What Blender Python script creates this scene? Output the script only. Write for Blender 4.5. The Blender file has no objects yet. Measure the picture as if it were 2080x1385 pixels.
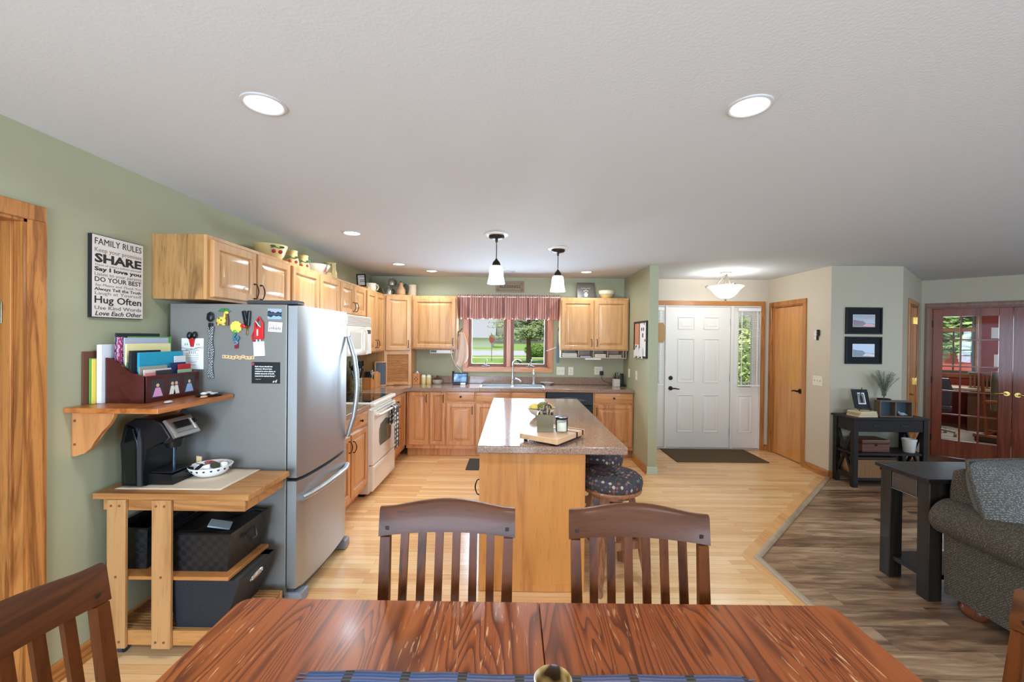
import bpy, bmesh, math, random
from mathutils import Vector, Matrix
random.seed(7)
SC = bpy.context.scene
COL = SC.collection
PI = math.pi
rad = math.radians

# ------------------------------------------------------------------ camera, sky, sun, area lights, exposure
CAMH, FPX = 1.571, 863.0
cd = bpy.data.cameras.new('camera')
cam = bpy.data.objects.new('camera', cd); COL.objects.link(cam)
cd.sensor_width = 36.0; cd.sensor_fit = 'HORIZONTAL'; cd.lens = FPX / 2080 * 36.0
cd.clip_start = 0.05; cd.clip_end = 600
yaw, pit, rol = -.0045, -.007, -.0107
fw = Vector((math.sin(yaw)*math.cos(pit), math.cos(yaw)*math.cos(pit), math.sin(pit)))
rt = Vector((math.cos(yaw), -math.sin(yaw), 0)); up = rt.cross(fw)
rt2 = rt*math.cos(rol) - up*math.sin(rol); up2 = rt*math.sin(rol) + up*math.cos(rol)
mw = Matrix((rt2, up2, -fw)).transposed().to_4x4(); mw.translation = (0, 0, CAMH)
cam.matrix_world = mw
SC.camera = cam

wd = bpy.data.worlds.new('sky'); SC.world = wd; wd.use_nodes = True
wn = wd.node_tree; wn.nodes.clear()
sky = wn.nodes.new('ShaderNodeTexSky'); sky.sky_type = 'NISHITA'; sky.sun_disc = False
sky.sun_elevation = rad(48); sky.sun_rotation = rad(200); sky.air_density = 1.2; sky.dust_density = 2.0
bg = wn.nodes.new('ShaderNodeBackground'); bg.inputs['Strength'].default_value = .10
wo = wn.nodes.new('ShaderNodeOutputWorld')
wn.links.new(sky.outputs[0], bg.inputs[0]); wn.links.new(bg.outputs[0], wo.inputs[0])

WB = (.83, 1.0, 1.21)                                                # white balance of the indoor lamps and daylight
def light(name, kind, loc, power, col=(1, 1, 1), direction=None, **kw):
    l = bpy.data.lights.new(name, kind); l.energy = power
    l.color = col if kind == 'SUN' else tuple(a*b for a, b in zip(col, WB))
    for k, v in kw.items(): setattr(l, k, v)
    o = bpy.data.objects.new(name, l); COL.objects.link(o); o.location = loc
    if direction is not None:
        o.rotation_euler = Vector(direction).to_track_quat('-Z', 'Y').to_euler()
    return o
light('sun', 'SUN', (0, 20, 30), 3.3, (1, .95, .86), (.35, .42, -.84), angle=rad(1.0))
# daylight through the patio doors behind the camera and the right living-room window, plus an added rear fill
light('patio_daylight', 'AREA', (-.8, -2.9, 1.2), 190, (.80, .90, 1.0), (.12, 1, .25), shape='RECTANGLE', size=2.3, size_y=2.0)
light('rear_fill_light', 'AREA', (4.6, -2.9, 1.5), 85, (.80, .90, 1.0), (-.1, 1, .25), shape='RECTANGLE', size=1.8, size_y=1.3)  # added fill lamp out of view, brightens the sofa and living floor
light('living_daylight', 'AREA', (7.9, .6, 1.45), 60, (.78, .89, 1.0), (-1, .1, .22), shape='RECTANGLE', size=2.9, size_y=1.3)
light('kitchen_daylight', 'AREA', (-.08, 6.30, 1.55), 60, (.86, .94, 1.0), (0, -1, .12), shape='RECTANGLE', size=1.1, size_y=.75)
vs = SC.view_settings
SC.display_settings.display_device = 'sRGB'
vs.view_transform = 'Standard'; vs.look = 'None'; vs.exposure = 0.58; vs.gamma = 1.0; vs.use_curve_mapping = False
cy = SC.cycles
cy.use_denoising = True
try: cy.denoiser = 'OPENIMAGEDENOISE'
except Exception: pass
cy.max_bounces = 8; cy.diffuse_bounces = 5; cy.glossy_bounces = 4; cy.transmission_bounces = 6; cy.transparent_max_bounces = 12
cy.sample_clamp_indirect = 6.0; cy.caustics_reflective = False; cy.caustics_refractive = False

# ------------------------------------------------------------------ helpers
def lin(c):
    return tuple(((x/255)/12.92 if x/255 <= .04045 else ((x/255+.055)/1.055)**2.4) for x in c[:3]) + (1,)
WM = {}
I4 = Matrix.Identity(4)
def FR(o, u, v=(0, 0, 1)):
    u = Vector(u).normalized(); v = Vector(v).normalized(); n = u.cross(v)
    m = Matrix((u, v, n)).transposed().to_4x4(); m.translation = Vector(o); return m
def TR(x, y, z, rz=0): return Matrix.Translation((x, y, z)) @ Matrix.Rotation(rz, 4, 'Z')
def tag(o, label=None, cat=None, group=None, kind=None):
    if label: o['label'] = label
    if cat: o['category'] = cat
    if group: o['group'] = group
    if kind: o['kind'] = kind
    return o
def thing(name, label, cat, loc=(0, 0, 0), rz=0, group=None):
    o = bpy.data.objects.new(name, None); COL.objects.link(o); o.empty_display_size = .05
    o.location = loc; o.rotation_euler = (0, 0, rz)
    WM[o.name] = TR(*loc, rz)
    return tag(o, label, cat, group)
class M:
    """collects shapes and links them as ONE mesh object"""
    def __init__(s, T=None): s.bm = bmesh.new(); s.T = T or I4; s.bev = False
    def _v(s, co, T=None): return s.bm.verts.new((s.T @ (T or I4)) @ Vector(co))
    def box(s, x0, x1, y0, y1, z0, z1, b=0, seg=1, T=None):
        v = [s._v((x, y, z), T) for z in (z0, z1) for y in (y0, y1) for x in (x0, x1)]
        f = [s.bm.faces.new([v[i] for i in q]) for q in ((0, 2, 3, 1), (4, 5, 7, 6), (0, 1, 5, 4), (2, 6, 7, 3), (0, 4, 6, 2), (1, 3, 7, 5))]
        if b:
            s.bev = True
            e = list({e for q in f for e in q.edges})
            bmesh.ops.bevel(s.bm, geom=e, offset=b, segments=seg, profile=.5, affect='EDGES', clamp_overlap=True)
        return s
    def prism(s, pts, a0, a1, axis='y', b=0, T=None):
        def P(p, a): return {'x': (a, p[0], p[1]), 'y': (p[0], a, p[1]), 'z': (p[0], p[1], a)}[axis]
        A = [s._v(P(p, a0), T) for p in pts]; B = [s._v(P(p, a1), T) for p in pts]
        n = len(pts); fs = [s.bm.faces.new(A), s.bm.faces.new(B[::-1])]
        for i in range(n): fs.append(s.bm.faces.new((A[i], B[i], B[(i+1) % n], A[(i+1) % n])))
        if b:
            s.bev = True
            e = list(set(fs[0].edges) | set(fs[1].edges))
            bmesh.ops.bevel(s.bm, geom=e, offset=b, segments=2, profile=.5, affect='EDGES', clamp_overlap=True)
        return s
    def rings(s, w, h, prof, T, fill=True):
        """nested rectangles (inset, out) on a w x h panel"""
        prev = None
        for ins, d in prof:
            L = [s._v(p, T) for p in ((ins, ins, d), (w-ins, ins, d), (w-ins, h-ins, d), (ins, h-ins, d))]
            if prev:
                for i in range(4): s.bm.faces.new((prev[i], prev[(i+1) % 4], L[(i+1) % 4], L[i]))
            else: first = L
            prev = L
        if fill: s.bm.faces.new(prev)
        s.bm.faces.new(first[::-1])
        return s
    def lathe(s, prof, c=(0, 0, 0), n=24, T=None, sx=1, sy=1, lobes=None):
        prev = None
        for r, z in prof:
            if r <= 1e-6: L = [s._v((c[0], c[1], c[2]+z), T)]
            else:
                L = []
                for i in range(n):
                    a = 2*PI*i/n; rr = r*(1+(lobes(a, z) if lobes else 0))
                    L.append(s._v((c[0]+rr*sx*math.cos(a), c[1]+rr*sy*math.sin(a), c[2]+z), T))
            if prev:
                if len(prev) == 1 and len(L) == 1: pass
                elif len(prev) == 1:
                    for i in range(n): s.bm.faces.new((prev[0], L[i], L[(i+1) % n]))
                elif len(L) == 1:
                    for i in range(n): s.bm.faces.new((prev[i], prev[(i+1) % n], L[0]))
                else:
                    for i in range(n): s.bm.faces.new((prev[i], prev[(i+1) % n], L[(i+1) % n], L[i]))
            prev = L
        return s
    def cyl(s, p0, p1, r0, r1=None, n=14, T=None):
        r1 = r0 if r1 is None else r1
        p0, p1 = Vector(p0), Vector(p1); d = (p1-p0).normalized()
        a = d.orthogonal().normalized(); b = d.cross(a)
        A = [s._v(p0+r0*(a*math.cos(2*PI*i/n)+b*math.sin(2*PI*i/n)), T) for i in range(n)]
        B = [s._v(p1+r1*(a*math.cos(2*PI*i/n)+b*math.sin(2*PI*i/n)), T) for i in range(n)]
        for i in range(n): s.bm.faces.new((A[i], A[(i+1) % n], B[(i+1) % n], B[i]))
        s.bm.faces.new(A[::-1]); s.bm.faces.new(B)
        return s
    def tube(s, pts, r, n=8, closed=False, T=None, flat=1):
        P = [Vector(p) for p in pts]; k = len(P); R = r if isinstance(r, (list, tuple)) else [r]*k
        rings = []; up = None
        for i, p in enumerate(P):
            d = (P[(i+1) % k]-P[i-1]) if (closed or 0 < i < k-1) else (P[1]-P[0] if i == 0 else P[-1]-P[-2])
            d.normalize()
            if up is None: up = d.orthogonal().normalized()
            up = (up - d*up.dot(d)).normalized(); b = d.cross(up)
            rings.append([s._v(p+R[i]*(up*math.cos(2*PI*j/n)+b*math.sin(2*PI*j/n)*flat), T) for j in range(n)])
        for i in range(k if closed else k-1):
            A, B = rings[i], rings[(i+1) % k]
            for j in range(n): s.bm.faces.new((A[j], A[(j+1) % n], B[(j+1) % n], B[j]))
        if not closed: s.bm.faces.new(rings[0][::-1]); s.bm.faces.new(rings[-1])
        return s
    def sweep(s, sections, cap=True, T=None):
        """list of equal-length vertex loops"""
        R = [[s._v(p, T) for p in L] for L in sections]; n = len(R[0])
        for A, B in zip(R, R[1:]):
            for j in range(n): s.bm.faces.new((A[j], A[(j+1) % n], B[(j+1) % n], B[j]))
        if cap: s.bm.faces.new(R[0][::-1]); s.bm.faces.new(R[-1])
        return s
    def ball(s, c, r, sx=1, sy=1, sz=1, n=14, T=None):
        h = n//2
        return s.lathe([(r*math.sin(PI*i/h), -r*sz*math.cos(PI*i/h)) for i in range(h+1)], c, n, T, sx, sy)
    def surf(s, fn, nu, nv, T=None):
        G = [[s._v(fn(i/nu, j/nv), T) for j in range(nv+1)] for i in range(nu+1)]
        for i in range(nu):
            for j in range(nv): s.bm.faces.new((G[i][j], G[i+1][j], G[i+1][j+1], G[i][j+1]))
        return s
    def quad(s, pts, T=None): s.bm.faces.new([s._v(p, T) for p in pts]); return s
    def text(s, body, size, T, align='CENTER', ex=.0004, bold=0, shear=0, sx=1, width=None, valign='CENTER'):
        c = bpy.data.curves.new('lettering', 'FONT'); c.body = body; c.size = size; c.align_x = align; c.align_y = valign
        c.extrude = ex; c.offset = bold; c.shear = shear; c.resolution_u = 2
        o = bpy.data.objects.new('lettering', c); COL.objects.link(o)
        bpy.context.view_layer.update()
        dg = bpy.context.evaluated_depsgraph_get(); me = bpy.data.meshes.new_from_object(o.evaluated_get(dg))
        if width and len(me.vertices):
            xs = [v.co.x for v in me.vertices]; sx = width/max(1e-6, max(xs)-min(xs))
        me.transform(s.T @ T @ Matrix.Diagonal((sx, 1, 1, 1)))
        s.bm.from_mesh(me)
        bpy.data.objects.remove(o); bpy.data.curves.remove(c); bpy.data.meshes.remove(me)
        return s
    def build(s, name, mat, parent=None, smooth=38, loc=None, local=False, recalc=True, sub=0, solid=0):
        bm = s.bm
        if recalc: bmesh.ops.recalc_face_normals(bm, faces=bm.faces[:])
        if parent is not None:
            W = WM[parent.name]
            if not local: bm.transform(W.inverted())
            base = W
        else:
            if loc is None and len(bm.verts):
                xs = [v.co.x for v in bm.verts]; ys = [v.co.y for v in bm.verts]; zs = [v.co.z for v in bm.verts]
                loc = ((min(xs)+max(xs))/2, (min(ys)+max(ys))/2, min(zs))
            if loc is None: loc = (0, 0, 0)
            if not local: bm.transform(Matrix.Translation(loc).inverted())
            base = Matrix.Translation(loc)
        me = bpy.data.meshes.new(name); bm.to_mesh(me); bm.free()
        me.materials.append(mat)
        if smooth:
            for p in me.polygons: p.use_smooth = True
            me.set_sharp_from_angle(angle=rad(smooth))
        o = bpy.data.objects.new(name, me); COL.objects.link(o)
        if parent is not None: o.parent = parent
        else: o.location = loc
        WM[o.name] = base
        if s.bev and smooth:
            m = o.modifiers.new('w', 'WEIGHTED_NORMAL'); m.keep_sharp = True; m.weight = 100
        if sub:
            m = o.modifiers.new('s', 'SUBSURF'); m.levels = sub; m.render_levels = sub
        if solid:
            m = o.modifiers.new('t', 'SOLIDIFY'); m.thickness = solid; m.offset = 0
        return o
def struct(m, name, mat, parent=None, **k):
    o = m.build(name, mat, parent, **k)
    if parent is None: o['kind'] = 'structure'
    return o
def copy_tree(o, parent=None):
    c = o.copy(); COL.objects.link(c)
    WM[c.name] = WM[o.name].copy()
    if parent is not None: c.parent = parent
    for ch in list(o.children): copy_tree(ch, c)
    return c
def moved(o, loc, rz=0, label=None, group=None):
    c = copy_tree(o); c.location = loc; c.rotation_euler = (0, 0, rz)
    if label: c['label'] = label
    if group: c['group'] = group
    return c

# ------------------------------------------------------------------ materials
MC = {}
def mat(name, col=None, rough=.5, metal=0, spec=.5, emit=None, es=0, trans=0, ior=1.45, bump=None, coat=0, alpha=1, sheen=0):
    m = bpy.data.materials.new(name); m.use_nodes = True
    n = m.node_tree; p = n.nodes['Principled BSDF']
    if col: p.inputs['Base Color'].default_value = lin(col)
    p.inputs['Roughness'].default_value = rough; p.inputs['Metallic'].default_value = metal
    p.inputs['Specular IOR Level'].default_value = spec; p.inputs['IOR'].default_value = ior
    p.inputs['Transmission Weight'].default_value = trans; p.inputs['Coat Weight'].default_value = coat
    p.inputs['Coat Roughness'].default_value = .12
    if sheen: p.inputs['Sheen Weight'].default_value = sheen
    if emit: p.inputs['Emission Color'].default_value = lin(emit); p.inputs['Emission Strength'].default_value = es
    if bump:
        sc, st = bump
        tc = n.nodes.new('ShaderNodeTexCoord'); no = n.nodes.new('ShaderNodeTexNoise'); no.inputs['Scale'].default_value = sc; no.inputs['Detail'].default_value = 3
        bp = n.nodes.new('ShaderNodeBump'); bp.inputs['Strength'].default_value = st; bp.inputs['Distance'].default_value = .01
        n.links.new(tc.outputs['Object'], no.inputs['Vector']); n.links.new(no.outputs[0], bp.inputs['Height']); n.links.new(bp.outputs[0], p.inputs['Normal'])
    MC[name] = m
    return m
def nd(m, kind, **kw):
    x = m.node_tree.nodes.new(kind)
    for k, v in kw.items():
        if k in x.inputs.keys(): x.inputs[k].default_value = v
        else: setattr(x, k, v)
    return x
def lk(m, a, b): m.node_tree.links.new(a, b)
def ramp(m, src, stops, interp='LINEAR'):
    r = nd(m, 'ShaderNodeValToRGB'); cr = r.color_ramp; cr.interpolation = interp
    while len(cr.elements) < len(stops): cr.elements.new(.5)
    for e, (p, c) in zip(cr.elements, stops): e.position = p; e.color = lin(c)
    lk(m, src, r.inputs[0]); return r.outputs[0]
def mix(m, f, a, b, mode='MIX'):
    x = nd(m, 'ShaderNodeMix', data_type='RGBA', blend_type=mode)
    if isinstance(f, (int, float)): x.inputs[0].default_value = f
    else: lk(m, f, x.inputs[0])
    for v, i in ((a, 6), (b, 7)):
        if isinstance(v, tuple): x.inputs[i].default_value = lin(v)
        else: lk(m, v, x.inputs[i])
    return x.outputs[2]
def pbsdf(m): return m.node_tree.nodes['Principled BSDF']
def coords(m, scale, rot=(0, 0, 0), rnd=True):
    tc = nd(m, 'ShaderNodeTexCoord'); src = tc.outputs['Object']
    if rnd:
        oi = nd(m, 'ShaderNodeObjectInfo'); mu = nd(m, 'ShaderNodeVectorMath', operation='MULTIPLY_ADD')
        cb = nd(m, 'ShaderNodeCombineXYZ')
        for i in range(3): lk(m, oi.outputs['Random'], cb.inputs[i])
        lk(m, cb.outputs[0], mu.inputs[0]); mu.inputs[1].default_value = (7.3, 5.1, 3.7); lk(m, src, mu.inputs[2]); src = mu.outputs[0]
    mp = nd(m, 'ShaderNodeMapping'); mp.inputs['Scale'].default_value = scale; mp.inputs['Rotation'].default_value = rot
    lk(m, src, mp.inputs[0]); return mp.outputs[0]
def wood(name, light_c, dark_c, axis='z', k=1.0, rough=.35, fine=.35, contrast=1.0, coat=.15, worn=None):
    m = mat(name, light_c, rough, coat=coat); p = pbsdf(m)
    st = .07
    sc = {'x': (st, 1, 1), 'y': (1, st, 1), 'z': (1, 1, st)}[axis]
    v = coords(m, tuple(k*a for a in sc))
    n1 = nd(m, 'ShaderNodeTexNoise', Scale=7.0, Detail=5.0, Roughness=.55, Distortion=.7); lk(m, v, n1.inputs['Vector'])
    w = nd(m, 'ShaderNodeMath', operation='MULTIPLY'); lk(m, n1.outputs[0], w.inputs[0]); w.inputs[1].default_value = 9.0
    fr = nd(m, 'ShaderNodeMath', operation='PINGPONG'); lk(m, w.outputs[0], fr.inputs[0]); fr.inputs[1].default_value = 1.0
    base = ramp(m, fr.outputs[0], [(0, dark_c), (.25*contrast+.05, tuple((a+b)/2 for a, b in zip(light_c, dark_c))), (.8, light_c)])
    n3 = nd(m, 'ShaderNodeTexNoise', Scale=2.2, Detail=2.0); lk(m, v, n3.inputs['Vector'])
    base = mix(m, ramp_f(m, n3.outputs[0], .35, .75), base, mix(m, .5, light_c, tuple(min(255, c*1.04) for c in light_c)))
    n2 = nd(m, 'ShaderNodeTexNoise', Scale=110.0, Detail=2.0); lk(m, v, n2.inputs['Vector'])
    base = mix(m, mulf(m, ramp_f(m, n2.outputs[0], .58, .72), fine), base, tuple(c*.72 for c in dark_c))
    if worn:
        tc2 = coords(m, tuple(a*2.5 for a in {'x': (.12, 1, 1), 'y': (1, .12, 1), 'z': (1, 1, .12)}[axis]), rnd=False)
        n4 = nd(m, 'ShaderNodeTexNoise', Scale=26.0, Detail=4.0); lk(m, tc2, n4.inputs['Vector'])
        n5 = nd(m, 'ShaderNodeTexNoise', Scale=1.6, Detail=2.0); lk(m, coords(m, (1, 1, 1), rnd=False), n5.inputs['Vector'])
        f = nd(m, 'ShaderNodeMath', operation='MULTIPLY'); lk(m, ramp_f(m, n4.outputs[0], .60, .68), f.inputs[0]); lk(m, ramp_f(m, n5.outputs[0], .47, .62), f.inputs[1])
        base = mix(m, mulf(m, f.outputs[0], .75), base, worn)
    lk(m, base, p.inputs['Base Color'])
    bp = nd(m, 'ShaderNodeBump', Strength=.06, Distance=.004); lk(m, n2.outputs[0], bp.inputs['Height']); lk(m, bp.outputs[0], p.inputs['Normal'])
    return m
def ramp_f(m, src, a, b):
    r = nd(m, 'ShaderNodeMapRange'); r.inputs[1].default_value = a; r.inputs[2].default_value = b; lk(m, src, r.inputs[0]); return r.outputs[0]
def mulf(m, src, k):
    x = nd(m, 'ShaderNodeMath', operation='MULTIPLY'); lk(m, src, x.inputs[0]); x.inputs[1].default_value = k; return x.outputs[0]
def planks(name, stops, row, length, rough, seam, rot=0, grain=.5, streak=None, gs=(.9, 12)):
    m = mat(name, stops[0][1], rough); p = pbsdf(m)
    v = coords(m, (1, 1, 1), (0, 0, rot), rnd=False)
    b = nd(m, 'ShaderNodeTexBrick', offset=.37, offset_frequency=2, squash=1.0, Scale=1.0)
    b.inputs['Brick Width'].default_value = length; b.inputs['Row Height'].default_value = row; b.inputs['Mortar Size'].default_value = .0009; b.inputs['Mortar Smooth'].default_value = 0; b.inputs['Bias'].default_value = 0
    b.inputs['Color1'].default_value = (0, 0, 0, 1); b.inputs['Color2'].default_value = (1, 1, 1, 1); b.inputs['Mortar'].default_value = (.5, .5, .5, 1)
    lk(m, v, b.inputs['Vector'])
    bw = nd(m, 'ShaderNodeRGBToBW'); lk(m, b.outputs['Color'], bw.inputs[0])
    cb = nd(m, 'ShaderNodeCombineXYZ'); lk(m, mulf(m, bw.outputs[0], 3.1), cb.inputs[0]); lk(m, mulf(m, bw.outputs[0], 17.0), cb.inputs[1])
    ad = nd(m, 'ShaderNodeVectorMath', operation='ADD'); lk(m, v, ad.inputs[0]); lk(m, cb.outputs[0], ad.inputs[1])
    mp = nd(m, 'ShaderNodeMapping'); mp.inputs['Scale'].default_value = (gs[0], gs[1], 1); lk(m, ad.outputs[0], mp.inputs[0])
    n1 = nd(m, 'ShaderNodeTexNoise', Scale=3.0, Detail=6.0, Roughness=.6, Distortion=.8); lk(m, mp.outputs[0], n1.inputs['Vector'])
    t = nd(m, 'ShaderNodeMix', data_type='FLOAT'); t.inputs[0].default_value = grain; lk(m, bw.outputs[0], t.inputs[2]); lk(m, ramp_f(m, n1.outputs[0], .3, .7), t.inputs[3])
    c = ramp(m, t.outputs[0], stops)
    if streak:
        n2 = nd(m, 'ShaderNodeTexNoise', Scale=1.3, Detail=3.0, Distortion=.5); lk(m, mp.outputs[0], n2.inputs['Vector'])
        c = mix(m, mulf(m, ramp_f(m, n2.outputs[0], .52, .72), .8), c, streak)
    c = mix(m, mulf(m, b.outputs['Fac'], .75), c, seam)
    lk(m, c, p.inputs['Base Color'])
    bp = nd(m, 'ShaderNodeBump', Strength=.15, Distance=.002); bp.invert = True; lk(m, b.outputs['Fac'], bp.inputs['Height']); lk(m, bp.outputs[0], p.inputs['Normal'])
    return m

def tablewood():
    m = mat('worn_table_oak', (158, 84, 42), .30, coat=.04, spec=.38); p = pbsdf(m)
    v = coords(m, (1, .10, 1), rnd=True)
    n1 = nd(m, 'ShaderNodeTexNoise', Scale=5.5, Detail=2.0, Distortion=.6); lk(m, v, n1.inputs['Vector'])
    fr = nd(m, 'ShaderNodeMath', operation='FRACT'); lk(m, mulf(m, n1.outputs[0], 24.0), fr.inputs[0])
    band = nd(m, 'ShaderNodeMath', operation='MULTIPLY'); lk(m, ramp_f(m, fr.outputs[0], .45, .9), band.inputs[0]); lk(m, ramp_f(m, fr.outputs[0], 1.0, .92), band.inputs[1])
    n3 = nd(m, 'ShaderNodeTexNoise', Scale=1.7, Detail=2.0); lk(m, v, n3.inputs['Vector'])
    base = mix(m, ramp_f(m, n3.outputs[0], .35, .7), (132, 64, 28), (162, 88, 41))
    base = mix(m, mulf(m, band.outputs[0], .8), base, (70, 26, 9))
    v2 = coords(m, (1, .035, 1), rnd=True)
    n2 = nd(m, 'ShaderNodeTexNoise', Scale=150.0, Detail=2.0); lk(m, v2, n2.inputs['Vector'])
    base = mix(m, mulf(m, ramp_f(m, n2.outputs[0], .52, .68), .45), base, (92, 42, 20))
    n4 = nd(m, 'ShaderNodeTexNoise', Scale=120.0, Detail=3.0, Distortion=.4); lk(m, coords(m, (1, .10, 1), rnd=False), n4.inputs['Vector'])
    n5 = nd(m, 'ShaderNodeTexNoise', Scale=2.6, Detail=3.0); lk(m, coords(m, (1, 1, 1), rnd=False), n5.inputs['Vector'])
    f = nd(m, 'ShaderNodeMath', operation='MULTIPLY'); lk(m, ramp_f(m, n4.outputs[0], .62, .68), f.inputs[0]); lk(m, ramp_f(m, n5.outputs[0], .44, .58), f.inputs[1])
    base = mix(m, mulf(m, f.outputs[0], .8), base, (216, 164, 112))
    lk(m, base, p.inputs['Base Color'])
    bp = nd(m, 'ShaderNodeBump', Strength=.12, Distance=.003); lk(m, n2.outputs[0], bp.inputs['Height']); lk(m, bp.outputs[0], p.inputs['Normal'])
    return m
m_green = mat('sage_paint', (168, 166, 134), .55, bump=(70, .05))
m_beige = mat('beige_paint', (208, 193, 172), .6, bump=(70, .05))
m_beige_shaded = mat('shaded_beige_paint', (180, 168, 144), .6, bump=(70, .05))  # beige with the shade of walls facing away from the light painted in
m_ceil = mat('textured_ceiling_white', (206, 208, 209), .9, bump=(90, .10))
m_oakz = wood('honey_oak_upright', (205, 154, 100), (180, 126, 73), 'z', 1.0, .32, .25)
m_oakx = wood('honey_oak_level', (205, 154, 100), (180, 126, 73), 'x', 1.0, .32, .25)
m_oaky = wood('honey_oak_along', (205, 154, 100), (180, 126, 73), 'y', 1.0, .32, .25)
m_side = wood('oak_end_panel', (178, 132, 78), (120, 82, 42), 'z', 1.3, .45, .6)
m_base = wood('light_reddened_oak', (208, 148, 94), (176, 112, 64), 'z', 1.1, .32, .3)  # honey oak, with the reddish tint of the light put into the colour
m_basex = wood('light_reddened_oak_level', (208, 148, 94), (176, 112, 64), 'x', 1.1, .32, .3)
m_basey = wood('light_reddened_oak_along', (208, 148, 94), (176, 112, 64), 'y', 1.1, .32, .3)
m_isl = wood('island_oak_panel', (202, 136, 68), (158, 96, 42), 'z', .9, .4, .3)
m_trimz = wood('oak_casing_upright', (186, 122, 62), (128, 74, 33), 'z', 1.6, .35, .4)
m_trimx = wood('oak_casing_level', (186, 122, 62), (128, 74, 33), 'x', 1.6, .35, .4)
m_trimy = wood('oak_casing_along', (186, 122, 62), (128, 74, 33), 'y', 1.6, .35, .4)
m_winw = wood('window_oak', (196, 128, 86), (150, 88, 52), 'z', 1.4, .35, .3)
m_closet = wood('closet_door_veneer', (214, 146, 76), (186, 114, 52), 'z', 1.0, .22, .2, coat=.5)
m_cherry = wood('cherry_french_door', (134, 66, 42), (98, 44, 28), 'z', 1.2, .34, .3)
m_table = tablewood()
m_chair = wood('walnut_stained_chair', (98, 50, 20), (50, 24, 8), 'z', 1.3, .36, .3, coat=.05)
m_chairy = wood('walnut_stained_chair_rail', (86, 45, 19), (46, 23, 8), 'x', 1.3, .38, .3, coat=.05)
m_stoolw = wood('stool_oak', (150, 98, 66), (92, 54, 34), 'z', 2.2, .4, .4)
m_cartw = wood('butcher_block', (182, 128, 72), (146, 92, 46), 'x', 1.0, .45, .3)
m_cartz = wood('cart_leg_birch', (184, 136, 84), (154, 104, 56), 'z', 1.0, .5, .3)
m_shelfw = wood('cherry_shelf', (184, 112, 56), (140, 76, 34), 'y', 1.1, .35, .3)
m_corbel = wood('corbel_maple', (196, 134, 80), (156, 96, 52), 'z', 1.2, .35, .2)
m_mahog = wood('mahogany', (76, 24, 18), (44, 12, 10), 'y', 1.2, .25, .2)
m_black = wood('distressed_black_wood', (34, 29, 25), (16, 15, 13), 'x', 1.5, .45, .3)
m_blackz = wood('distressed_black_wood_upright', (40, 33, 26), (18, 16, 14), 'z', 1.5, .45, .3)
m_espr = wood('espresso_console', (36, 29, 25), (20, 16, 14), 'x', 1.5, .5, .2)
m_floor = planks('oak_strip_floor', [(0, (214, 154, 98)), (.5, (236, 186, 128)), (1, (248, 210, 158))], .0572, .95, .22, (168, 112, 66), grain=.42)
m_lvp = planks('grey_brown_plank_floor', [(.1, (70, 50, 38)), (.38, (120, 90, 66)), (.6, (158, 124, 94)), (.9, (196, 166, 134))], .18, 1.22, .3, (58, 44, 36), grain=.6, streak=(78, 56, 44), gs=(.7, 5.5))
m_white = mat('white_plastic', (236, 234, 228), .35)
m_bisque = mat('bisque_enamel', (234, 224, 208), .22, coat=.3)
m_doorw = mat('entry_door_paint', (228, 220, 208), .4)
m_bronze = mat('oil_rubbed_bronze', (52, 40, 32), .4, .7)
m_blk = mat('black_plastic', (18, 18, 19), .3)
m_blkm = mat('matte_black', (24, 24, 25), .7)
m_chrome = mat('chrome', (220, 222, 225), .12, 1)
m_brass = mat('polished_brass', (214, 174, 96), .2, 1)
m_steel = mat('brushed_stainless', (176, 178, 178), .42, .9)
m_steelside = mat('fridge_side_grey', (138, 135, 128), .42, .35, bump=(160, .05))
m_dkgrey = mat('dark_grey_plastic', (66, 66, 66), .4)
m_glass = mat('window_glass', (250, 252, 252), 0.0, trans=1, ior=1.45)
def thin_glass(name, tint=(255, 255, 255), ior=1.35):
    m = bpy.data.materials.new(name); m.use_nodes = True; n = m.node_tree; n.nodes.clear()
    o = n.nodes.new('ShaderNodeOutputMaterial'); t = n.nodes.new('ShaderNodeBsdfTransparent'); g = n.nodes.new('ShaderNodeBsdfGlossy'); x = n.nodes.new('ShaderNodeMixShader')
    g.inputs['Roughness'].default_value = .02; t.inputs[0].default_value = lin(tint)
    f = n.nodes.new('ShaderNodeFresnel'); f.inputs[0].default_value = ior
    n.links.new(f.outputs[0], x.inputs[0]); n.links.new(t.outputs[0], x.inputs[1]); n.links.new(g.outputs[0], x.inputs[2]); n.links.new(x.outputs[0], o.inputs[0])
    return m
m_pane = thin_glass('thin_pane_glass')
m_paneclear = thin_glass('clear_window_pane', ior=1.08)
m_jar = thin_glass('jar_glass', (252, 253, 252), 1.15)
m_smoke = thin_glass('smoked_glass', (150, 140, 116))
def laminate():
    m = mat('speckled_laminate', (150, 122, 104), .13, coat=.35); p = pbsdf(m); v = coords(m, (1, 1, 1), rnd=False)
    a = nd(m, 'ShaderNodeTexVoronoi', Scale=260.0); lk(m, v, a.inputs['Vector'])
    b = nd(m, 'ShaderNodeTexNoise', Scale=90.0, Detail=3.0); lk(m, v, b.inputs['Vector'])
    bw = nd(m, 'ShaderNodeRGBToBW'); lk(m, a.outputs['Color'], bw.inputs[0])
    c = ramp(m, bw.outputs[0], [(0, (84, 64, 56)), (.35, (134, 106, 90)), (.65, (164, 132, 112)), (1, (198, 172, 150))])
    c = mix(m, ramp_f(m, b.outputs[0], .45, .7), c, (146, 116, 96)); lk(m, c, p.inputs['Base Color']); return m
m_lam = laminate()
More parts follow.
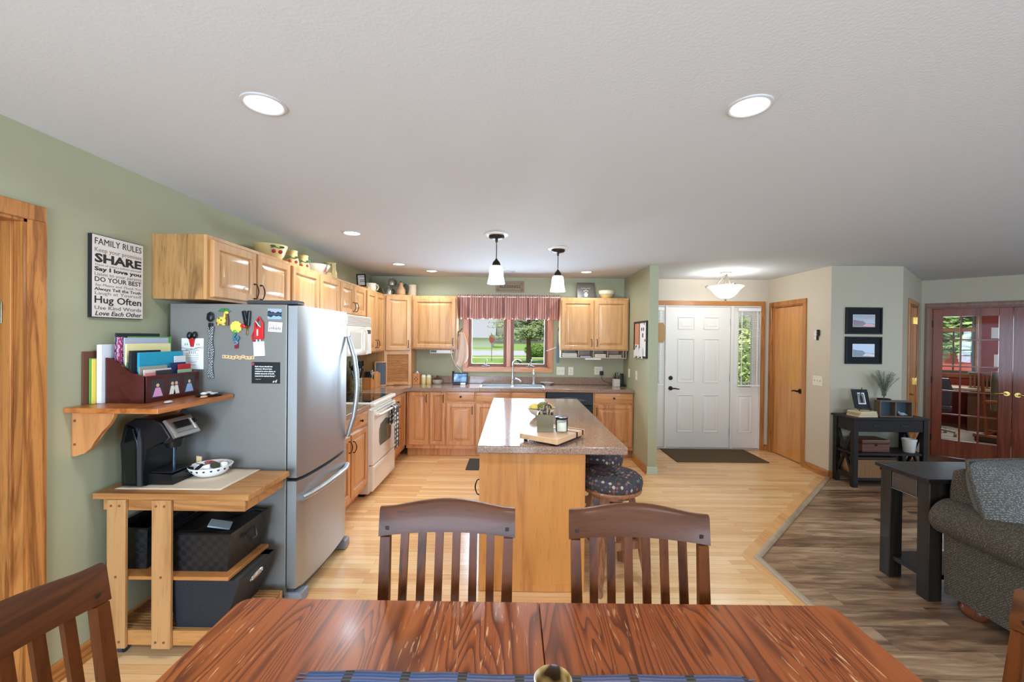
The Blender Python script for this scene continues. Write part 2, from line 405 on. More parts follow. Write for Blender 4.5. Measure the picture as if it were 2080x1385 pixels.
def voro(name, scale, cols, rough=.9, rot=0, stretch=(1, 1, 1), bump=.3):
    m = mat(name, cols[0], rough); p = pbsdf(m); v = coords(m, stretch, (0, 0, rot), rnd=False)
    a = nd(m, 'ShaderNodeTexVoronoi', Scale=scale, distance='MANHATTAN', Randomness=.15); lk(m, v, a.inputs['Vector'])
    bw = nd(m, 'ShaderNodeSeparateColor'); lk(m, a.outputs['Color'], bw.inputs[0])
    n = len(cols); c = ramp(m, bw.outputs[0], [(i/n, q) for i, q in enumerate(cols)], 'CONSTANT')
    d = mix(m, ramp_f(m, a.outputs['Distance'], .5, .75), c, cols[-1]); lk(m, d, p.inputs['Base Color'])
    bp = nd(m, 'ShaderNodeBump', Strength=bump, Distance=.004); lk(m, a.outputs['Distance'], bp.inputs['Height']); lk(m, bp.outputs[0], p.inputs['Normal'])
    return m
m_tapes = voro('woven_tapestry_diamonds', 44, [(58, 64, 92), (148, 86, 80), (84, 100, 126), (126, 118, 102), (186, 168, 142), (52, 52, 66), (132, 76, 70), (80, 100, 94), (66, 58, 60)], .9, PI/4)
def checks(name, c1, c2, scale, rough=.6, rot=0, bump=.6):
    m = mat(name, c1, rough); p = pbsdf(m); v = coords(m, (1, 1, 1), (rot, rot, rot), rnd=False)
    a = nd(m, 'ShaderNodeTexChecker', Scale=scale); lk(m, v, a.inputs[0]); a.inputs[1].default_value = lin(c1); a.inputs[2].default_value = lin(c2)
    lk(m, a.outputs[0], p.inputs['Base Color'])
    bp = nd(m, 'ShaderNodeBump', Strength=bump, Distance=.004); lk(m, a.outputs[1], bp.inputs['Height']); lk(m, bp.outputs[0], p.inputs['Normal'])
    return m
m_weave = checks('black_strap_weave', (32, 31, 31), (20, 19, 19), 38, .45)
def bands(name, c1, c2, scale, axis='X', rough=.8, dist=0, bump=.2, rot=(0, 0, 0), c3=None):
    m = mat(name, c1, rough); p = pbsdf(m); v = coords(m, (1, 1, 1), rot, rnd=False)
    a = nd(m, 'ShaderNodeTexWave', Scale=scale, Distortion=dist, wave_type='BANDS', bands_direction=axis); lk(m, v, a.inputs['Vector'])
    st = [(.2, c1), (.8, c2)] if not c3 else [(.1, c1), (.5, c3), (.9, c2)]
    lk(m, ramp(m, a.outputs['Fac'], st), p.inputs['Base Color'])
    bp = nd(m, 'ShaderNodeBump', Strength=bump, Distance=.003); lk(m, a.outputs['Fac'], bp.inputs['Height']); lk(m, bp.outputs[0], p.inputs['Normal'])
    return m
def nubby(name, c1, c2):
    m = mat(name, c1, .95); p = pbsdf(m); v = coords(m, (1, 1, 1), rnd=False)
    a = nd(m, 'ShaderNodeTexWave', Scale=46.0, Distortion=5.0, bands_direction='DIAGONAL'); a.inputs['Detail Scale'].default_value = 6.0; lk(m, v, a.inputs['Vector'])
    b = nd(m, 'ShaderNodeTexVoronoi', Scale=150.0); lk(m, v, b.inputs['Vector'])
    f = nd(m, 'ShaderNodeMath', operation='MULTIPLY'); lk(m, a.outputs['Fac'], f.inputs[0]); lk(m, ramp_f(m, b.outputs['Distance'], .7, .15), f.inputs[1])
    lk(m, ramp(m, f.outputs[0], [(.1, c2), (.6, c1)]), p.inputs['Base Color'])
    bp = nd(m, 'ShaderNodeBump', Strength=.4, Distance=.004); lk(m, f.outputs[0], bp.inputs['Height']); lk(m, bp.outputs[0], p.inputs['Normal'])
    return m
m_sofa = nubby('nubby_taupe_upholstery', (104, 90, 71), (58, 49, 38))
m_cush = nubby('nubby_grey_upholstery', (134, 131, 122), (76, 76, 73))
m_matb = mat('brown_mat', (92, 74, 50), .95, bump=(300, .4))
m_carpet = mat('beige_carpet', (206, 190, 164), .95, bump=(220, .3))
m_red = mat('brick_red_paint', (150, 56, 40), .6)
m_paper = mat('white_paper', (236, 234, 230), .7)
m_ink = mat('black_ink', (32, 28, 28), .7)
m_yellow = mat('yellow_ware_glaze', (222, 196, 132), .25)
m_cream = mat('cream_glaze', (236, 228, 206), .25)
m_lamp = mat('lit_frosted_glass', (255, 250, 240), .4, emit=(255, 244, 226), es=3.0)
m_can = mat('lit_downlight_lens', (255, 252, 245), .4, emit=(255, 247, 235), es=5.0)
for m_ in (m_chair, m_chairy, m_black, m_blackz, m_espr, m_cherry): pbsdf(m_).inputs['Specular IOR Level'].default_value = .25
def solid(name, c, r=.6, **k): return MC.get(name) or mat(name, c, r, **k)

# ------------------------------------------------------------------ room shell
CE = 2.44; WX = -2.053; BY = 6.11
oak_poly = [(-3.5, -3.1), (1.77, -3.1), (1.77, 3.075), (3.66, 4.94), (4.45, 5.02), (4.45, 6.3), (-3.5, 6.3)]
lvp_poly = [(1.77, -3.1), (8.1, -3.1), (8.1, 3.75), (5.83, 6.1), (4.45, 5.02), (3.66, 4.94), (1.77, 3.075)]
struct(M().prism(oak_poly, -.1, 0, 'z'), 'floor', m_floor, loc=(0, 0, 0), smooth=0)
struct(M().prism(lvp_poly, -.1, 0, 'z'), 'floor_living', m_lvp, loc=(0, 0, 0), smooth=0)
# oak header board and threshold strip along the two floors
m = M()
for (a, b, c, d) in (((1.77, -3.0), (1.77, 3.075), (1.68, 3.112), (1.68, -3.0)), ((1.77, 3.075), (3.60, 4.88), (3.53, 4.94), (1.68, 3.112))):
    m.prism([a, b, c, d], .0001, .0012, 'z')
struct(m, 'trim_1', wood('oak_header_board', (230, 174, 112), (206, 144, 88), 'y', 1.0, .25, .2), smooth=0)
path = [(1.78, -3.0), (1.78, 3.07), (3.64, 4.905)]
def tmold(path, w, h):
    secs = []
    for i, p in enumerate(path):
        p = Vector(p); a = Vector(path[max(i-1, 0)]); b = Vector(path[min(i+1, len(path)-1)])
        d1 = (p-a).normalized() if i else (b-p).normalized(); d2 = (b-p).normalized() if i < len(path)-1 else d1
        n1 = Vector((d1.y, -d1.x)); n2 = Vector((d2.y, -d2.x)); n = (n1+n2).normalized(); n /= max(.3, n.dot(n1))
        secs.append([(p.x+n.x*u, p.y+n.y*u, v) for u, v in ((-w, .0), (-w, h*.55), (-w*.6, h), (w*.6, h), (w, h*.55), (w, 0))])
    return M().sweep(secs)
struct(tmold(path, .024, .011), 'trim_2', wood('threshold_strip', (172, 150, 124), (140, 118, 94), 'y', 1, .35, .2))
struct(M().prism([(-3.5, -3.1), (8.1, -3.1), (8.1, 3.7), (5.85, 6.2), (5.6, 6.25), (-3.5, 6.25)], CE, CE+.15, 'z'), 'ceiling', m_ceil, loc=(0, 0, CE), smooth=0)
# left wall with doorway
m = M().box(-2.17, WX, 1.778, 6.25, 0, CE).box(-2.17, WX, .96, 1.778, 2.048, CE).box(-2.17, WX, -3.1, .96, 0, CE)
struct(m, 'wall_left', m_green, loc=(WX, 0, 0), smooth=0)
struct(M().box(-3.5, -3.4, -3.1, 6.25, 0, CE).box(-3.4, -2.17, 3.0, 3.1, 0, CE).box(-3.4, -2.17, -.3, -.2, 0, CE), 'wall_hall', m_beige, smooth=0)
d6 = thing('door_6', None, None, (WX, 1.778, 0)); d6['kind'] = 'structure'
m = M()
for y0, y1 in ((1.778, 1.843), (.895, .96)):
    s = 1 if y0 > 1 else -1; yi = y0 if s > 0 else y1
    m.prism([(WX, yi), (WX+.008, yi), (WX+.011, yi+s*.012), (WX+.018, yi+s*.05), (WX+.018, yi+s*.065), (WX, yi+s*.065)], 0, 2.048, 'z')
m.box(WX, WX+.016, .895, 1.843, 2.048, 2.115, .003)
m.build('casing', m_trimz, d6)
m = M().box(-2.17, WX+.004, 1.766, 1.7785, 0, 2.048).box(-2.17, WX+.004, .96, .972, 0, 2.048).box(-2.17, WX+.004, .96, 1.778, 2.036, 2.048)
m.box(-2.125, -2.09, 1.754, 1.7665, 0, 2.036, .002).box(-2.125, -2.09, .972, .984, 0, 2.036, .002)
m.build('jamb', m_trimz, d6)
M().box(-2.166, -2.132, 1.757, 1.7665, 1.61, 1.70, .001).cyl((-2.172, 1.757, 1.61), (-2.172, 1.757, 1.70), .006).build('hinge', solid('satin_brass', (206, 192, 150), .35, metal=.8), d6)
# kitchen wall with window opening, entry wall with door opening
m = M().box(-2.053, -.67, BY, 6.25, 0, CE).box(.50, 1.575, BY, 6.25, 0, CE).box(-.67, .50, BY, 6.25, 0, 1.14).box(-.67, .50, BY, 6.25, 1.98, CE)
struct(m, 'wall_kitchen', m_green, loc=(0, BY, 0), smooth=0)
m = M().box(1.68, 1.775, BY, 6.25, 0, CE).box(3.533, 3.64, BY, 6.25, 0, CE).box(1.775, 3.533, BY, 6.25, 2.065, CE)
struct(m, 'wall_entry', m_beige, loc=(2.6, BY, 0), smooth=0)
struct(M().box(1.575, 1.68, 4.96, 6.25, 0, CE), 'wall_partition', m_green, smooth=0)
m = M().box(3.64, 3.75, 4.90, 5.36, 0, CE).box(3.64, 3.75, 6.00, 6.25, 0, CE).box(3.64, 3.75, 5.36, 6.00, 2.045, CE)
struct(m, 'wall_closet', m_beige, loc=(3.64, 5.5, 0), smooth=0)
struct(M().box(3.75, 4.46, 4.90, 5.0, 0, CE).box(3.6395, 3.75, 4.8985, 4.90, 0, CE), 'wall_pictures', m_beige_shaded, smooth=0)
struct(M().box(4.40, 4.47, 5.02, 6.3, 0, CE).box(3.75, 5.7, 6.25, 6.3, 0, CE), 'wall_closet_back', m_beige, smooth=0)
A = Vector((4.46, 4.90, 0)); Bc = Vector((5.76, 6.04, 0)); LD = (Bc-A).length; DT = FR(A, Bc-A)     # u along wall, v up, n towards the room
nz = (Bc-A).normalized().cross(Vector((0, 0, 1)))
m = M(DT).box(0, .484, 0, CE, -.1, 0).box(1.246, LD, 0, CE, -.1, 0).box(.484, 1.246, 2.045, CE, -.1, 0)
struct(m, 'wall_diagonal', m_beige_shaded, loc=A, smooth=0)
P0 = Vector((5.76, 6.04, 0)); FU = Vector((.70711, -.70711, 0)); FT = FR(P0, FU)   # n = (-.7,-.7): towards the room
m = M(FT).box(0, .10, 0, CE, -.12, 0).box(1.605, 3.25, 0, CE, -.12, 0).box(.10, 1.605, 2.05, CE, -.12, 0)
struct(m, 'wall_french', m_beige_shaded, loc=P0, smooth=0)
m = M().box(8.0, 8.1, -3.1, -.9, 0, CE).box(8.0, 8.1, 2.0, 3.8, 0, CE).box(8.0, 8.1, -.9, 2.0, 0, .8).box(8.0, 8.1, -.9, 2.0, 2.1, CE)
struct(m, 'wall_right', m_beige_shaded, smooth=0)
m = M().box(-3.5, -1.95, -3.1, -3.0, 0, CE).box(.35, 3.7, -3.1, -3.0, 0, CE).box(5.5, 8.1, -3.1, -3.0, 0, CE).box(-1.95, .35, -3.1, -3.0, 2.2, CE).box(3.7, 5.5, -3.1, -3.0, 2.15, CE).box(3.7, 5.5, -3.1, -3.0, 0, .85)
struct(m, 'wall_rear', m_green, smooth=0)

# ------------------------------------------------------------------ baseboards
def base_run(name, pts, mt=None):
    m = M()
    for (x0, y0), (x1, y1) in zip(pts, pts[1:]):
        m.T = FR((x0, y0, 0), (x1-x0, y1-y0, 0)); L = math.hypot(x1-x0, y1-y0)
        m.prism([(0, 0), (.013, 0), (.013, .062), (.009, .075), (.004, .083), (0, .083)], 0, 1, 'x', T=Matrix(((L, 0, 0, 0), (0, 0, 1, 0), (0, 1, 0, 0), (0, 0, 0, 1))))
        m.prism([(.013, 0), (.026, 0), (.024, .01), (.013, .018)], 0, 1, 'x', T=Matrix(((L, 0, 0, 0), (0, 0, 1, 0), (0, 1, 0, 0), (0, 0, 0, 1))))
    m.T = I4
    return struct(m, name, mt or m_trimy)
base_run('baseboard_left', [(WX, 1.843), (WX, 3.1)])
base_run('baseboard_partition', [(1.575, 5.53), (1.575, 4.957)])
struct(M().box(1.566, 1.689, 4.949, 4.962, 0, .085, .003).box(1.560, 1.695, 4.938, 4.962, 0, .012, .002), 'baseboard_partition_end', solid('sage_base_paint', (190, 198, 172), .5))
base_run('baseboard_entry', [(3.60, BY), (3.64, BY)])
base_run('baseboard_closet', [(3.64, 6.11), (3.64, 6.062)])
base_run('baseboard_closet_near', [(3.64, 5.298), (3.64, 4.888)])
base_run('baseboard_pictures', [(3.625, 4.90), (4.46, 4.90)])

# ------------------------------------------------------------------ entry door, sidelights, blinds
d1 = thing('door_1', None, None, (2.654, BY, 0)); d1['kind'] = 'structure'
m = M().box(3.533, 3.593, 6.088, 6.112, 0, 2.065, .004).box(1.715, 1.775, 6.088, 6.112, 0, 2.065, .004)
m.build('casing', m_trimz, d1)
M().box(1.715, 3.593, 6.088, 6.112, 2.065, 2.13, .004).build('head_casing', m_trimx, d1)
panel = [(0, 0), (0, .007), (.010, .012), (.020, .001), (.036, .001), (.052, .010), (.056, .010)]
YD = 6.125
FD = lambda x, z, y=YD: FR((x, y, z), (1, 0, 0))
m = M().box(2.172, 2.196, 6.10, 6.24, 0, 2.06, .002).box(3.112, 3.150, 6.10, 6.24, 0, 2.06, .002).box(1.775, 1.80, 6.10, 6.24, 0, 2.06).box(3.518, 3.533, 6.10, 6.24, 0, 2.06)
m.box(1.775, 3.533, 6.11, 6.24, 2.048, 2.066)
m.build('frame', m_doorw, d1)
M().box(1.775, 3.533, 6.09, 6.24, 0, .022, .004).build('threshold', solid('aluminium_sill', (190, 184, 172), .4, metal=.5), d1)
m = M().box(2.199, 3.109, YD, YD+.045, .024, 2.045, .002)
for x0, x1 in ((2.357, 2.599), (2.723, 2.951)):
    for z0, z1 in ((.244, .786), (.959, 1.593), (1.722, 1.904)):
        m.rings(x1-x0, z1-z0, panel, FD(x0, z0))
slab = m.build('door_slab', m_doorw, d1)
def lever(nm, T, mt, parent, s=1, L=.11):
    m = M(T).cyl((0, 0, 0), (0, 0, .010), .032, .030, 24).cyl((0, 0, .01), (0, 0, .045), .011, .011)
    m.tube([(0, 0, .045), (s*.03, .004, .05), (s*.06, .002, .05), (s*.085, -.006, .05), (s*L, -.004, .047)], [.011, .010, .009, .008, .007], 10)
    return m.build(nm, mt, parent)
lever('lever_handle', FD(2.262, .872), m_bronze, slab)
M(FD(2.262, 1.02)).cyl((0, 0, 0), (0, 0, .014), .031, .027, 24).box(-.006, .006, -.016, .016, .014, .026, .002).build('deadbolt', m_bronze, slab)
for z in (.25, 1.03, 1.84):
    M().cyl((3.111, 6.112, z-.045), (3.111, 6.112, z+.045), .008).build('hinge', m_steel, slab)
def sidelight(x0, x1, nm):
    m = M().box(x0, x1, YD, YD+.04, .024, .90).box(x0, x0+.075, YD, YD+.04, .90, 1.93).box(x1-.095, x1, YD, YD+.04, .90, 1.93)
    m.box(x0, x1, YD, YD+.04, 1.93, 2.045)
    m.rings(.21, .542, panel, FD(x0+.07, .244))
    m.box(x0+.065, x0+.08, YD-.01, YD, .98, 1.90, .003).box(x1-.10, x1-.085, YD-.01, YD, .98, 1.90, .003).box(x0+.065, x1-.085, YD-.01, YD, .965, .98, .003).box(x0+.065, x1-.085, YD-.01, YD, 1.90, 1.915, .003)
    o = m.build(nm, m_doorw, d1)
    M().box(x0+.07, x1-.09, YD+.018, YD+.022, .9, 1.94).build('pane', m_paneclear, o)
sidelight(3.150, 3.518, 'sidelight'); sidelight(1.80, 2.172, 'sidelight')
def blind(x0, x1, z0, z1, label):
    t = thing('window_blind', label, 'blind', ((x0+x1)/2, 6.085, z0), group=None)
    M().box(x0, x1, 6.055, 6.095, z1-.045, z1, .004).build('head_rail', m_white, t)
    m = M(); k = int((z1-z0-.07)/.0225)
    for i in range(k):
        z = z1-.06-i*.0225
        m.box(x0+.006, x1-.006, -.0115, .0115, -.0005, .0005, T=Matrix.Translation((0, 6.075, z)) @ Matrix.Rotation(rad(-12), 4, 'X'))
    m.build('slats', m_white, t, smooth=0)
    m = M()
    for x in (x0+.05, x1-.05): m.box(x-.006, x+.006, 6.061, 6.062, z0+.02, z1-.04)
    m.build('ladder_tape', m_white, t)
    M().box(x0, x1, 6.062, 6.088, z0, z0+.022, .004).build('bottom_rail', m_white, t)
blind(3.193, 3.512, .918, 2.032, 'white slatted blind over the window right of the grey entry door')
blind(1.815, 2.14, .918, 2.032, 'white slatted blind mostly hidden behind the green wall end')
# ------------------------------------------------------------------ closet door
d2 = thing('door_2', None, None, (3.64, 5.68, 0)); d2['kind'] = 'structure'
m = M().box(3.622, 3.645, 5.298, 5.36, 0, 2.045, .004).box(3.622, 3.645, 6.0, 6.062, 0, 2.045, .004).box(3.622, 3.645, 5.298, 6.062, 2.045, 2.107, .004)
m.build('casing', m_trimz, d2)
M().box(3.64, 3.75, 5.36, 5.375, 0, 2.045).box(3.64, 3.75, 5.985, 6.0, 0, 2.045).box(3.64, 3.75, 5.36, 6.0, 2.03, 2.045).build('jamb', m_trimz, d2)
sl = M().box(3.664, 3.70, 5.378, 5.982, .012, 2.026, .002).build('door_slab', m_closet, d2)
lever('lever_handle', FR((3.664, 5.44, .93), (0, -1, 0)), m_bronze, sl, -1, .085)
# ------------------------------------------------------------------ narrow door in the diagonal wall
d3 = thing('door_3', None, None, A + (Bc-A)*.5); d3['kind'] = 'structure'
m = M(DT).box(.424, .484, 0, 2.045, 0, .018, .004).box(1.246, 1.306, 0, 2.045, 0, .018, .004).box(.424, 1.306, 2.045, 2.105, 0, .018, .004)
m.build('casing', m_trimz, d3)
M(DT).box(.484, .498, 0, 2.045, -.1, 0).box(1.232, 1.246, 0, 2.045, -.1, 0).box(.484, 1.246, 2.03, 2.045, -.1, 0).build('jamb', m_trimz, d3)
sl = M(DT).box(.5, 1.23, .012, 2.028, -.05, -.014, .002).build('door_slab', m_closet, d3)
lever('lever_handle', DT @ Matrix.Translation((.565, .93, -.014)), m_brass, sl)
for z in (.25, 1.05, 1.86):
    M(DT).box(1.195, 1.246, z-.045, z+.045, -.014, .004, .001).cyl((1.236, z-.048, .004), (1.236, z+.048, .004), .006).build('hinge', m_brass, sl)
# ------------------------------------------------------------------ french doors
d4 = thing('door_4', None, None, P0 + FU*.85); d4['kind'] = 'structure'
m = M(FT)
for a, b in ((.04, .102), (1.603, 1.665)):
    m.box(a, b, 0, 2.05, 0, .016, .003).box(a+.012, b-.012, 0, 2.05, .016, .022, .003)
m.box(.04, 1.665, 2.05, 2.115, 0, .016, .003).box(.052, 1.653, 2.062, 2.10, .016, .022, .003)
m.build('casing', wood('walnut_casing', (124, 80, 52), (84, 50, 30), 'z', 1.4, .4, .3), d4)
M(FT).box(.10, .115, 0, 2.05, -.12, 0).box(1.59, 1.605, 0, 2.05, -.12, 0).box(.10, 1.605, 2.035, 2.05, -.12, 0).box(.115, .13, 0, 2.035, -.065, -.047).box(1.575, 1.59, 0, 2.035, -.065, -.047).box(.13, 1.575, 2.018, 2.035, -.065, -.047).build('jamb', m_cherry, d4)
def leaf(t0, t1, gl, gr, nm):
    T = FT @ Matrix.Translation((0, 0, -.045))
    m = M(T).box(t0, gl, .01, 2.033, 0, .04, .003).box(gr, t1, .01, 2.033, 0, .04, .003).box(gl, gr, .01, .239, 0, .04).box(gl, gr, 1.93, 2.033, 0, .04)
    o = m.build(nm, m_cherry, d4)
    m = M(T); w = (gr-gl)/3
    for i in (1, 2): m.box(gl+w*i-.010, gl+w*i+.010, .239, 1.93, .008, .034, .003)
    for z in (.587, .909, 1.251, 1.613): m.box(gl, gr, z-.010, z+.010, .008, .034, .003)
    m.build('muntins', m_cherry, o)
    M(T).box(gl-.004, gr+.004, .235, 1.934, .019, .023).build('pane', m_paneclear, o)
    return o
l1 = leaf(.118, .845, .218, .728, 'door_leaf'); l2 = leaf(.850, 1.587, .965, 1.475, 'door_leaf')
lever('lever_handle', FT @ Matrix.Translation((.800, .925, -.005)), m_brass, l1, -1)
lever('lever_handle', FT @ Matrix.Translation((.895, .915, -.005)), m_brass, l2, 1)
for z in (.25, 1.05, 1.83): M(FT).cyl((.117, z-.045, .002), (.117, z+.045, .002), .007).build('hinge', m_bronze, l1)

# ------------------------------------------------------------------ study beyond the french doors
OT = FR(P0, FU, (0, 0, 1))
def ob(m, t0, t1, d0, d1, z0, z1, **k): return m.box(t0, t1, z0, z1, -d1, -d0, T=FT, **k)
struct(ob(M(), -.75, 3.25, .12, 3.7, -.1, 0), 'floor_study', m_carpet, smooth=0)
struct(ob(M(), -.75, 3.25, .12, 3.8, CE, CE+.1), 'ceiling_study', m_ceil, smooth=0)
m = M(); ob(m, -.75, -.35, 3.6, 3.7, 0, CE); ob(m, .66, 3.25, 3.6, 3.7, 0, CE); ob(m, -.35, .66, 3.6, 3.7, 0, .98); ob(m, -.35, .66, 3.6, 3.7, 2.12, CE)
struct(m, 'wall_study', m_red, smooth=0)
m = M(); ob(m, -.85, -.75, .12, 3.7, 0, CE); ob(m, 3.25, 3.35, .12, 3.7, 0, CE)
struct(m, 'wall_study_sides', m_red, smooth=0)
w2 = thing('window_2', None, None, P0); w2['kind'] = 'structure'
m = M()
for t0, t1, z0, z1 in ((-.43, .74, .90, .98), (-.43, .74, 2.12, 2.2), (-.43, -.35, .98, 2.12), (.66, .74, .98, 2.12)): ob(m, t0, t1, 3.57, 3.6, z0, z1, b=.004)
ob(m, -.46, .77, 3.50, 3.6, .965, .985, b=.003); ob(m, -.35, .66, 3.58, 3.66, 1.79, 1.86)
m.build('casing', m_trimx, w2)
m = M(); ob(m, .10, .155, 3.60, 3.68, .98, 2.12); ob(m, -.35, -.31, 3.6, 3.68, .98, 2.12); ob(m, .62, .66, 3.6, 3.68, .98, 2.12); ob(m, -.31, .62, 3.602, 3.678, 2.08, 2.12); ob(m, -.31, .62, 3.602, 3.678, .98, 1.03)
ob(m, .36, .385, 3.62, 3.66, 1.03, 1.8); ob(m, -.31, .62, 3.62, 3.66, 1.42, 1.44)
m.build('sash', solid('grey_window_sash', (110, 110, 108), .5), w2)
m = M(); ob(m, -.33, .64, 3.64, 3.645, 1.0, 2.1); m.build('pane', m_pane, w2)

# ------------------------------------------------------------------ kitchen cabinets
DOORP = [(0, -.021), (0, -.006), (.006, 0), (.048, 0), (.052, -.003), (.056, -.013), (.064, -.014), (.094, -.001), (.098, -.001)]
SLIMP = [(0, -.021), (0, -.006), (.006, 0), (.040, 0), (.043, -.003), (.046, -.013), (.052, -.014), (.070, -.001), (.073, -.001)]
DRAWP = [(0, -.021), (0, -.006), (.006, -.001), (.010, 0)]
def pull(T, parent, L=.096):
    m = M(T)
    for s in (-1, 1): m.lathe([(.0, -.002), (.0065, 0), (.005, .004), (.004, .014), (.0, .018)], n=10, T=Matrix.Translation((0, s*L/2, 0)))
    m.tube([(0, -L/2, .013), (0, -L*.42, .020), (0, -L*.2, .028), (0, 0, .031), (0, L*.2, .028), (0, L*.42, .020), (0, L/2, .013)], [.0032, .0036, .0042, .0046, .0042, .0036, .0032], 8)
    return m.build('handle', m_bronze, parent)
def knob(T, parent):
    return M(T).lathe([(.008, 0), (.006, .004), (.005, .012), (.012, .018), (.014, .022), (.010, .028), (0, .030)], n=14).build('knob', m_bronze, parent)
def cabinet(label, T, boxes, doors=(), drawers=(), name='wall_cabinet', mats=None, group=None, side=None):
    """T: front plane frame (u along, v up, n out). boxes (u0,u1,v0,v1,n0,n1); doors (u0,u1,v0,v1,handle(u,v) or None); drawers (u0,u1,v0,v1)"""
    mz, mx = mats or (m_oakz, m_oakx)
    o = T @ Vector((boxes[0][0], boxes[0][2], 0))
    t = thing(name, label, 'cabinet', o, group=group)
    m = M(T)
    for b in boxes: m.box(b[0], b[1], b[2], b[3], b[4], b[5], .0015)
    m.build('carcass', mz, t)
    if side:
        m = M(T)
        for b in side: m.box(*b)
        m.build('end_panel', m_side, t)
    for (a, b, c, d, h) in doors:
        D = M().rings(b-a, d-c, DOORP if b-a > .26 else SLIMP, T @ Matrix.Translation((a, c, .021))).build('door', mz, t, smooth=25)
        if h: pull(T @ Matrix.Translation((h[0], h[1], .021)), D)
    for (a, b, c, d) in drawers:
        D = M().rings(b-a, d-c, DRAWP, T @ Matrix.Translation((a, c, .021))).build('drawer', mx, t, smooth=25)
        if d-c > .10 and name != 'sink_cabinet': knob(T @ Matrix.Translation(((a+b)/2, (c+d)/2, .021)), D)
    return t
LX = -1.742                                                          # face-frame plane of the left run; door faces 21 mm proud
TL = FR((LX, 0, 0), (0, 1, 0))
dep = lambda x: -(x - WX) + .001
D_ = -(LX-WX)+.001                                                   # negative depth
cabinet('short oak wall cabinet with pale grained end panel directly above the refrigerator', TL, [(2.40, 3.276, 1.772, 2.14, D_, 0)],
        [(2.425, 2.832, 1.787, 2.116, (2.805, 1.86)), (2.847, 3.262, 1.787, 2.116, (2.874, 1.86))], side=[(2.397, 2.40, 1.772, 2.14, D_, -.02)], mats=(m_oakz, m_oaky))
cabinet('tall oak wall cabinet rising behind the top of the refrigerator door', TL, [(3.28, 4.208, 1.372, 2.14, D_, 0)],
        [(3.296, 3.752, 1.387, 2.116, (3.72, 1.47)), (3.774, 4.196, 1.387, 2.116, (3.80, 1.47))])
cabinet('short oak wall cabinet with two doors above the white microwave', TL, [(4.212, 4.935, 1.795, 2.14, D_, 0)],
        [(4.226, 4.562, 1.808, 2.116, (4.532, 1.885)), (4.578, 4.92, 1.808, 2.116, (4.608, 1.885))])
cabinet('tall oak wall cabinet with two narrow doors right of the white microwave', TL, [(4.94, 5.64, 1.372, 2.14, D_, 0)],
        [(4.985, 5.30, 1.387, 2.116, (5.27, 1.48)), (5.322, 5.625, 1.387, 2.116, (5.352, 1.48))])
# corner unit with the tambour garage under it
ca = Vector((-1.727, 5.655, 0)); cb = Vector((-1.400, 5.79, 0)); TC = FR(ca, cb-ca); CW = (cb-ca).length
tc = thing('corner_cabinet', 'oak corner wall cabinet standing over a slatted roll-up tambour door', 'cabinet', (-1.73, 5.85, .917))
M().prism([(-2.052, 5.645), (-1.742, 5.645), (ca.x, ca.y), (cb.x, cb.y), (-1.400, 6.109), (-2.052, 6.109)], 1.372, 2.14, 'z', .001).build('carcass', m_oakz, tc)
cD = M().rings(CW-.028, .73, DOORP, TC @ Matrix.Translation((.014, 1.387, .021))).build('door', m_oakz, tc, smooth=25)
pull(TC @ Matrix.Translation((CW-.045, 1.475, .021)), cD)
m = M(TC).box(0, .035, .917, 1.372, -.02, .0).box(CW-.035, CW, .917, 1.372, -.02, .0).box(.035, CW-.035, 1.335, 1.372, -.02, 0)
m.T = I4; m.prism([(-1.715, 5.685), (-1.70, 5.67), (-2.05, 5.66), (-2.05, 5.68)], .917, 1.372, 'z').box(-1.415, -1.400, 5.80, 6.108, .917, 1.372)
m.build('garage_frame', m_oakz, tc)
m = M(TC); n = 22; z0 = .965; hh = (1.335-z0)/n
for i in range(n):
    z = z0+i*hh
    m.prism([(z+.001, -.030), (z+.002, -.016), (z+hh*.3, -.008), (z+hh*.7, -.008), (z+hh-.002, -.016), (z+hh-.001, -.030)], .036, CW-.036, 'x')
m.box(.036, CW-.036, .918, z0, -.026, -.010, .002)
tb = m.build('tambour_door', wood('tambour_oak', (214, 150, 84), (184, 118, 60), 'x', 1, .35, .2), tc, smooth=25)
M(TC).box(CW/2-.05, CW/2+.05, .925, .945, -.010, .002, .003).build('handle', m_trimx, tb)
FY = 5.80
TB = FR((0, FY, 0), (1, 0, 0))
cabinet('wide oak wall cabinet with one big door left of the window valance', TB, [(-1.396, -.783, 1.405, 2.135, -.308, 0)],
        [(-1.376, -.797, 1.42, 2.10, (-.832, 1.51))])
t = cabinet('oak wall cabinet with two doors right of the window valance', TB, [(.632, 1.56, 1.412, 2.13, -.308, 0)],
        [(.645, 1.085, 1.427, 2.098, (1.055, 1.515)), (1.099, 1.542, 1.427, 2.098, (1.13, 1.515))])
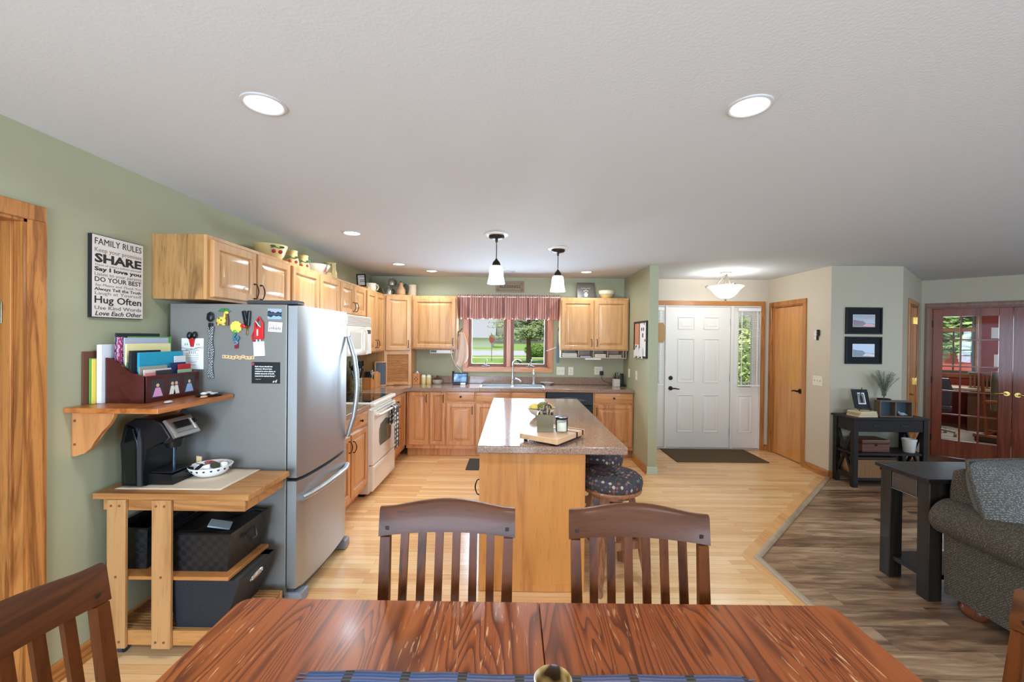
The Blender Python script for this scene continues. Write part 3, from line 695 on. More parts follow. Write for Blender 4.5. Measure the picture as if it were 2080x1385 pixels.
# mail cubbies hung beneath that cabinet
sh = thing('cubby_shelf', 'low pale shelf of mail pigeonholes hanging under the right wall cabinet', 'shelf', (1.09, 5.95, 1.306))
m = M().box(.645, 1.545, 5.83, 6.10, 1.306, 1.315).box(.645, 1.545, 6.095, 6.105, 1.315, 1.408)
for x in (.645, .885, 1.09, 1.285, 1.5, 1.537): m.box(x, x+.008, 5.83, 6.10, 1.315, 1.409)
m.build('pigeonholes', solid('pale_laminate', (196, 172, 146), .5), sh)
pc = [(222, 216, 206), (190, 196, 204), (226, 214, 190), (206, 188, 170), (172, 178, 190)]
for i, (x0, x1, k) in enumerate(((.66, .875, 6), (.91, 1.07, 2), (1.105, 1.27, 5), (1.30, 1.49, 4), (.665, .86, 1))):
    if i == 4: continue
    m = M()
    for j in range(k): m.box(x0+random.uniform(0, .015), x1-random.uniform(0, .015), 5.835+random.uniform(0, .02), 6.05, 1.3155+j*.010, 1.3235+j*.010)
    tag(m.build('mail_stack', solid('mail%d' % i, pc[i], .7)), ['thick stack of white mail in the leftmost pigeonhole', 'thin stack of blue-grey papers in the second pigeonhole', 'stack of cream papers in the middle pigeonhole', 'stack of brownish papers in the wide right pigeonhole'][i], 'paper', 'mail in the pigeonholes')
tag(M().box(.98, 1.2, 5.83, 5.90, 1.284, 1.3055, .006).build('under_cabinet_light', m_white), 'slim white light bar under the mail pigeonholes', 'light')

# base run along the window wall
TBB = FR((0, 5.561, 0), (1, 0, 0))
bm_ = (m_base, m_basex)
NB = -.548
def toe(u0, u1): return (u0, u1, .002, .112, NB, -.075)
cabinet('oak base cabinet with a tall single door in the inside corner', TBB, [(-1.40, -1.097, .112, .870, NB, 0), toe(-1.40, -1.097)], [(-1.366, -1.105, .160, .855, (-1.135, .77))], name='base_cabinet', mats=bm_)
cabinet('narrow oak base cabinet with a slim tall door left of the drawer unit', TBB, [(-1.096, -.878, .112, .870, NB, 0), toe(-1.096, -.878)], [(-1.088, -.886, .160, .855, (-.912, .77))], name='base_cabinet', mats=bm_)
cabinet('oak base cabinet with one drawer over one door left of the sink', TBB, [(-.877, -.497, .112, .870, NB, 0), toe(-.877, -.497)], [(-.867, -.507, .160, .712, (-.535, .62))], [(-.867, -.507, .736, .862)], name='base_cabinet', mats=bm_)
cabinet('oak sink base cabinet with two false drawer fronts over two doors', TBB, [(-.496, .424, .112, .72, NB, 0), (-.496, .424, .72, .870, -.02, 0), toe(-.496, .424)], [(-.487, -.045, .160, .712, (-.075, .62)), (-.020, .413, .160, .712, (.01, .62))], [(-.487, -.045, .736, .862), (-.020, .413, .736, .862)], name='sink_cabinet', mats=bm_)
cabinet('oak base cabinet with drawer and door between dishwasher and green wall', TBB, [(1.044, 1.572, .112, .870, NB, 0), toe(1.044, 1.572)], [(1.062, 1.560, .160, .712, (1.088, .62))], [(1.062, 1.560, .736, .862)], name='base_cabinet', mats=bm_)
# dishwasher
dw = thing('dishwasher', 'black built-in dishwasher under the counter behind the island', 'dishwasher', (.737, 5.55, 0))
M().box(.432, 1.037, 5.57, 6.09, .11, .866).box(.44, 1.03, 5.63, 5.66, .005, .11).build('body', m_blkm, dw)
M().box(.434, 1.035, 5.535, 5.57, .12, .70, .004).build('door', m_blk, dw)
m = M().box(.434, 1.035, 5.535, 5.57, .705, .868, .004)
pn = m.build('control_panel', mat('blue_black_panel', (34, 44, 54), .3), dw)
m = M().surf(lambda u, v: (.50+.47*u, 5.534-.012*math.sin(PI*u)*math.sin(PI*v), .765+(v-.5)*.095*math.sin(PI*u)), 18, 6)
m.build('handle_recess', solid('charcoal_recess', (58, 66, 70), .3), pn)
m = M()
for i in range(9): m.cyl((.66+i*.019, 5.526, .775), (.66+i*.019, 5.518, .775), .0045)
m.build('buttons', solid('grey_button', (150, 152, 150), .4), pn)
# left run base units
TLB = FR((-1.421, 0, 0), (0, 1, 0)); ND = -.625
tl = lambda a, b: (a, b, .002, .112, ND, -.075)
bl = (m_base, m_basey)
cabinet('oak base cabinet between the refrigerator and the range', TLB, [(3.22, 4.108, .112, .870, ND, 0), tl(3.22, 4.108)],
        [(3.26, 3.655, .160, .712, (3.62, .62)), (3.685, 4.085, .160, .712, (3.715, .60))], [(3.26, 3.655, .736, .862), (3.685, 4.085, .736, .862)], name='base_cabinet', mats=bl)
cabinet('oak drawer base with three stacked drawers right of the range', TLB, [(4.892, 5.305, .112, .870, ND, 0), tl(4.892, 5.305)], [], [(4.91, 5.295, .712, .855), (4.91, 5.295, .440, .690), (4.91, 5.295, .160, .420)], name='base_cabinet', mats=bl)
cabinet('oak base cabinet with a slim door beside the inside corner', TLB, [(5.306, 5.56, .112, .870, ND, 0), tl(5.306, 5.636)], [(5.318, 5.535, .160, .855, None)], name='base_cabinet', mats=bl)
# worktops
m = M().box(-2.052, -1.385, 3.215, 4.116, .871, .915, .006, 2)
tag(m.build('worktop', m_lam), 'short speckled brown laminate worktop between refrigerator and range', 'countertop')
m = M()
ct = [(-2.052, 4.885), (-1.385, 4.885), (-1.385, 5.44), (-1.325, 5.515), (-.44, 5.515), (-.44, 5.60), (-.44, 5.98), (-.44, 6.108), (-2.052, 6.108)]
m.prism(ct, .871, .915, 'z', .004)
m.box(-.44, .405, 5.515, 5.60, .871, .915, .004).box(-.44, .405, 5.985, 6.108, .871, .915, .002).box(.405, 1.575, 5.515, 6.108, .871, .915, .004)
ctop = m.build('worktop', m_lam)
tag(ctop, 'long L-shaped speckled brown laminate worktop under the kitchen window', 'countertop')
tag(M().box(-1.399, 1.574, 6.088, 6.109, .9155, 1.018, .004).build('backsplash', m_lam), 'low speckled laminate backsplash strip along the wall under the window', 'backsplash')
# sink, taps
sk = thing('sink', 'double-bowl stainless sink set in the worktop under the window', 'sink', (-.018, 5.79, .75))
m = M().box(-.452, .417, 5.588, 5.612, .9145, .922, .003).box(-.452, .417, 5.92, 6.05, .9145, .922, .003).box(-.452, -.425, 5.6, 6.0, .9145, .922, .003).box(.39, .417, 5.6, 6.0, .9145, .922, .003).box(-.03, 0, 5.6, 5.93, .9145, .922, .003)
m.build('rim', m_steel, sk)
for x0, x1 in ((-.428, -.028), (-.002, .393)):
    m = M().box(x0, x0+.004, 5.605, 5.93, .745, .916).box(x1-.004, x1, 5.605, 5.93, .745, .916).box(x0, x1, 5.605, 5.609, .745, .916).box(x0, x1, 5.926, 5.93, .745, .916).box(x0, x1, 5.605, 5.93, .741, .745)
    m.build('bowl', m_steel, sk)
fa = thing('faucet', 'tall chrome kitchen faucet with pull-down spray at the sink centre', 'faucet', (-.015, 5.99, .922))
M().lathe([(.032, 0), (.030, .012), (.022, .03), (.021, .10), (.016, .12), (0, .122)], (-.015, 5.99, .922), 18).build('base', m_chrome, fa)
m = M().tube([(-.015, 5.99, 1.03), (-.013, 5.99, 1.16), (-.005, 5.985, 1.225), (.02, 5.97, 1.255), (.05, 5.95, 1.258)], [.013, .012, .012, .013, .014], 12)
m.build('spout', m_chrome, fa)
M().tube([(.045, 5.953, 1.262), (.075, 5.935, 1.252), (.10, 5.92, 1.232)], [.015, .018, .020], 12).build('spray_head', solid('dark_chrome', (92, 92, 94), .25, metal=.9), fa)
M().tube([(-.01, 5.985, .985), (.03, 5.96, 1.0), (.075, 5.93, .985), (.10, 5.91, .965)], [.018, .017, .014, .010], 10).build('lever', m_chrome, fa)
ft = thing('filter_tap', 'slim white filter tap behind the sink right of the faucet', 'faucet', (.283, 6.0, .922))
M().lathe([(.022, 0), (.018, .01), (.012, .03), (.012, .06), (.018, .07), (.018, .10), (.012, .115), (.017, .13), (.017, .165), (.009, .18), (.009, .205), (0, .208)], (.283, 6.0, .922), 16).build('body', solid('chrome_white', (226, 224, 220), .2, metal=.3), ft)
M().tube([(.283, 5.995, 1.04), (.283, 5.96, 1.05), (.283, 5.93, 1.03), (.29, 5.90, .97)], [.009, .009, .008, .007], 8).build('spout', m_chrome, ft)
# ------------------------------------------------------------------ kitchen window
w1 = thing('window_1', None, None, (-.084, BY, 1.08)); w1['kind'] = 'structure'
m = M().box(-.732, -.667, 6.088, 6.111, 1.078, 2.045, .004).box(.499, .564, 6.088, 6.111, 1.078, 2.045, .004)
m.build('casing', m_winw, w1)
M().box(-.732, .564, 6.086, 6.112, 1.078, 1.145, .004).box(-.732, .564, 6.088, 6.111, 1.978, 2.045, .004).build('casing_rail', wood('window_oak_level', (206, 140, 92), (160, 98, 56), 'x', 1.4, .35, .3), w1)
m = M().box(-.67, -.655, 6.10, 6.25, 1.14, 1.98).box(.485, .50, 6.10, 6.25, 1.14, 1.98).box(-.67, .50, 6.10, 6.25, 1.14, 1.155).box(-.67, .50, 6.10, 6.25, 1.965, 1.98).box(-.105, -.045, 6.10, 6.25, 1.155, 1.965, .004)
m.build('jamb', m_winw, w1)
for a, b in ((-.655, -.105), (-.045, .485)):
    m = M().box(a, a+.045, 6.15, 6.20, 1.155, 1.965, .003).box(b-.045, b, 6.15, 6.20, 1.155, 1.965, .003).box(a+.045, b-.045, 6.151, 6.199, 1.155, 1.197, .003).box(a+.045, b-.045, 6.151, 6.199, 1.925, 1.965, .003)
    s_ = m.build('sash', solid('sash_brown', (120, 84, 62), .5), w1)
    M().box(a+.04, b-.04, 6.172, 6.177, 1.19, 1.93).build('pane', m_paneclear, s_)
    x = (a+b)/2-.03 if a < -.3 else (a+b)/2+.01
    m = M().box(x-.055, x+.06, 6.105, 6.145, 1.155, 1.172, .004).lathe([(.02, 0), (.018, .012), (.010, .02), (0, .021)], (x, 6.11, 1.170), 12)
    m.tube([(x, 6.105, 1.18), (x+.004, 6.09, 1.20), (x+.018, 6.085, 1.235), (x+.022, 6.085, 1.262)], [.007, .006, .006, .010], 8)
    m.tube([(x, 6.105, 1.18), (x+.03, 6.09, 1.172), (x+.065, 6.085, 1.165)], [.008, .007, .007], 8)
    m.build('crank', solid('pewter', (98, 94, 90), .3, metal=.8), s_)
# valance
def val(u, v):
    x = -.800+1.455*u
    ph = u*2*PI*19
    amp = .012+.020*v
    w = math.sin(ph*.9+2.8*math.sin(u*17)+1.5*math.sin(u*41+2)+(1-v)*1.6*math.sin(u*29))*amp*1.9*(.6+.4*math.sin(u*57+1))+.006*math.sin(ph*2.3+u*40)*(1.2-v)
    if v < .10: w = .011*math.sin(ph*2.1+2*math.sin(u*33))
    x += .006*math.sin(ph*.5+u*30)*v
    z = 2.178-.345*v+.006*math.sin(ph*1.3)*(v < .05)+.005*math.sin(ph+.6)*(v > .95)
    return (x, 6.02+w-.012*v, z)
def vmat():
    m = mat('striped_rose_fabric', (176, 112, 104), .85, sheen=.2); p = pbsdf(m); tc = nd(m, 'ShaderNodeTexCoord')
    mp = nd(m, 'ShaderNodeMapping'); mp.inputs['Scale'].default_value = (1, 0, 0); lk(m, tc.outputs['Object'], mp.inputs[0])
    a = nd(m, 'ShaderNodeTexWave', Scale=9.5, Distortion=0, bands_direction='X'); lk(m, mp.outputs[0], a.inputs['Vector'])
    b = nd(m, 'ShaderNodeTexWave', Scale=33.0, bands_direction='X'); lk(m, mp.outputs[0], b.inputs['Vector'])
    c = mix(m, ramp_f(m, b.outputs['Fac'], .82, .95), ramp(m, a.outputs['Fac'], [(0, (176, 110, 98)), (.5, (196, 138, 122)), (1, (220, 182, 162))]), (150, 88, 86))
    lk(m, c, p.inputs['Base Color']); return m
va = thing('window_valance', 'gathered rose striped fabric valance across the kitchen window', 'valance', (-.07, 6.02, 1.83))
M().surf(val, 300, 18).build('fabric', vmat(), va, smooth=80, recalc=False, solid=.002)
M().cyl((-.80, 6.02, 2.15), (.655, 6.02, 2.15), .008).cyl((-.795, 6.02, 2.15), (-.795, 6.108, 2.15), .006).cyl((.65, 6.02, 2.15), (.65, 6.108, 2.15), .006).build('rod', m_white, va)
# BLESSINGS plaque
bp_ = thing('wall_plaque', 'brown rectangular plaque lettered BLESSINGS above the window valance', 'sign', (-.064, 6.10, 2.227))
M().rings(.412, .158, [(0, 0), (0, .012), (.004, .014), (.012, .014)], FR((-.270, 6.109, 2.227), (1, 0, 0))).build('board', solid('tan_plaque', (150, 128, 102), .6), bp_)
m = M(); T = FR((-.270, 6.0945, 2.227), (1, 0, 0))
for x0, x1, z0, z1 in ((.055, .357, .128, .131), (.055, .357, .027, .030), (.030, .033, .05, .108), (.379, .382, .05, .108)):
    m.box(x0, x1, z0, z1, 0, .001, T=T)
for x in (.036, .376):
    for z in (.034, .124):
        m.tube([(x+.017*math.cos(a*PI/8), z+.017*math.sin(a*PI/8), .0005) for a in range(16)], .0018, 6, True, T=T).cyl((x, z, 0), (x, z, .001), .006, T=T)
m.build('border', solid('brown_print', (96, 72, 54), .6), bp_)
M().text('BLESSINGS', .06, T @ Matrix.Translation((.206, .079, .0006)), width=.30, bold=.0005).build('lettering', solid('dark_brown_print', (58, 46, 38), .6), bp_, smooth=0)

# ------------------------------------------------------------------ island
isl = thing('kitchen_island', 'oak kitchen island with a long speckled brown laminate top', 'kitchen island', (.24, 3.6, 0))
M().box(-.221, .700, 2.572, 4.64, .866, .915, .010, 3).build('worktop', m_lam, isl)
M().box(-.175, .448, 2.64, 4.60, .11, .866).box(-.13, .448, 2.66, 4.58, .002, .11).build('carcass', m_isl, isl)
M().box(-.205, .450, 2.622, 2.645, .003, .866, .0015).box(-.06, .448, 2.618, 2.623, .003, .045, .001).build('end_panel', m_isl, isl)
TI = FR((-.185, 0, 0), (0, -1, 0))                                   # left face, looking towards -x
for (a, b) in ((-4.57, -3.95), (-3.93, -3.32), (-3.30, -2.67)):
    D = M().rings(b-a, .55, DOORP, TI @ Matrix.Translation((a, .16, .021))).build('door', m_base, isl, smooth=25)
    pull(TI @ Matrix.Translation((b-.03, .62, .021)), D)
    D = M().rings(b-a, .126, DRAWP, TI @ Matrix.Translation((a, .733, .021))).build('drawer', m_basey, isl, smooth=25)
    knob(TI @ Matrix.Translation(((a+b)/2, .796, .021)), D)
tag(M().box(-.56, -.40, 5.02, 5.48, .0005, .010, .004).build('floor_mat', mat('charcoal_mat', (70, 66, 62), .9, bump=(200, .3))), 'dark grey mat on the oak floor in front of the sink cabinet', 'mat')

# ------------------------------------------------------------------ refrigerator
fr = thing('refrigerator', 'stainless steel bottom-freezer refrigerator with dark grey sides', 'refrigerator', (-1.64, 2.825, 0))
FYN, FYF = 2.46, 3.195
M().box(-2.0, -1.318, FYN, FYF, .04, 1.752, .006, 2).build('body', m_steelside, fr)
M().box(-1.34, -1.275, FYN+.02, FYF-.02, .022, .095, .004).build('base_grille', solid('grille_grey', (72, 72, 74), .5), fr)
for y in (FYN+.045, FYF-.05):
    M().box(-1.36, -1.222, y-.045, y+.045, .002, .07, .012, 3).build('foot', solid('foot_grey', (128, 130, 134), .4), fr)
def fdoor(z0, z1, nm):
    N = 14; pts = [(-1.312, FYN+.004)]
    for i in range(N+1):
        s = i/N; y = FYN+.004+(FYF-FYN-.008)*s; e = min(s, 1-s)*(FYF-FYN)
        x = -1.248 + .024*(1-(2*s-1)**2)
        if e < .02: x -= (.02-e)*.55
        pts.append((x, y))
    pts.append((-1.312, FYF-.004))
    return M().prism(pts, z0, z1, 'z').build(nm, m_steel, fr, smooth=30)
M().box(-1.318, -1.311, FYN+.01, FYF-.01, .10, 1.745).build('gasket', m_blkm, fr)
up_ = fdoor(.742, 1.745, 'door'); lo_ = fdoor(.095, .722, 'freezer_drawer')
m = M()
hy = FYF-.055; hx = -1.226
m.tube([(hx, hy, .83), (hx+.018, hy, .89), (hx+.045, hy, .98), (hx+.062, hy, 1.10), (hx+.068, hy, 1.20), (hx+.062, hy, 1.30), (hx+.045, hy, 1.42), (hx+.018, hy, 1.51), (hx, hy, 1.57)], [.016, .018, .018, .017, .017, .017, .018, .018, .016], 12)
m.build('handle', m_steel, up_)
m = M(); k = 10
m.tube([(-1.236+.024*(1-(2*i/k-1)**2)+.040*math.sin(PI*i/k), FYN+.03+(FYF-FYN-.06)*i/k, .640+.012*math.cos(PI*(i/k-.5)*2)-.012) for i in range(k+1)], .017, 12)
m.build('handle', m_steel, lo_)
M().box(-1.56, -1.262, FYN+.004, FYN+.10, 1.752, 1.776, .010, 2).build('hinge_cover', m_dkgrey, fr)
M().box(-1.2335, -1.231, FYF-.165, FYF-.115, 1.652, 1.664, .001).lathe([(.012, 0), (.011, .001), (0, .0012)], n=12, T=FR((-1.2325, FYF-.14, 1.645), (0, 1, 0))).build('badge', solid('badge_grey', (112, 114, 118), .4), up_)

# ------------------------------------------------------------------ range
rg = thing('range', 'bisque freestanding electric range with a black glass cooktop', 'stove', (-1.70, 4.5, 0))
RY0, RY1 = 4.122, 4.880
M().box(-2.03, -1.40, RY0, RY1, .03, .885, .004).build('body', m_bisque, rg)
M().box(-1.98, -1.45, RY0+.02, RY1-.02, 0, .03).build('base', m_blkm, rg)
M().box(-2.03, -1.352, RY0, RY1, .885, .924, .012, 3).build('cooktop_frame', m_bisque, rg)
gl = M().box(-1.97, -1.405, RY0+.035, RY1-.035, .9235, .9255).build('glass_top', mat('black_glass', (24, 26, 28), .05), rg)
m = M()
for x, y, r in ((-1.82, 4.31, .085), (-1.82, 4.70, .10), (-1.55, 4.31, .10), (-1.55, 4.70, .085)):
    m.tube([(x+r*math.cos(a*PI/16), y+r*math.sin(a*PI/16), .9256) for a in range(32)], .0012, 4, True)
m.build('burner_rings', solid('burner_grey', (92, 92, 92), .3), gl)
M().box(-2.04, -1.975, RY0, RY1, .885, 1.055, .015, 3).build('control_panel', m_bisque, rg)
TRG = FR((-1.40, 0, 0), (0, 1, 0))
od = M().rings(RY1-RY0-.01, .535, [(0, 0), (0, .036), (.008, .045), (.03, .045)], TRG @ Matrix.Translation((RY0+.005, .315, 0))).build('oven_door', m_bisque, rg)
wz0, wz1 = .46, .70
pts = [(RY0+.20, wz0), (RY1-.20, wz0), (RY1-.17, wz0+.05), (RY1-.17, wz1-.07), (RY1-.21, wz1-.02), (RY0+.38, wz1+.012), (RY0+.21, wz1-.02), (RY0+.17, wz1-.07), (RY0+.17, wz0+.05)]
M().prism(pts, -1.356, -1.3535, 'x').build('oven_window', mat('tinted_oven_glass', (104, 102, 84), .06), od)
m = M()
for y in (RY0+.07, RY1-.07): m.box(-1.356, -1.325, y-.014, y+.014, .792, .815, .005)
m.tube([(-1.325, RY0+.05, .803), (-1.31, RY0+.08, .803), (-1.308, 4.5, .803), (-1.31, RY1-.08, .803), (-1.325, RY1-.05, .803)], .0125, 12)
m.build('handle', m_bisque, od)
m = M()
for i in range(9): m.box(-1.357, -1.3545, RY0+.10+i*.065, RY0+.145+i*.065, .828, .836)
m.build('vent_slots', m_dkgrey, od)
M().rings(RY1-RY0-.01, .245, [(0, 0), (0, .036), (.012, .046), (.035, .046), (.05, .041)], TRG @ Matrix.Translation((RY0+.005, .058, 0))).build('storage_drawer', m_bisque, rg)
# dish towel over the oven handle
def towel(u, v):
    s = v*1.18; y = 4.585+.17*u+.006*math.sin(9*v)
    rip = .005*math.sin(u*14+1)*min(1, v*2)
    if s < .38: return (-1.292+rip+.004, y, .812-.40*(1-s/.38)) if False else (-1.334+rip*.3+.002, y, .815-.20*(1-s/.38))
    if s < .46:
        a = PI*(s-.38)/.08; return (-1.309-.0225*math.cos(a), y, .806+.020*math.sin(a)+.004)
    return (-1.286+rip, y+.012*u*(s-.46), .806-.46*(s-.46)/.72)
def pmat():
    m = mat('grey_white_print_cloth', (90, 84, 78), .9); p = pbsdf(m); v = coords(m, (1, 1, 1), rnd=False)
    a = nd(m, 'ShaderNodeTexVoronoi', Scale=22.0, Randomness=.25); lk(m, v, a.inputs['Vector'])
    lk(m, ramp(m, a.outputs['Distance'], [(0, (236, 230, 220)), (.42, (228, 220, 210)), (.5, (70, 64, 58)), (1, (70, 64, 58))]), p.inputs['Base Color']); return m
tag(M().surf(towel, 12, 48).build('dish_towel', pmat(), recalc=False, solid=.004, smooth=70), 'grey and white patterned dish towel hanging over the oven door handle', 'towel')
# microwave
mv = thing('microwave', 'white over-the-range microwave under the short wall cabinet', 'microwave', (-1.85, 4.57, 1.36))
M().box(-2.04, -1.690, 4.215, 4.932, 1.362, 1.792, .006, 2).build('body', m_bisque, mv)
TMW = FR((-1.69, 0, 0), (0, 1, 0))
m = M(TMW).box(4.217, 4.93, 1.685, 1.79, 0, .03, .004)
vg = m.build('vent_panel', m_bisque, mv)
m = M(TMW)
for i in range(6): m.box(4.235, 4.912, 1.697+i*.0145, 1.7035+i*.0145, .0295, .0325)
m.build('louvres', solid('vent_shadow', (150, 138, 122), .6), vg)
md = M().rings(.535, .305, [(0, 0), (0, .032), (.01, .038), (.055, .038), (.065, .034)], TMW @ Matrix.Translation((4.217, 1.372, 0))).build('door', m_bisque, mv)
M(TMW).box(4.30, 4.60, 1.44, 1.61, .034, .0358, .002).build('window', mat('mesh_window', (196, 186, 168), .25), md)
M(TMW).tube([(4.70, 1.40, .036), (4.695, 1.43, .062), (4.69, 1.525, .070), (4.695, 1.62, .062), (4.70, 1.65, .036)], .010, 10).build('handle', m_bisque, md)
m = M(TMW).box(4.754, 4.93, 1.372, 1.68, 0, .034, .004)
cp = m.build('control_panel', m_bisque, mv)
m = M(TMW).box(4.785, 4.90, 1.60, 1.645, .034, .036)
m.build('display', m_blk, cp)

# ------------------------------------------------------------------ ceiling lights
def can(x, y, power, label, lit=True, r=.078):
    t = thing('recessed_light', label, 'ceiling light', (x, y, CE), group='recessed ceiling lights')
    M().lathe([(r*.83, -.001), (r*.83, -.005), (r*.9, -.0075), (r, -.005), (r, 0)], (x, y, CE), 40).build('trim_ring', solid('light_trim_white', (196, 192, 188), .5), t)
    M().lathe([(0, -.0006), (r*.55, -.0009), (r*.84, -.0012), (r*.84, .0)], (x, y, CE), 32).build('lens', m_can, t)
    light('ceiling_disk_lamp', 'AREA', (x, y, CE-.012), power, (1, .95, .87), (0, 0, -1), shape='DISK', size=r*1.6, spread=rad(165))
CANP = 8
for x, y, lb in ((-.948, 1.597, 'large round recessed ceiling light above the coffee cart'), (.864, 1.584, 'large round recessed ceiling light above the near floor right of centre'),
                 (-1.371, 3.572, 'round recessed light above the refrigerator cabinets'), (-1.383, 5.068, 'round recessed light above the range, left of the corner pair'),
                 (-1.086, 5.569, 'small round recessed light above the corner cabinet'), (.93, 5.522, 'small round recessed light above the right wall cabinet')):
    can(x, y, CANP*(.55 if y > 5 else 1), lb)
tag(M().lathe([(.066, -.001), (.066, -.005), (.078, -.004), (.078, 0)], (-.07, 5.55, CE), 32).build('unlit_can_trim', solid('light_trim_white', (196, 192, 188), .5)), 'white ring on the ceiling behind the left pendant lamp', 'ceiling fitting')  # trim ring of an unlit recessed light over the sink
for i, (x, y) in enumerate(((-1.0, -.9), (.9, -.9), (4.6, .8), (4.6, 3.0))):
    light('ceiling_disk_lamp', 'AREA', (x, y, CE-.012), CANP*.8, (1, .95, .87), (0, 0, -1), shape='DISK', size=.13, spread=rad(165))  # lamps added out of view, without fixtures
# ------------------------------------------------------------------ pendants
def pendant(x, y, label):
    t = thing('pendant_lamp', label, 'pendant lamp', (x, y, 2.02), group='bell pendants over the island')
    M().lathe([(.098, 0), (.098, -.006), (.085, -.011), (.07, -.012), (0, -.012)], (x, y, CE), 32).build('ceiling_plate', m_white, t)
    M().lathe([(.066, -.012), (.066, -.026), (.058, -.034), (.03, -.040), (.012, -.044), (.008, -.07), (0, -.07)], (x, y, CE), 28).build('canopy', m_bronze, t)
    M().cyl((x, y, 2.23), (x, y, CE-.06), .0036, n=8).build('cord', m_blk, t)
    M().lathe([(0, .062), (.008, .060), (.012, .050), (.026, .036), (.034, .018), (.037, 0), (.030, -.004), (0, -.004)], (x, y, 2.176), 24).build('socket_cap', m_bronze, t)
    M().lathe([(.030, .150), (.045, .149), (.054, .135), (.058, .105), (.060, .075), (.064, .045), (.070, .020), (.074, .0), (.071, .001), (.062, .045), (.056, .105), (.05, .138), (.030, .146)], (x, y, 2.026), 36).build('shade', m_lamp, t)
    light('pendant_bulb', 'POINT', (x, y, 2.0), 7, (1, .93, .82), shadow_soft_size=.04)
pendant(-.155, 3.58, 'white glass bell pendant nearer the camera, hiding part of the plaque')
pendant(.418, 4.12, 'white glass bell pendant nearer the right wall cabinet')
# ------------------------------------------------------------------ entry lamp
el = thing('ceiling_lamp', 'frosted glass bowl ceiling lamp with scrolled bronze arms by the entry door', 'ceiling lamp', (2.70, 5.45, 2.10))
ex, ey = 2.70, 5.45
M().lathe([(0, 0), (.068, 0), (.068, -.012), (.055, -.022), (.02, -.028), (.012, -.034), (.010, -.15), (0, -.15)], (ex, ey, CE), 28).build('canopy', solid('pewter_bronze', (128, 118, 104), .4, metal=.7), el)
m = M()
for k in range(3):
    a = k*2*PI/3+.5; c, s = math.cos(a), math.sin(a)
    P = [(.02, -.03), (.035, -.055), (.05, -.085), (.075, -.115), (.095, -.145), (.085, -.172), (.055, -.178), (.04, -.160), (.055, -.145)]
    m.tube([(ex+r*c, ey+r*s, CE+z) for r, z in P], .006, 8)
    P = [(.09, -.165), (.14, -.178), (.19, -.170), (.225, -.160), (.238, -.172), (.228, -.184)]
    m.tube([(ex+r*c, ey+r*s, CE+z) for r, z in P], .006, 8)
m.build('arms', solid('pewter_bronze', (128, 118, 104), .4), el)
M().lathe([(0, -.335), (.05, -.330), (.09, -.312), (.13, -.275), (.165, -.225), (.20, -.195), (.212, -.184), (.208, -.180), (.195, -.188), (.16, -.215), (.125, -.265), (.085, -.302), (.05, -.322), (0, -.327)], (ex, ey, CE), 40).build('glass_bowl', m_lamp, el)
M().lathe([(0, -.335), (.016, -.336), (.018, -.345), (.008, -.352), (.011, -.362), (.006, -.372), (0, -.374)], (ex, ey, CE), 16).build('finial', m_bronze, el)
light('entry_bulb', 'POINT', (ex, ey, CE-.17), 3.5, (1, .93, .82), shadow_soft_size=.08)
light('entry_bulb_low', 'POINT', (ex, ey, CE-.42), 6, (1, .93, .82), shadow_soft_size=.10)

# ------------------------------------------------------------------ stools
def stool(x, y, rz, label):
    t = thing('bar_stool', label, 'stool', (x, y, 0), rz, group='round bar stools at the island')
    M().lathe([(0, .585), (.175, .585), (.190, .59), (.193, .602), (.186, .612), (0, .612)], n=40).build('seat_rim', m_stoolw, t, local=True)
    M().lathe([(0, .612), (.180, .612), (.194, .625), (.198, .650), (.192, .675), (.170, .694), (.12, .703), (.05, .706), (0, .7065)], n=40).build('cushion', m_tapes, t, local=True)
    for k in range(4):
        a = PI/4+k*PI/2; c, s = math.cos(a), math.sin(a); p = Vector((-s, c, 0))
        S = []
        for z, r in ((.585, .125), (.30, .185), (.002, .245)):
            S.append([(c*(r+dx)+p.x*dy, s*(r+dx)+p.y*dy, z) for dx, dy in ((-.014, -.026), (.014, -.026), (.014, .026), (-.014, .026))])
        M().sweep(S).build('leg', m_stoolw, t, local=True)
    m = M()
    for k in range(4):
        a = k*PI/2; r = .185*.7071
        m.box(-r-.01, r+.01, -.011, .011, .25, .30, T=Matrix.Rotation(a, 4, 'Z') @ Matrix.Translation((0, r+.005, 0)))
    m.build('stretchers', m_stoolw, t, local=True)
    M().cyl((0, 0, .555), (0, 0, .585), .14, n=28).build('swivel', m_stoolw, t, local=True)
    return t
stool(.653, 2.790, .25, 'round tapestry-cushioned bar stool nearest the table under the island overhang')
stool(.655, 3.30, .6, 'round tapestry-cushioned bar stool second along the island, half hidden')
# ------------------------------------------------------------------ things on the island
BT = TR(.262, 2.785, .915, -.62)
cbd = thing('cutting_board', 'striped maple cutting board with dark walnut bands on the island', 'cutting board', (.262, 2.785, .915), -.62)
xs = [(-.19, .06, 0), (.06, .078, 1), (.078, .150, 0), (.150, .168, 1), (.168, .19, 0)]
mm = [wood('board_maple', (224, 178, 134), (190, 138, 92), 'y', 1, .4, .1), wood('board_walnut', (84, 46, 36), (54, 28, 22), 'y', 1, .4, .1)]
M().box(-.14, .14, -.185, .06, .014, .048, .003).build('maple_slab', mm[0], cbd, local=True)
M().box(-.14, .14, .0605, .0845, .014, .048, .002).build('walnut_stripe', mm[1], cbd, local=True)
M().box(-.14, .14, .085, .143, .014, .048, .002).build('maple_slab', mm[0], cbd, local=True)
M().box(-.14, .14, .1435, .1675, .014, .048, .002).build('walnut_stripe', mm[1], cbd, local=True)
M().box(-.14, .14, .168, .188, .014, .048, .003).build('maple_slab', mm[0], cbd, local=True)
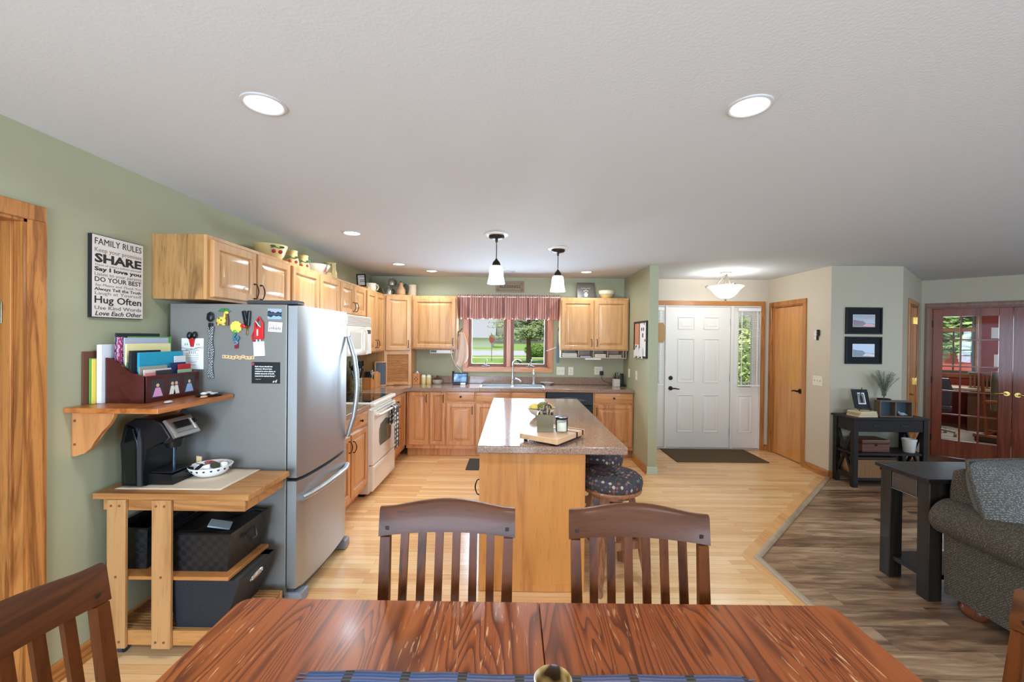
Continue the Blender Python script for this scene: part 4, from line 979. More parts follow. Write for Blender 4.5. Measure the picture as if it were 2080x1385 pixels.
for sx in (-1, 1):
    for sy in (-1, 1): M().cyl((sx*.11, sy*.155, 0), (sx*.11, sy*.155, .014), .013, .015).build('foot', m_blk, cbd, local=True)
vs_ = thing('glass_vase', 'square smoked glass holder full of dark coffee stirrers on the cutting board', 'vase', (.213, 2.80, .964), -.1)
m = M().box(-.053, .053, -.053, -.048, .0, .112).box(-.053, .053, .048, .053, 0, .112).box(-.053, -.048, -.048, .048, 0, .112).box(.048, .053, -.048, .048, 0, .112).box(-.048, .048, -.048, .048, 0, .010)
m.build('glass_block', mat('olive_glass', (112, 100, 70), .12, alpha=1), vs_, local=True)
m = M()
for i in range(26):
    a, b = random.uniform(-.04, .04), random.uniform(-.04, .04); h = random.uniform(.115, .165)
    m.cyl((a*.6, b*.6, .01), (a*1.15, b*1.15, h), .0022, n=5)
m.build('stirrers', solid('tan_stick', (196, 160, 118), .6), vs_, local=True)
m = M()
for i in range(22):
    m.ball((random.uniform(-.048, .048), random.uniform(-.03, .03), random.uniform(.112, .138)), random.uniform(.006, .010), n=6)
m.build('beans', solid('dark_bean', (46, 34, 28), .4), vs_, local=True)
jr = thing('candle_jar', 'glass candle jar with cream wax and black lid on the cutting board', 'candle', (.318, 2.775, .9635))
M().lathe([(0, .001), (.036, .001), (.039, .006), (.039, .075), (.036, .082), (.034, .082), (.0365, .074), (.0368, .008), (0, .005)], (.318, 2.775, .9635), 28).build('jar', m_jar, jr)
M().lathe([(0, .006), (.0364, .008), (.0364, .062), (.03, .065), (0, .065)], (.318, 2.775, .9635), 28).build('wax', solid('cream_wax', (240, 230, 210), .5), jr)
M().lathe([(0, .083), (.040, .083), (.042, .087), (.041, .095), (.03, .098), (0, .099)], (.318, 2.775, .9635), 28).build('lid', m_blk, jr)
bw = thing('fruit_bowl', 'small white bowl holding fruit behind the stirrer holder on the island', 'bowl', (.235, 3.56, .915))
M().lathe([(0, .003), (.05, .0), (.052, .006), (.09, .03), (.112, .06), (.116, .078), (.112, .078), (.105, .058), (.085, .035), (.045, .012), (0, .010)], (.235, 3.56, .915), 36).build('bowl', m_cream, bw)
M().lathe([(.1125, .072), (.117, .074), (.117, .079), (.1125, .079)], (.235, 3.56, .915), 36).build('rim', solid('brown_rim', (120, 88, 52), .3), bw)
for i, (dx, dy, dz, r, c, lb) in enumerate(((-.055, -.01, .072, .044, (226, 196, 92), 'yellow pear at the left of the fruit bowl'), (.012, -.028, .088, .045, (110, 112, 44), 'olive green avocado on top of the fruit bowl'),
                                            (.062, .0, .072, .04, (222, 182, 96), 'yellow apple at the right of the fruit bowl'), (.045, -.045, .082, .036, (64, 54, 38), 'dark avocado at the front of the fruit bowl'))):
    tag(M().ball((.235+dx, 3.56+dy, .915+dz), r, 1.1, 1, .95, 18).cyl((.235+dx, 3.56+dy, .915+dz+r*.9), (.237+dx, 3.56+dy, .915+dz+r*1.15), .003, n=6).build('fruit', solid('fruit%d' % i, c, .4)), lb, 'fruit', 'fruit in the island bowl')

# ------------------------------------------------------------------ things on the worktops
ck = thing('utensil_crock', 'mottled green crock of dark cooking utensils beside the refrigerator handle', 'utensil holder', (-1.85, 4.99, .915))
def mott():
    m = mat('mottled_green_glaze', (140, 132, 92), .4); v = coords(m, (1, 1, 1), rnd=False); a = nd(m, 'ShaderNodeTexNoise', Scale=70.0, Detail=3.0); lk(m, v, a.inputs['Vector'])
    lk(m, ramp(m, a.outputs[0], [(.35, (92, 86, 56)), (.6, (172, 162, 120))]), pbsdf(m).inputs['Base Color']); return m
M().lathe([(0, .002), (.062, 0), (.068, .01), (.068, .16), (.063, .17), (.058, .165), (.06, .02), (0, .012)], (-1.85, 4.99, .915), 26).build('crock', mott(), ck)
for i in range(8):
    a = i*.8; c, s = math.cos(a), math.sin(a); X, Y = -1.85, 4.99; h = .26+.05*math.sin(i*2.1)
    m = M().tube([(X+c*.02, Y+s*.02, .935), (X+c*.05, Y+s*.05, .915+h*.7), (X+c*.07, Y+s*.07, .915+h)], .005, 7)
    T = Matrix.Translation((X+c*.075, Y+s*.075, .915+h+.02)) @ Matrix.Rotation(a, 4, 'Z')
    if i % 3 == 0: m.ball((0, 0, 0), .030, .4, 1, 1.3, 10, T)
    elif i % 3 == 1: m.box(-.003, .003, -.026, .026, -.04, .045, .003, T=T)
    else: m.tube([(0, .022*math.cos(q*PI/6), .03*math.sin(q*PI/6)) for q in range(12)], .003, 6, True, T=T)
    m.build('utensil', solid('steel_utensil', (140, 140, 142), .3, metal=.8) if i in (2, 5) else m_blk, ck)
tag(M().box(-1.955, -1.915, 5.12, 5.30, .915, 1.19, .006).build('cutting_board_white', m_white), 'white plastic cutting board standing behind the green crock', 'cutting board')
kb = thing('knife_block', 'small orange wood block with scissors and black knives', 'knife block', (-1.80, 5.28, .915))
M().prism([(5.22, .915), (5.335, .915), (5.335, 1.03), (5.22, 1.065)], -1.86, -1.755, 'x', .004).build('block', wood('knife_block_wood', (204, 132, 70), (168, 98, 46), 'z', 1.2, .4, .2), kb)
for i in range(6):
    x = -1.845+.03*(i % 3); y = 5.25+.045*(i//3)
    M().box(-.008, .008, -.011, .011, 0, .10, .004, T=Matrix.Translation((x, y, 1.035)) @ Matrix.Rotation(rad(-14), 4, 'X')).build('knife', m_blk, kb)
m = M()
for s in (-1, 1): m.tube([(-1.765, 5.285+s*.022+.02*math.cos(q*PI/7), 1.125+.026*math.sin(q*PI/7)) for q in range(14)], .004, 6, True)
m.tube([(-1.765, 5.27, 1.10), (-1.765, 5.29, 1.02)], .004, 6).tube([(-1.765, 5.30, 1.10), (-1.765, 5.28, 1.02)], .004, 6)
m.build('scissors', m_steel, kb)
for i, (x, y, h, w) in enumerate(((-1.822, 5.46, .20, .016), (-1.790, 5.475, .205, .018), (-1.760, 5.47, .19, .016))):
    tag(M().prism([(-.085, 0), (.085, 0), (.085, h-.02), (.07, h), (-.07, h), (-.085, h-.02)], -w/2, w/2, 'y', .002, T=TR(x, y, .915, PI/2-.12)).build('cutting_board', wood('small_board%d' % i, (206, 146, 90), (166, 106, 58), 'z', 1, .45, .2)), ['narrow wooden cutting board standing next to the knife block', 'middle wooden cutting board of the upright three', 'wooden cutting board leaning just before the slate board'][i], 'cutting board', 'upright wooden cutting boards')
sb = thing('slate_board', 'tall slate board in an oak frame leaning by the tambour door', 'board', (-1.76, 5.62, .915), .28)
M().box(-.065, .065, -.004, .004, .012, .31, T=I4).build('slate', solid('slate_grey', (92, 100, 108), .7), sb, local=True)
m = M().box(-.08, -.062, -.009, .009, 0, .325, .003).box(.062, .08, -.009, .009, 0, .325, .003).box(-.08, .08, -.009, .009, 0, .018, .003).box(-.08, .08, -.009, .009, .31, .328, .003)
m.build('frame', m_oakz, sb, local=True)
tx = thing('tissue_box', 'wooden tissue box cover with cut-out pattern beside the tambour door', 'tissue box', (-1.349, 5.93, .915))
M().box(-1.397, -1.302, 5.865, 5.985, .915, 1.065, .003).build('cover', wood('tissue_box_pine', (208, 142, 84), (176, 108, 58), 'z', 1.5, .4, .2), tx)
M().surf(lambda u, v: (-1.364+.03*u+.012*math.sin(7*v), 5.905+.04*v, 1.063+.035*math.sin(PI*u)*(.6+.4*math.sin(5*v))), 8, 8).build('tissue', m_paper, tx, recalc=False)
m = M()
for dx, dz in ((0, .10), (-.02, .075), (.02, .075), (0, .05)): m.cyl((-1.349+dx, 5.866, .915+dz), (-1.349+dx, 5.8635, .915+dz), .008)
m.build('cut_outs', solid('dark_hole', (60, 38, 24), .8), tx)
def canister(x, label):
    t = thing('canister', label, 'canister', (x, 5.96, .915), group='yellow salt and pepper canisters')
    M().lathe([(0, .001), (.034, 0), (.036, .006), (.036, .085), (.033, .09), (0, .09)], (x, 5.96, .915), 24).build('jar', m_yellow, t)
    M().lathe([(0, .091), (.034, .091), (.035, .10), (.028, .122), (.014, .13), (0, .131)], (x, 5.96, .915), 24).build('lid', m_cream, t)
canister(-1.262, 'cream-yellow lidded canister next to the wooden tissue box'); canister(-1.188, 'cream-yellow lidded canister next to the glass sugar bowl')
sg = thing('sugar_bowl', 'round lidded bowl with brown lid beside the yellow canisters', 'sugar bowl', (-1.068, 5.95, .915))
M().lathe([(0, .001), (.05, 0), (.062, .012), (.068, .04), (.066, .062), (.062, .066), (.06, .062), (.062, .04), (.055, .014), (0, .006)], (-1.068, 5.95, .915), 28).build('bowl', solid('grey_green_glaze', (170, 162, 140), .25), sg)
M().lathe([(.066, .066), (.068, .072), (.05, .088), (.02, .098), (.010, .10), (.014, .112), (.012, .12), (0, .122)], (-1.068, 5.95, .915), 28).build('lid', solid('brown_glaze', (92, 60, 44), .25), sg)
ds = thing('smart_display', 'black tabletop screen with a blue picture on the counter left of the sink', 'screen', (-.745, 5.93, .915))
TS = FR((-.745, 5.91, .935), (1, .12, 0), (0, .28, 1))
M(TS).box(-.105, .105, 0, .145, -.012, .004, .005, 2).build('bezel', m_blk, ds)
def scr():
    m = mat('lit_screen', (90, 130, 180), .2); p = pbsdf(m); v = coords(m, (1, 1, 1), rnd=False); a = nd(m, 'ShaderNodeTexNoise', Scale=14.0, Detail=3.0); lk(m, v, a.inputs['Vector'])
    c = ramp(m, a.outputs[0], [(.3, (40, 70, 110)), (.55, (120, 158, 196)), (.75, (214, 224, 232))]); lk(m, c, p.inputs['Base Color']); lk(m, c, p.inputs['Emission Color']); p.inputs['Emission Strength'].default_value = .35; return m
M(TS).box(-.088, .088, .018, .130, .004, .0052).build('screen', scr(), ds)
M().box(-.84, -.65, 5.885, 5.98, .915, .940, .008, 2).build('base', m_blk, ds)
M().box(-.735, -.665, 5.872, 5.886, .9155, .945, .004).build('card', m_white, ds)
M().cyl((-.845, 5.95, .925), (-.845, 5.95, 1.10), .014, .016).build('handset', m_blk, ds)
sd = tag(M().lathe([(0, .002), (.04, 0), (.045, .006), (.075, .024), (.095, .038), (.09, .038), (.07, .028), (.04, .012), (0, .010)], (.475, 5.98, .915), 32, sx=1.05).build('soap_dish', solid('grey_white_glaze', (214, 208, 198), .3)), 'shallow pale oval dish at the back of the counter right of the filter tap', 'dish')
pu = thing('pencil_cup', 'white square cup full of pens by the green partition wall', 'pen holder', (1.425, 5.90, .915))
m = M().box(-.042, .042, -.042, .042, 0, .105, .006, 2, T=TR(1.425, 5.90, .915, .15)).box(-.020, .020, -.0435, -.0415, .020, .040, T=TR(1.425, 5.90, .915, .15)).box(-.020, .020, -.0435, -.0415, .062, .082, T=TR(1.425, 5.90, .915, .15))
m.build('cup', solid('stoneware', (212, 202, 186), .4), pu)
for i in range(9):
    a = i*2.4; c, s = math.cos(a)*.02, math.sin(a)*.02
    M().cyl((1.425+c, 5.90+s, .99), (1.425+c*2, 5.90+s*2, 1.055+.018*(i % 4)), .0045, n=7).build('pen', solid('pen%d' % (i % 4), [(40, 52, 66), (120, 40, 46), (60, 80, 84), (24, 24, 26)][i % 4], .4), pu)
ph_ = thing('cordless_phone', 'black cordless phone base standing in the counter corner', 'phone', (1.52, 5.95, .915))
M().box(1.475, 1.56, 5.90, 6.0, .915, .945, .008, 2).build('base', m_blk, ph_)
M().box(-.024, .024, -.014, .014, 0, .15, .008, 2, T=Matrix.Translation((1.52, 5.955, .94)) @ Matrix.Rotation(rad(-10), 4, 'X')).build('handset', m_blk, ph_)
# wall plates
def plate(T, w, h, kind, label, name='outlet_cover', cat='switch plate', col=None):
    t = thing(name, label, cat, T.translation)
    M(T).box(-w/2, w/2, -h/2, h/2, .0003, .006, .002, 2).build('plate', col or solid('ivory_plate', (232, 224, 202), .4), t)
    m = M(T); n = 1 if w < .09 else (2 if w < .14 else 3)
    for i in range(n):
        x = (i-(n-1)/2)*.046
        if kind == 's': m.box(x-.005, x+.005, -.012, .012, .006, .008).box(x-.004, x+.004, -.001, .010, .008, .016, .001)
        else:
            for z in (-.02, .02): m.box(x-.008, x-.005, z-.006, z+.006, .006, .0068).box(x+.005, x+.008, z-.006, z+.006, .006, .0068).cyl((x, z-.010, .006), (x, z-.010, .0068), .0025, n=8)
    m.build('toggles' if kind == 's' else 'slots', solid('ivory_toggle', (206, 196, 172), .4) if kind == 's' else m_dkgrey, t)
KW = lambda x, z: FR((x, BY, z), (1, 0, 0))
plate(KW(.675, 1.105), .116, .116, 's', 'ivory double switch plate right of the window casing', 'light_switch')
plate(KW(.822, 1.105), .072, .116, 'o', 'ivory outlet on the green wall between switch and phone charger', cat='outlet')
plate(KW(1.218, 1.115), .116, .116, 'o', 'ivory outlet with a black charger plugged in', cat='outlet')
ch = thing('power_adapter', 'black plug-in charger with a cord running to the phone', 'charger', (1.255, 6.06, 1.06))
M().box(1.232, 1.282, 6.062, 6.1035, 1.055, 1.112, .005, 2).build('brick', m_blk, ch)
M().tube([(1.257, 6.075, 1.055), (1.26, 6.06, 1.0), (1.30, 6.05, .965), (1.38, 6.045, .94), (1.46, 6.04, .925), (1.49, 6.01, .925)], .003, 6).build('cord', m_blk, ch)
PW = lambda y, z: FR((1.575, y, z), (0, -1, 0))
plate(PW(5.79, 1.11), .072, .116, 's', 'ivory switch plate on the partition nearer the kitchen corner', 'light_switch')
plate(PW(5.44, 1.11), .072, .116, 's', 'ivory switch plate on the partition below the framed collage', 'light_switch')
plate(FR((3.64, 5.095, 1.10), (0, -1, 0)), .162, .116, 's', 'ivory triple switch plate right of the closet door', 'light_switch')
# white cabinet radio, cord, hook + cloth, hanging gadget
rd_ = thing('under_cabinet_radio', 'white radio with small display mounted under the wide wall cabinet', 'radio', (-.99, 5.9, 1.345))
M().prism([(5.83, 1.352), (5.90, 1.340), (6.0, 1.345), (6.0, 1.404), (5.84, 1.404), (5.825, 1.395)], -1.15, -.87, 'x', .004).build('case', m_white, rd_)
M().box(-1.14, -1.06, 5.818, 5.827, 1.362, 1.392, .002).build('display', solid('lcd_grey', (92, 100, 92), .3), rd_)
M().tube([(-.88, 5.95, 1.35), (-.86, 6.03, 1.25), (-.82, 6.07, 1.16), (-.77, 6.09, 1.10), (-.74, 6.08, 1.05)], .005, 7).tube([(-.87, 5.9, 1.38), (-.845, 5.9, 1.41), (-.82, 5.9, 1.385), (-.84, 5.92, 1.36), (-.865, 5.92, 1.372)], .004, 6).build('cord', m_white, rd_)
hk = thing('coat_hook', 'small black hook on the cabinet side left of the window', 'hook', (-.775, 5.96, 1.60))
m = M().box(-.782, -.777, 5.93, 5.98, 1.58, 1.66, .002).tube([(-.777, 5.955, 1.61), (-.75, 5.95, 1.60), (-.735, 5.945, 1.625)], .005, 7).tube([(-.777, 5.955, 1.645), (-.755, 5.95, 1.66), (-.725, 5.945, 1.70)], [.005, .005, .007], 7)
m.build('hook', m_blk, hk)
def cloth(u, v):
    w = .035+.055*math.sin(min(1, v*1.4)*PI*.62); a = (u-.5)*2
    return (-.735+a*w+.02*v*(1-v)*2-.02*(v > .75)*(v-.75)*4, 5.945+.018*math.sin(u*11+2*v)*(.4+v), 1.645-.50*v+(.09*abs(a)*(v > .7)*(v-.7)/.3))
tag(M().surf(cloth, 24, 26).build('hand_towel', solid('peach_cloth', (226, 200, 178), .9), recalc=False, solid=.003, smooth=80), 'peach cloth hanging from the black hook left of the window', 'towel')
hg = thing('hanging_swatter', 'blue-grey swatter hanging on a black hook right of the window', 'fly swatter', (.605, 6.0, 1.2))
M().tube([(.629, 5.93, 1.70), (.615, 5.93, 1.695), (.612, 5.93, 1.67)], .005, 7).tube([(.620, 5.93, 1.70), (.612, 5.928, 1.73)], .005, 6).build('hook', m_blk, hg)
M().sweep([[(.612-w, 5.93, z), (.612, 5.922, z), (.612+w, 5.93, z), (.612, 5.938, z)] for w, z in ((.006, 1.67), (.010, 1.55), (.020, 1.45), (.024, 1.33), (.022, 1.25), (.010, 1.225))]).build('paddle', solid('slate_blue_rubber', (104, 120, 130), .5), hg)
M().tube([(.60, 5.95, 1.45), (.53, 5.98, 1.42), (.46, 6.0, 1.395)], .004, 6).build('wand', m_white, hg)

# ------------------------------------------------------------------ crockery on top of the cabinets
def bowl(x, y, z, r, h, mt, label, name='mixing_bowl', group=None, bandcol=None):
    t = thing(name, label, 'bowl', (x, y, z), group=group)
    M().lathe([(0, .003), (r*.5, 0), (r*.55, h*.06), (r*.8, h*.4), (r*.95, h*.78), (r, h*.95), (r*1.02, h), (r*.96, h*1.0), (r*.9, h*.78), (r*.75, h*.42), (r*.45, h*.12), (0, h*.1)], (x, y, z), 40).build('bowl', mt, t)
    if bandcol:
        m = M()
        for f in (.55, .66, .77): m.lathe([(r*(.78+.22*f)*1.0+.0035, h*f), (r*(.78+.22*f)+.005, h*f+.002), (r*(.78+.22*f)+.005, h*f+.010), (r*(.78+.22*f)+.0035, h*f+.012)], (x, y, z), 40)
        m.build('bands', bandcol, t)
    return t
def apple(T, s, parent):
    for dx in (-.022, .022): M(T).lathe([(0, 0), (s*.9, .0005), (s, .001), (s*.6, .0035), (0, .0045)], n=14, T=Matrix.Translation((dx*1.1, -.004, 0))).build('apple_decoration', solid('apple_red', (168, 44, 44), .3), parent)
    m = M(T).sweep([[(x, y-.003, 0), (x, y, .003), (x, y+.003, 0)] for x, y in ((-.05, .018), (-.02, .030), (.01, .022), (.045, .034))], cap=True)
    for dx in (-.035, .03): m.lathe([(0, 0), (.014, .0005), (0, .003)], n=10, T=Matrix.Translation((dx, .034, 0)) @ Matrix.Diagonal((1.5, .6, 1, 1)))
    m.build('leaf_decoration', solid('leaf_green', (60, 90, 54), .3), parent)
ZT = 2.1405
t = bowl(-1.90, 3.30, ZT, .118, .128, m_yellow, 'largest yellow mixing bowl above the refrigerator cabinet')
apple(FR((-1.812, 3.235, ZT+.075), (.8, 1, 0), (.35, -.3, 1)), .016, t)
def pitcher(x, y, s, label, rz=0):
    t = thing('milk_pitcher', label, 'pitcher', (x, y, ZT), rz, group='yellow pitchers on the cabinets')
    M().lathe([(0, .002), (.05*s, 0), (.056*s, .012*s), (.055*s, .05*s), (.045*s, .09*s), (.042*s, .125*s), (.047*s, .135*s), (.042*s, .135*s), (.036*s, .12*s), (.04*s, .09*s), (.045*s, .03*s), (0, .012*s)], n=26, lobes=lambda a, z: .30*max(0, math.cos(a))**8*max(0, (z-.08*s)/(.05*s))).build('body', m_yellow, t, local=True)
    M().tube([(-.040*s, 0, .115*s), (-.075*s, 0, .115*s), (-.088*s, 0, .085*s), (-.078*s, 0, .05*s), (-.05*s, 0, .035*s)], .007*s, 8).build('handle', m_yellow, t, local=True)
    apple(TR(0, 0, 0) @ FR(WM[t.name] @ Vector((.056*s, 0, .045*s)), WM[t.name].to_3x3() @ Vector((0, 1, 0))), .013*s, t)
pitcher(-1.86, 3.54, 1.0, 'small yellow apple-painted pitcher next to the largest bowl', -.9)
pitcher(-1.85, 3.71, .95, 'small white-lipped pitcher beside the round yellow lid', -.9)
tag(M().lathe([(0, 0), (.075, .002), (.08, .006), (.07, .010), (0, .012)], n=28, T=FR((-2.01, 3.86, ZT+.078), (0, 1, 0), (-.25, 0, 1))).build('dinner_plate', m_yellow), 'round yellow plate leaning behind the apple-painted bowl', 'plate')
t = bowl(-1.88, 3.99, ZT, .135, .095, m_cream, 'cream bowl with a red apple painting left of the spouted pitcher', 'serving_bowl')
apple(FR((-1.768, 3.99, ZT+.055), (-.2, 1, 0), (.35, .0, 1)), .026, t)
pitcher(-1.87, 4.30, 1.25, 'larger apple-painted pitcher with looped handle nearer the small frame', 2.2)
tag(M().lathe([(0, 0), (.042, 0), (.044, .05), (.040, .05), (.038, .008), (0, .006)], (-1.84, 4.17, ZT), 20).build('small_cup', m_yellow), 'small yellow cup between the apple bowl and larger pitcher', 'cup')
def frame(T, w, h, fw_, d, mt, art, label, name='picture_frame', cat='picture', mount=None, group=None, stand=False):
    t = thing(name, label, cat, T.translation, group=group)
    m = M(T).box(0, w, 0, fw_, 0, d, .002).box(0, w, h-fw_, h, 0, d, .002).box(0, fw_, fw_, h-fw_, 0, d, .002).box(w-fw_, w, fw_, h-fw_, 0, d, .002)
    m.build('frame', mt, t)
    i = fw_
    if mount:
        M(T).box(fw_, w-fw_, fw_, h-fw_, 0, d*.4).build('mount', mount[1], t); i = fw_+mount[0]
    M(T).box(i, w-i, i, h-i, 0, d*.45+(.0005 if mount else 0)).build('print', art, t, smooth=0)
    if stand: M(T).prism([(h*.7, 0), (0.0, -h*.35), (0.006, -h*.36), (h*.74, 0)], w/2-.02, w/2+.02, 'x').build('strut', mt, t)
    return t
tag(M().box(-1.90, -1.76, 5.10, 5.20, ZT, ZT+.030, .002).build('small_box', m_oakx), 'low wooden box under the small framed verse', 'box')
TF = FR((-1.90, 5.14, ZT+.031), (1, -.25, 0), (-.12, .12, 1))
t = frame(TF, .125, .155, .015, .014, m_espr, m_paper, 'dark framed verse standing on a low box above the microwave', 'standing_frame', stand=True)
m = M(TF)
for i, (w, z) in enumerate(((.07, .14), (.09, .118), (.08, .078), (.085, .058))): m.box(.085-w/2, .085+w/2, z, z+.006, .0064, .0070)
m.build('script_lines', m_ink, t)
def crock(x, y, r, h, mt, label, name='stoneware_crock'):
    t = thing(name, label, 'crock', (x, y, ZT))
    M().lathe([(0, .002), (r*.92, 0), (r, .01), (r, h*.8), (r*1.05, h*.83), (r*1.05, h*.93), (r, h), (r*.92, h), (r*.9, h*.1), (0, h*.06)], (x, y, ZT), 30).build('crock', mt, t)
    return t
t = crock(-1.86, 5.48, .075, .115, m_cream, 'cream handled mug-shaped crock right of the small framed verse')
m = M().tube([(-1.79, 5.47, ZT+.095), (-1.755, 5.45, ZT+.09), (-1.745, 5.445, ZT+.06), (-1.76, 5.45, ZT+.03), (-1.79, 5.47, ZT+.025)], .007, 8); m.build('handle', m_cream, t)
def teapot(x, y, z, s, label):
    t = thing('teapot', label, 'teapot', (x, y, z), group='pewter teapots on the corner cabinet')
    st = solid('pewter_pot', (190, 182, 168), .3, metal=.7)
    M().lathe([(0, .002), (.05*s, 0), (.06*s, .01*s), (.058*s, .06*s), (.05*s, .10*s), (.04*s, .112*s), (0, .113*s)], (x, y, z), 24).build('body', st, t)
    M().lathe([(.042*s, .1132*s), (.03*s, .128*s), (.008*s, .136*s), (.010*s, .15*s), (0, .156*s)], (x, y, z), 20).build('lid', st, t)
    M().tube([(x-.05*s, y-.01, z+.025*s), (x-.085*s, y-.012, z+.06*s), (x-.10*s, y-.014, z+.11*s)], [.014*s, .010*s, .007*s], 8).build('spout', st, t)
    M().tube([(x+.05*s, y, z+.09*s), (x+.085*s, y, z+.09*s), (x+.095*s, y, z+.055*s), (x+.075*s, y, z+.025*s), (x+.055*s, y, z+.02*s)], .006*s, 8).build('handle', m_blk, t)
teapot(-1.735, 5.86, ZT, .85, 'pewter teapot at the bottom of the stacked pair on the corner cabinet')
teapot(-1.70, 5.86, ZT+.1345, .75, 'pewter teapot balanced on top of the stacked pair')
rs = thing('ceramic_rooster', 'tan ceramic rooster pitcher between the teapots and the stoneware jar', 'figurine', (-1.565, 5.86, ZT))
tan = solid('tan_rooster_glaze', (206, 158, 112), .35)
M().lathe([(0, .001), (.052, 0), (.062, .02), (.066, .05), (.055, .085), (.038, .115), (.028, .14), (.03, .155), (.024, .175), (0, .182)], (-1.565, 5.86, ZT), 24).build('body', tan, rs)
M().tube([(-1.55, 5.86, ZT+.11), (-1.50, 5.86, ZT+.15), (-1.475, 5.86, ZT+.12), (-1.48, 5.86, ZT+.06), (-1.51, 5.86, ZT+.04)], [.008, .014, .016, .013, .008], 8).build('tail_handle', solid('dark_tail', (52, 52, 44), .4), rs)
M().sweep([[(x, 5.855, ZT+z), (x, 5.865, ZT+z), (x, 5.86, ZT+z+h)] for x, z, h in ((-1.585, .172, .01), (-1.57, .176, .03), (-1.558, .174, .015))]).cyl((-1.59, 5.86, ZT+.158), (-1.612, 5.86, ZT+.152), .008, .002, 8).build('comb', solid('rooster_red', (150, 60, 40), .4), rs)
crock(-1.43, 5.93, .060, .155, solid('pale_stoneware', (196, 178, 148), .5), 'tall pale stoneware jar on the end of the corner cabinet', 'stoneware_jar')
TF2 = FR((.885, 5.98, 2.131), (1, 0, 0), (0, .22, 1))
t = frame(TF2, .245, .235, .016, .014, solid('pewter_frame', (112, 98, 86), .35, metal=.3), solid('brown_print_ground', (108, 98, 90), .3), 'framed brown print with a white urn on the right wall cabinet', 'standing_frame')
m = M(TF2)
m.lathe([(0, 0), (.028, 0), (.028, .0006), (0, .0006)], n=24, T=Matrix.Translation((.122, .062, .0066))).box(.10, .144, .028, .036, .0066, .0072).box(.104, .14, .094, .100, .0066, .0072)
for i in range(5): m.cyl((.122+(i-2)*.014, .112+(2-abs(i-2))*.008, .0066), (.122+(i-2)*.014, .112+(2-abs(i-2))*.008, .0072), .007, n=10)
for i, h_ in enumerate((8, 5, 8, 6, 5, 8, 6, 8)): m.box(.062+i*.016, .068+i*.016, .148, .148+h_*.0018, .0066, .0072)
m.build('urn_motif', solid('chalk_white', (222, 214, 204), .6), t, smooth=0)
bowl(1.285, 5.95, 2.131, .115, .115, m_yellow, 'banded yellow ware bowl at the right end of the wall cabinet', 'yellow_ware_bowl', bandcol=m_cream)
# framed collage on the partition
TP = FR((1.575, 5.53, 1.345), (0, -1, 0))
t = frame(TP, .525, .45, .022, .02, m_espr, m_paper, 'dark framed photo collage on the green partition wall', 'collage_frame')
M(TP).box(.03, .20, .16, .425, .0092, .0105).build('orange_photo', solid('orange_photo', (208, 140, 104), .6), t)
M(TP).box(.205, .235, .12, .43, .0092, .0105).build('dark_strip', m_dkgrey, t)
m = M(TP)
for x, z, w, h in ((.30, .33, .03, .04), (.37, .33, .03, .04), (.34, .25, .035, .05), (.43, .20, .03, .03), (.40, .40, .02, .03), (.06, .10, .05, .05)): m.box(x, x+w, z, z+h, .0092, .0105)
m.build('tiny_photos', m_ink, t)
m = M(TP)
for i in range(7): m.box(.01+i*.055, .055+i*.055, -.008+.01*(i % 3), .09+.02*(i % 4), .018, .0205, .002)
m.build('tucked_cards', m_paper, t)

# ------------------------------------------------------------------ FAMILY RULES sign
sgn = thing('wall_sign', 'tall cream wall sign lettered FAMILY RULES on the green left wall', 'sign', (WX, 2.177, 1.65))
TFR_ = FR((WX+.001, 2.034, 1.650), (0, 1, 0))
SW, SH = .286, .405
M(TFR_).box(0, SW, 0, SH, 0, .019, .001).build('black_edge', m_blkm, sgn)
M(TFR_).box(.003, SW-.003, .003, SH-.003, .019, .0196).build('panel', solid('cream_board', (226, 214, 202), .6), sgn)
LINES = [('FAMILY RULES', .955, .875, 1, 0), ('Keep your promises', .845, .785, 0, 0), ('SHARE', .765, .662, 1, .0022), ('Think of others before yourself', .648, .622, 0, 0),
         ('Say I love you', .612, .560, 1, .0009), ('Listen to your parents', .548, .500, 0, 0), ('DO YOUR BEST', .490, .432, 1, .0004), ('Say Please and Thank You', .412, .378, 0, 0),
         ('Always Tell the Truth', .366, .325, 1, .0003), ('Laugh at Yourself', .318, .272, 0, 0), ('Hug Often', .262, .165, 1, .0008), ('Use Kind Words', .140, .095, 0, .0004), ('Love Each Other', .078, .022, 1, .0004)]
for s_, a, b, dk, bo in LINES:
    h = (a-b)*SH; low = any(c in s_ for c in 'pygj')
    size = h/(.72 if not low else .80)*1.0
    M().text(s_, size, TFR_ @ Matrix.Translation((SW/2, (a+b)/2*SH, .0199)), width=SW*.90, bold=bo, shear=.25 if s_[:4] in ('Love', 'Say ') and 'love' not in s_ else 0).build('lettering', solid('sign_black', (48, 42, 42), .7) if dk else solid('sign_grey', (132, 118, 108), .7), sgn, smooth=0)

# ------------------------------------------------------------------ wall shelf and what stands on it
wsf = thing('wall_shelf', 'cherry wall shelf on scrolled maple brackets above the coffee maker', 'shelf', (-1.85, 2.18, 1.0))
M().box(-2.0525, -1.618, 1.925, 2.448, 1.206, 1.231, .004, 2).build('board', m_shelfw, wsf)
prof = [(-2.0525, 1.205), (-2.0525, .995), (-2.03, 1.0), (-1.99, 1.012), (-1.962, 1.035), (-1.945, 1.065), (-1.93, 1.09), (-1.905, 1.118), (-1.885, 1.138), (-1.867, 1.160), (-1.855, 1.185), (-1.851, 1.205)]
for y in (1.972, 2.385): M().prism(prof, y-.011, y+.011, 'y', .003).build('bracket', m_corbel, wsf)
m = M()
for z in (1.055, 1.165): m.cyl((-2.035, 1.9605, z), (-2.035, 1.959, z), .006)
m.build('screw_plugs', solid('plug_brown', (120, 72, 36), .5), wsf)
ZS = 1.2315
org = thing('desk_organizer', 'dark red wood letter organizer with three small photos on its front', 'organizer', (-1.89, 2.24, ZS))
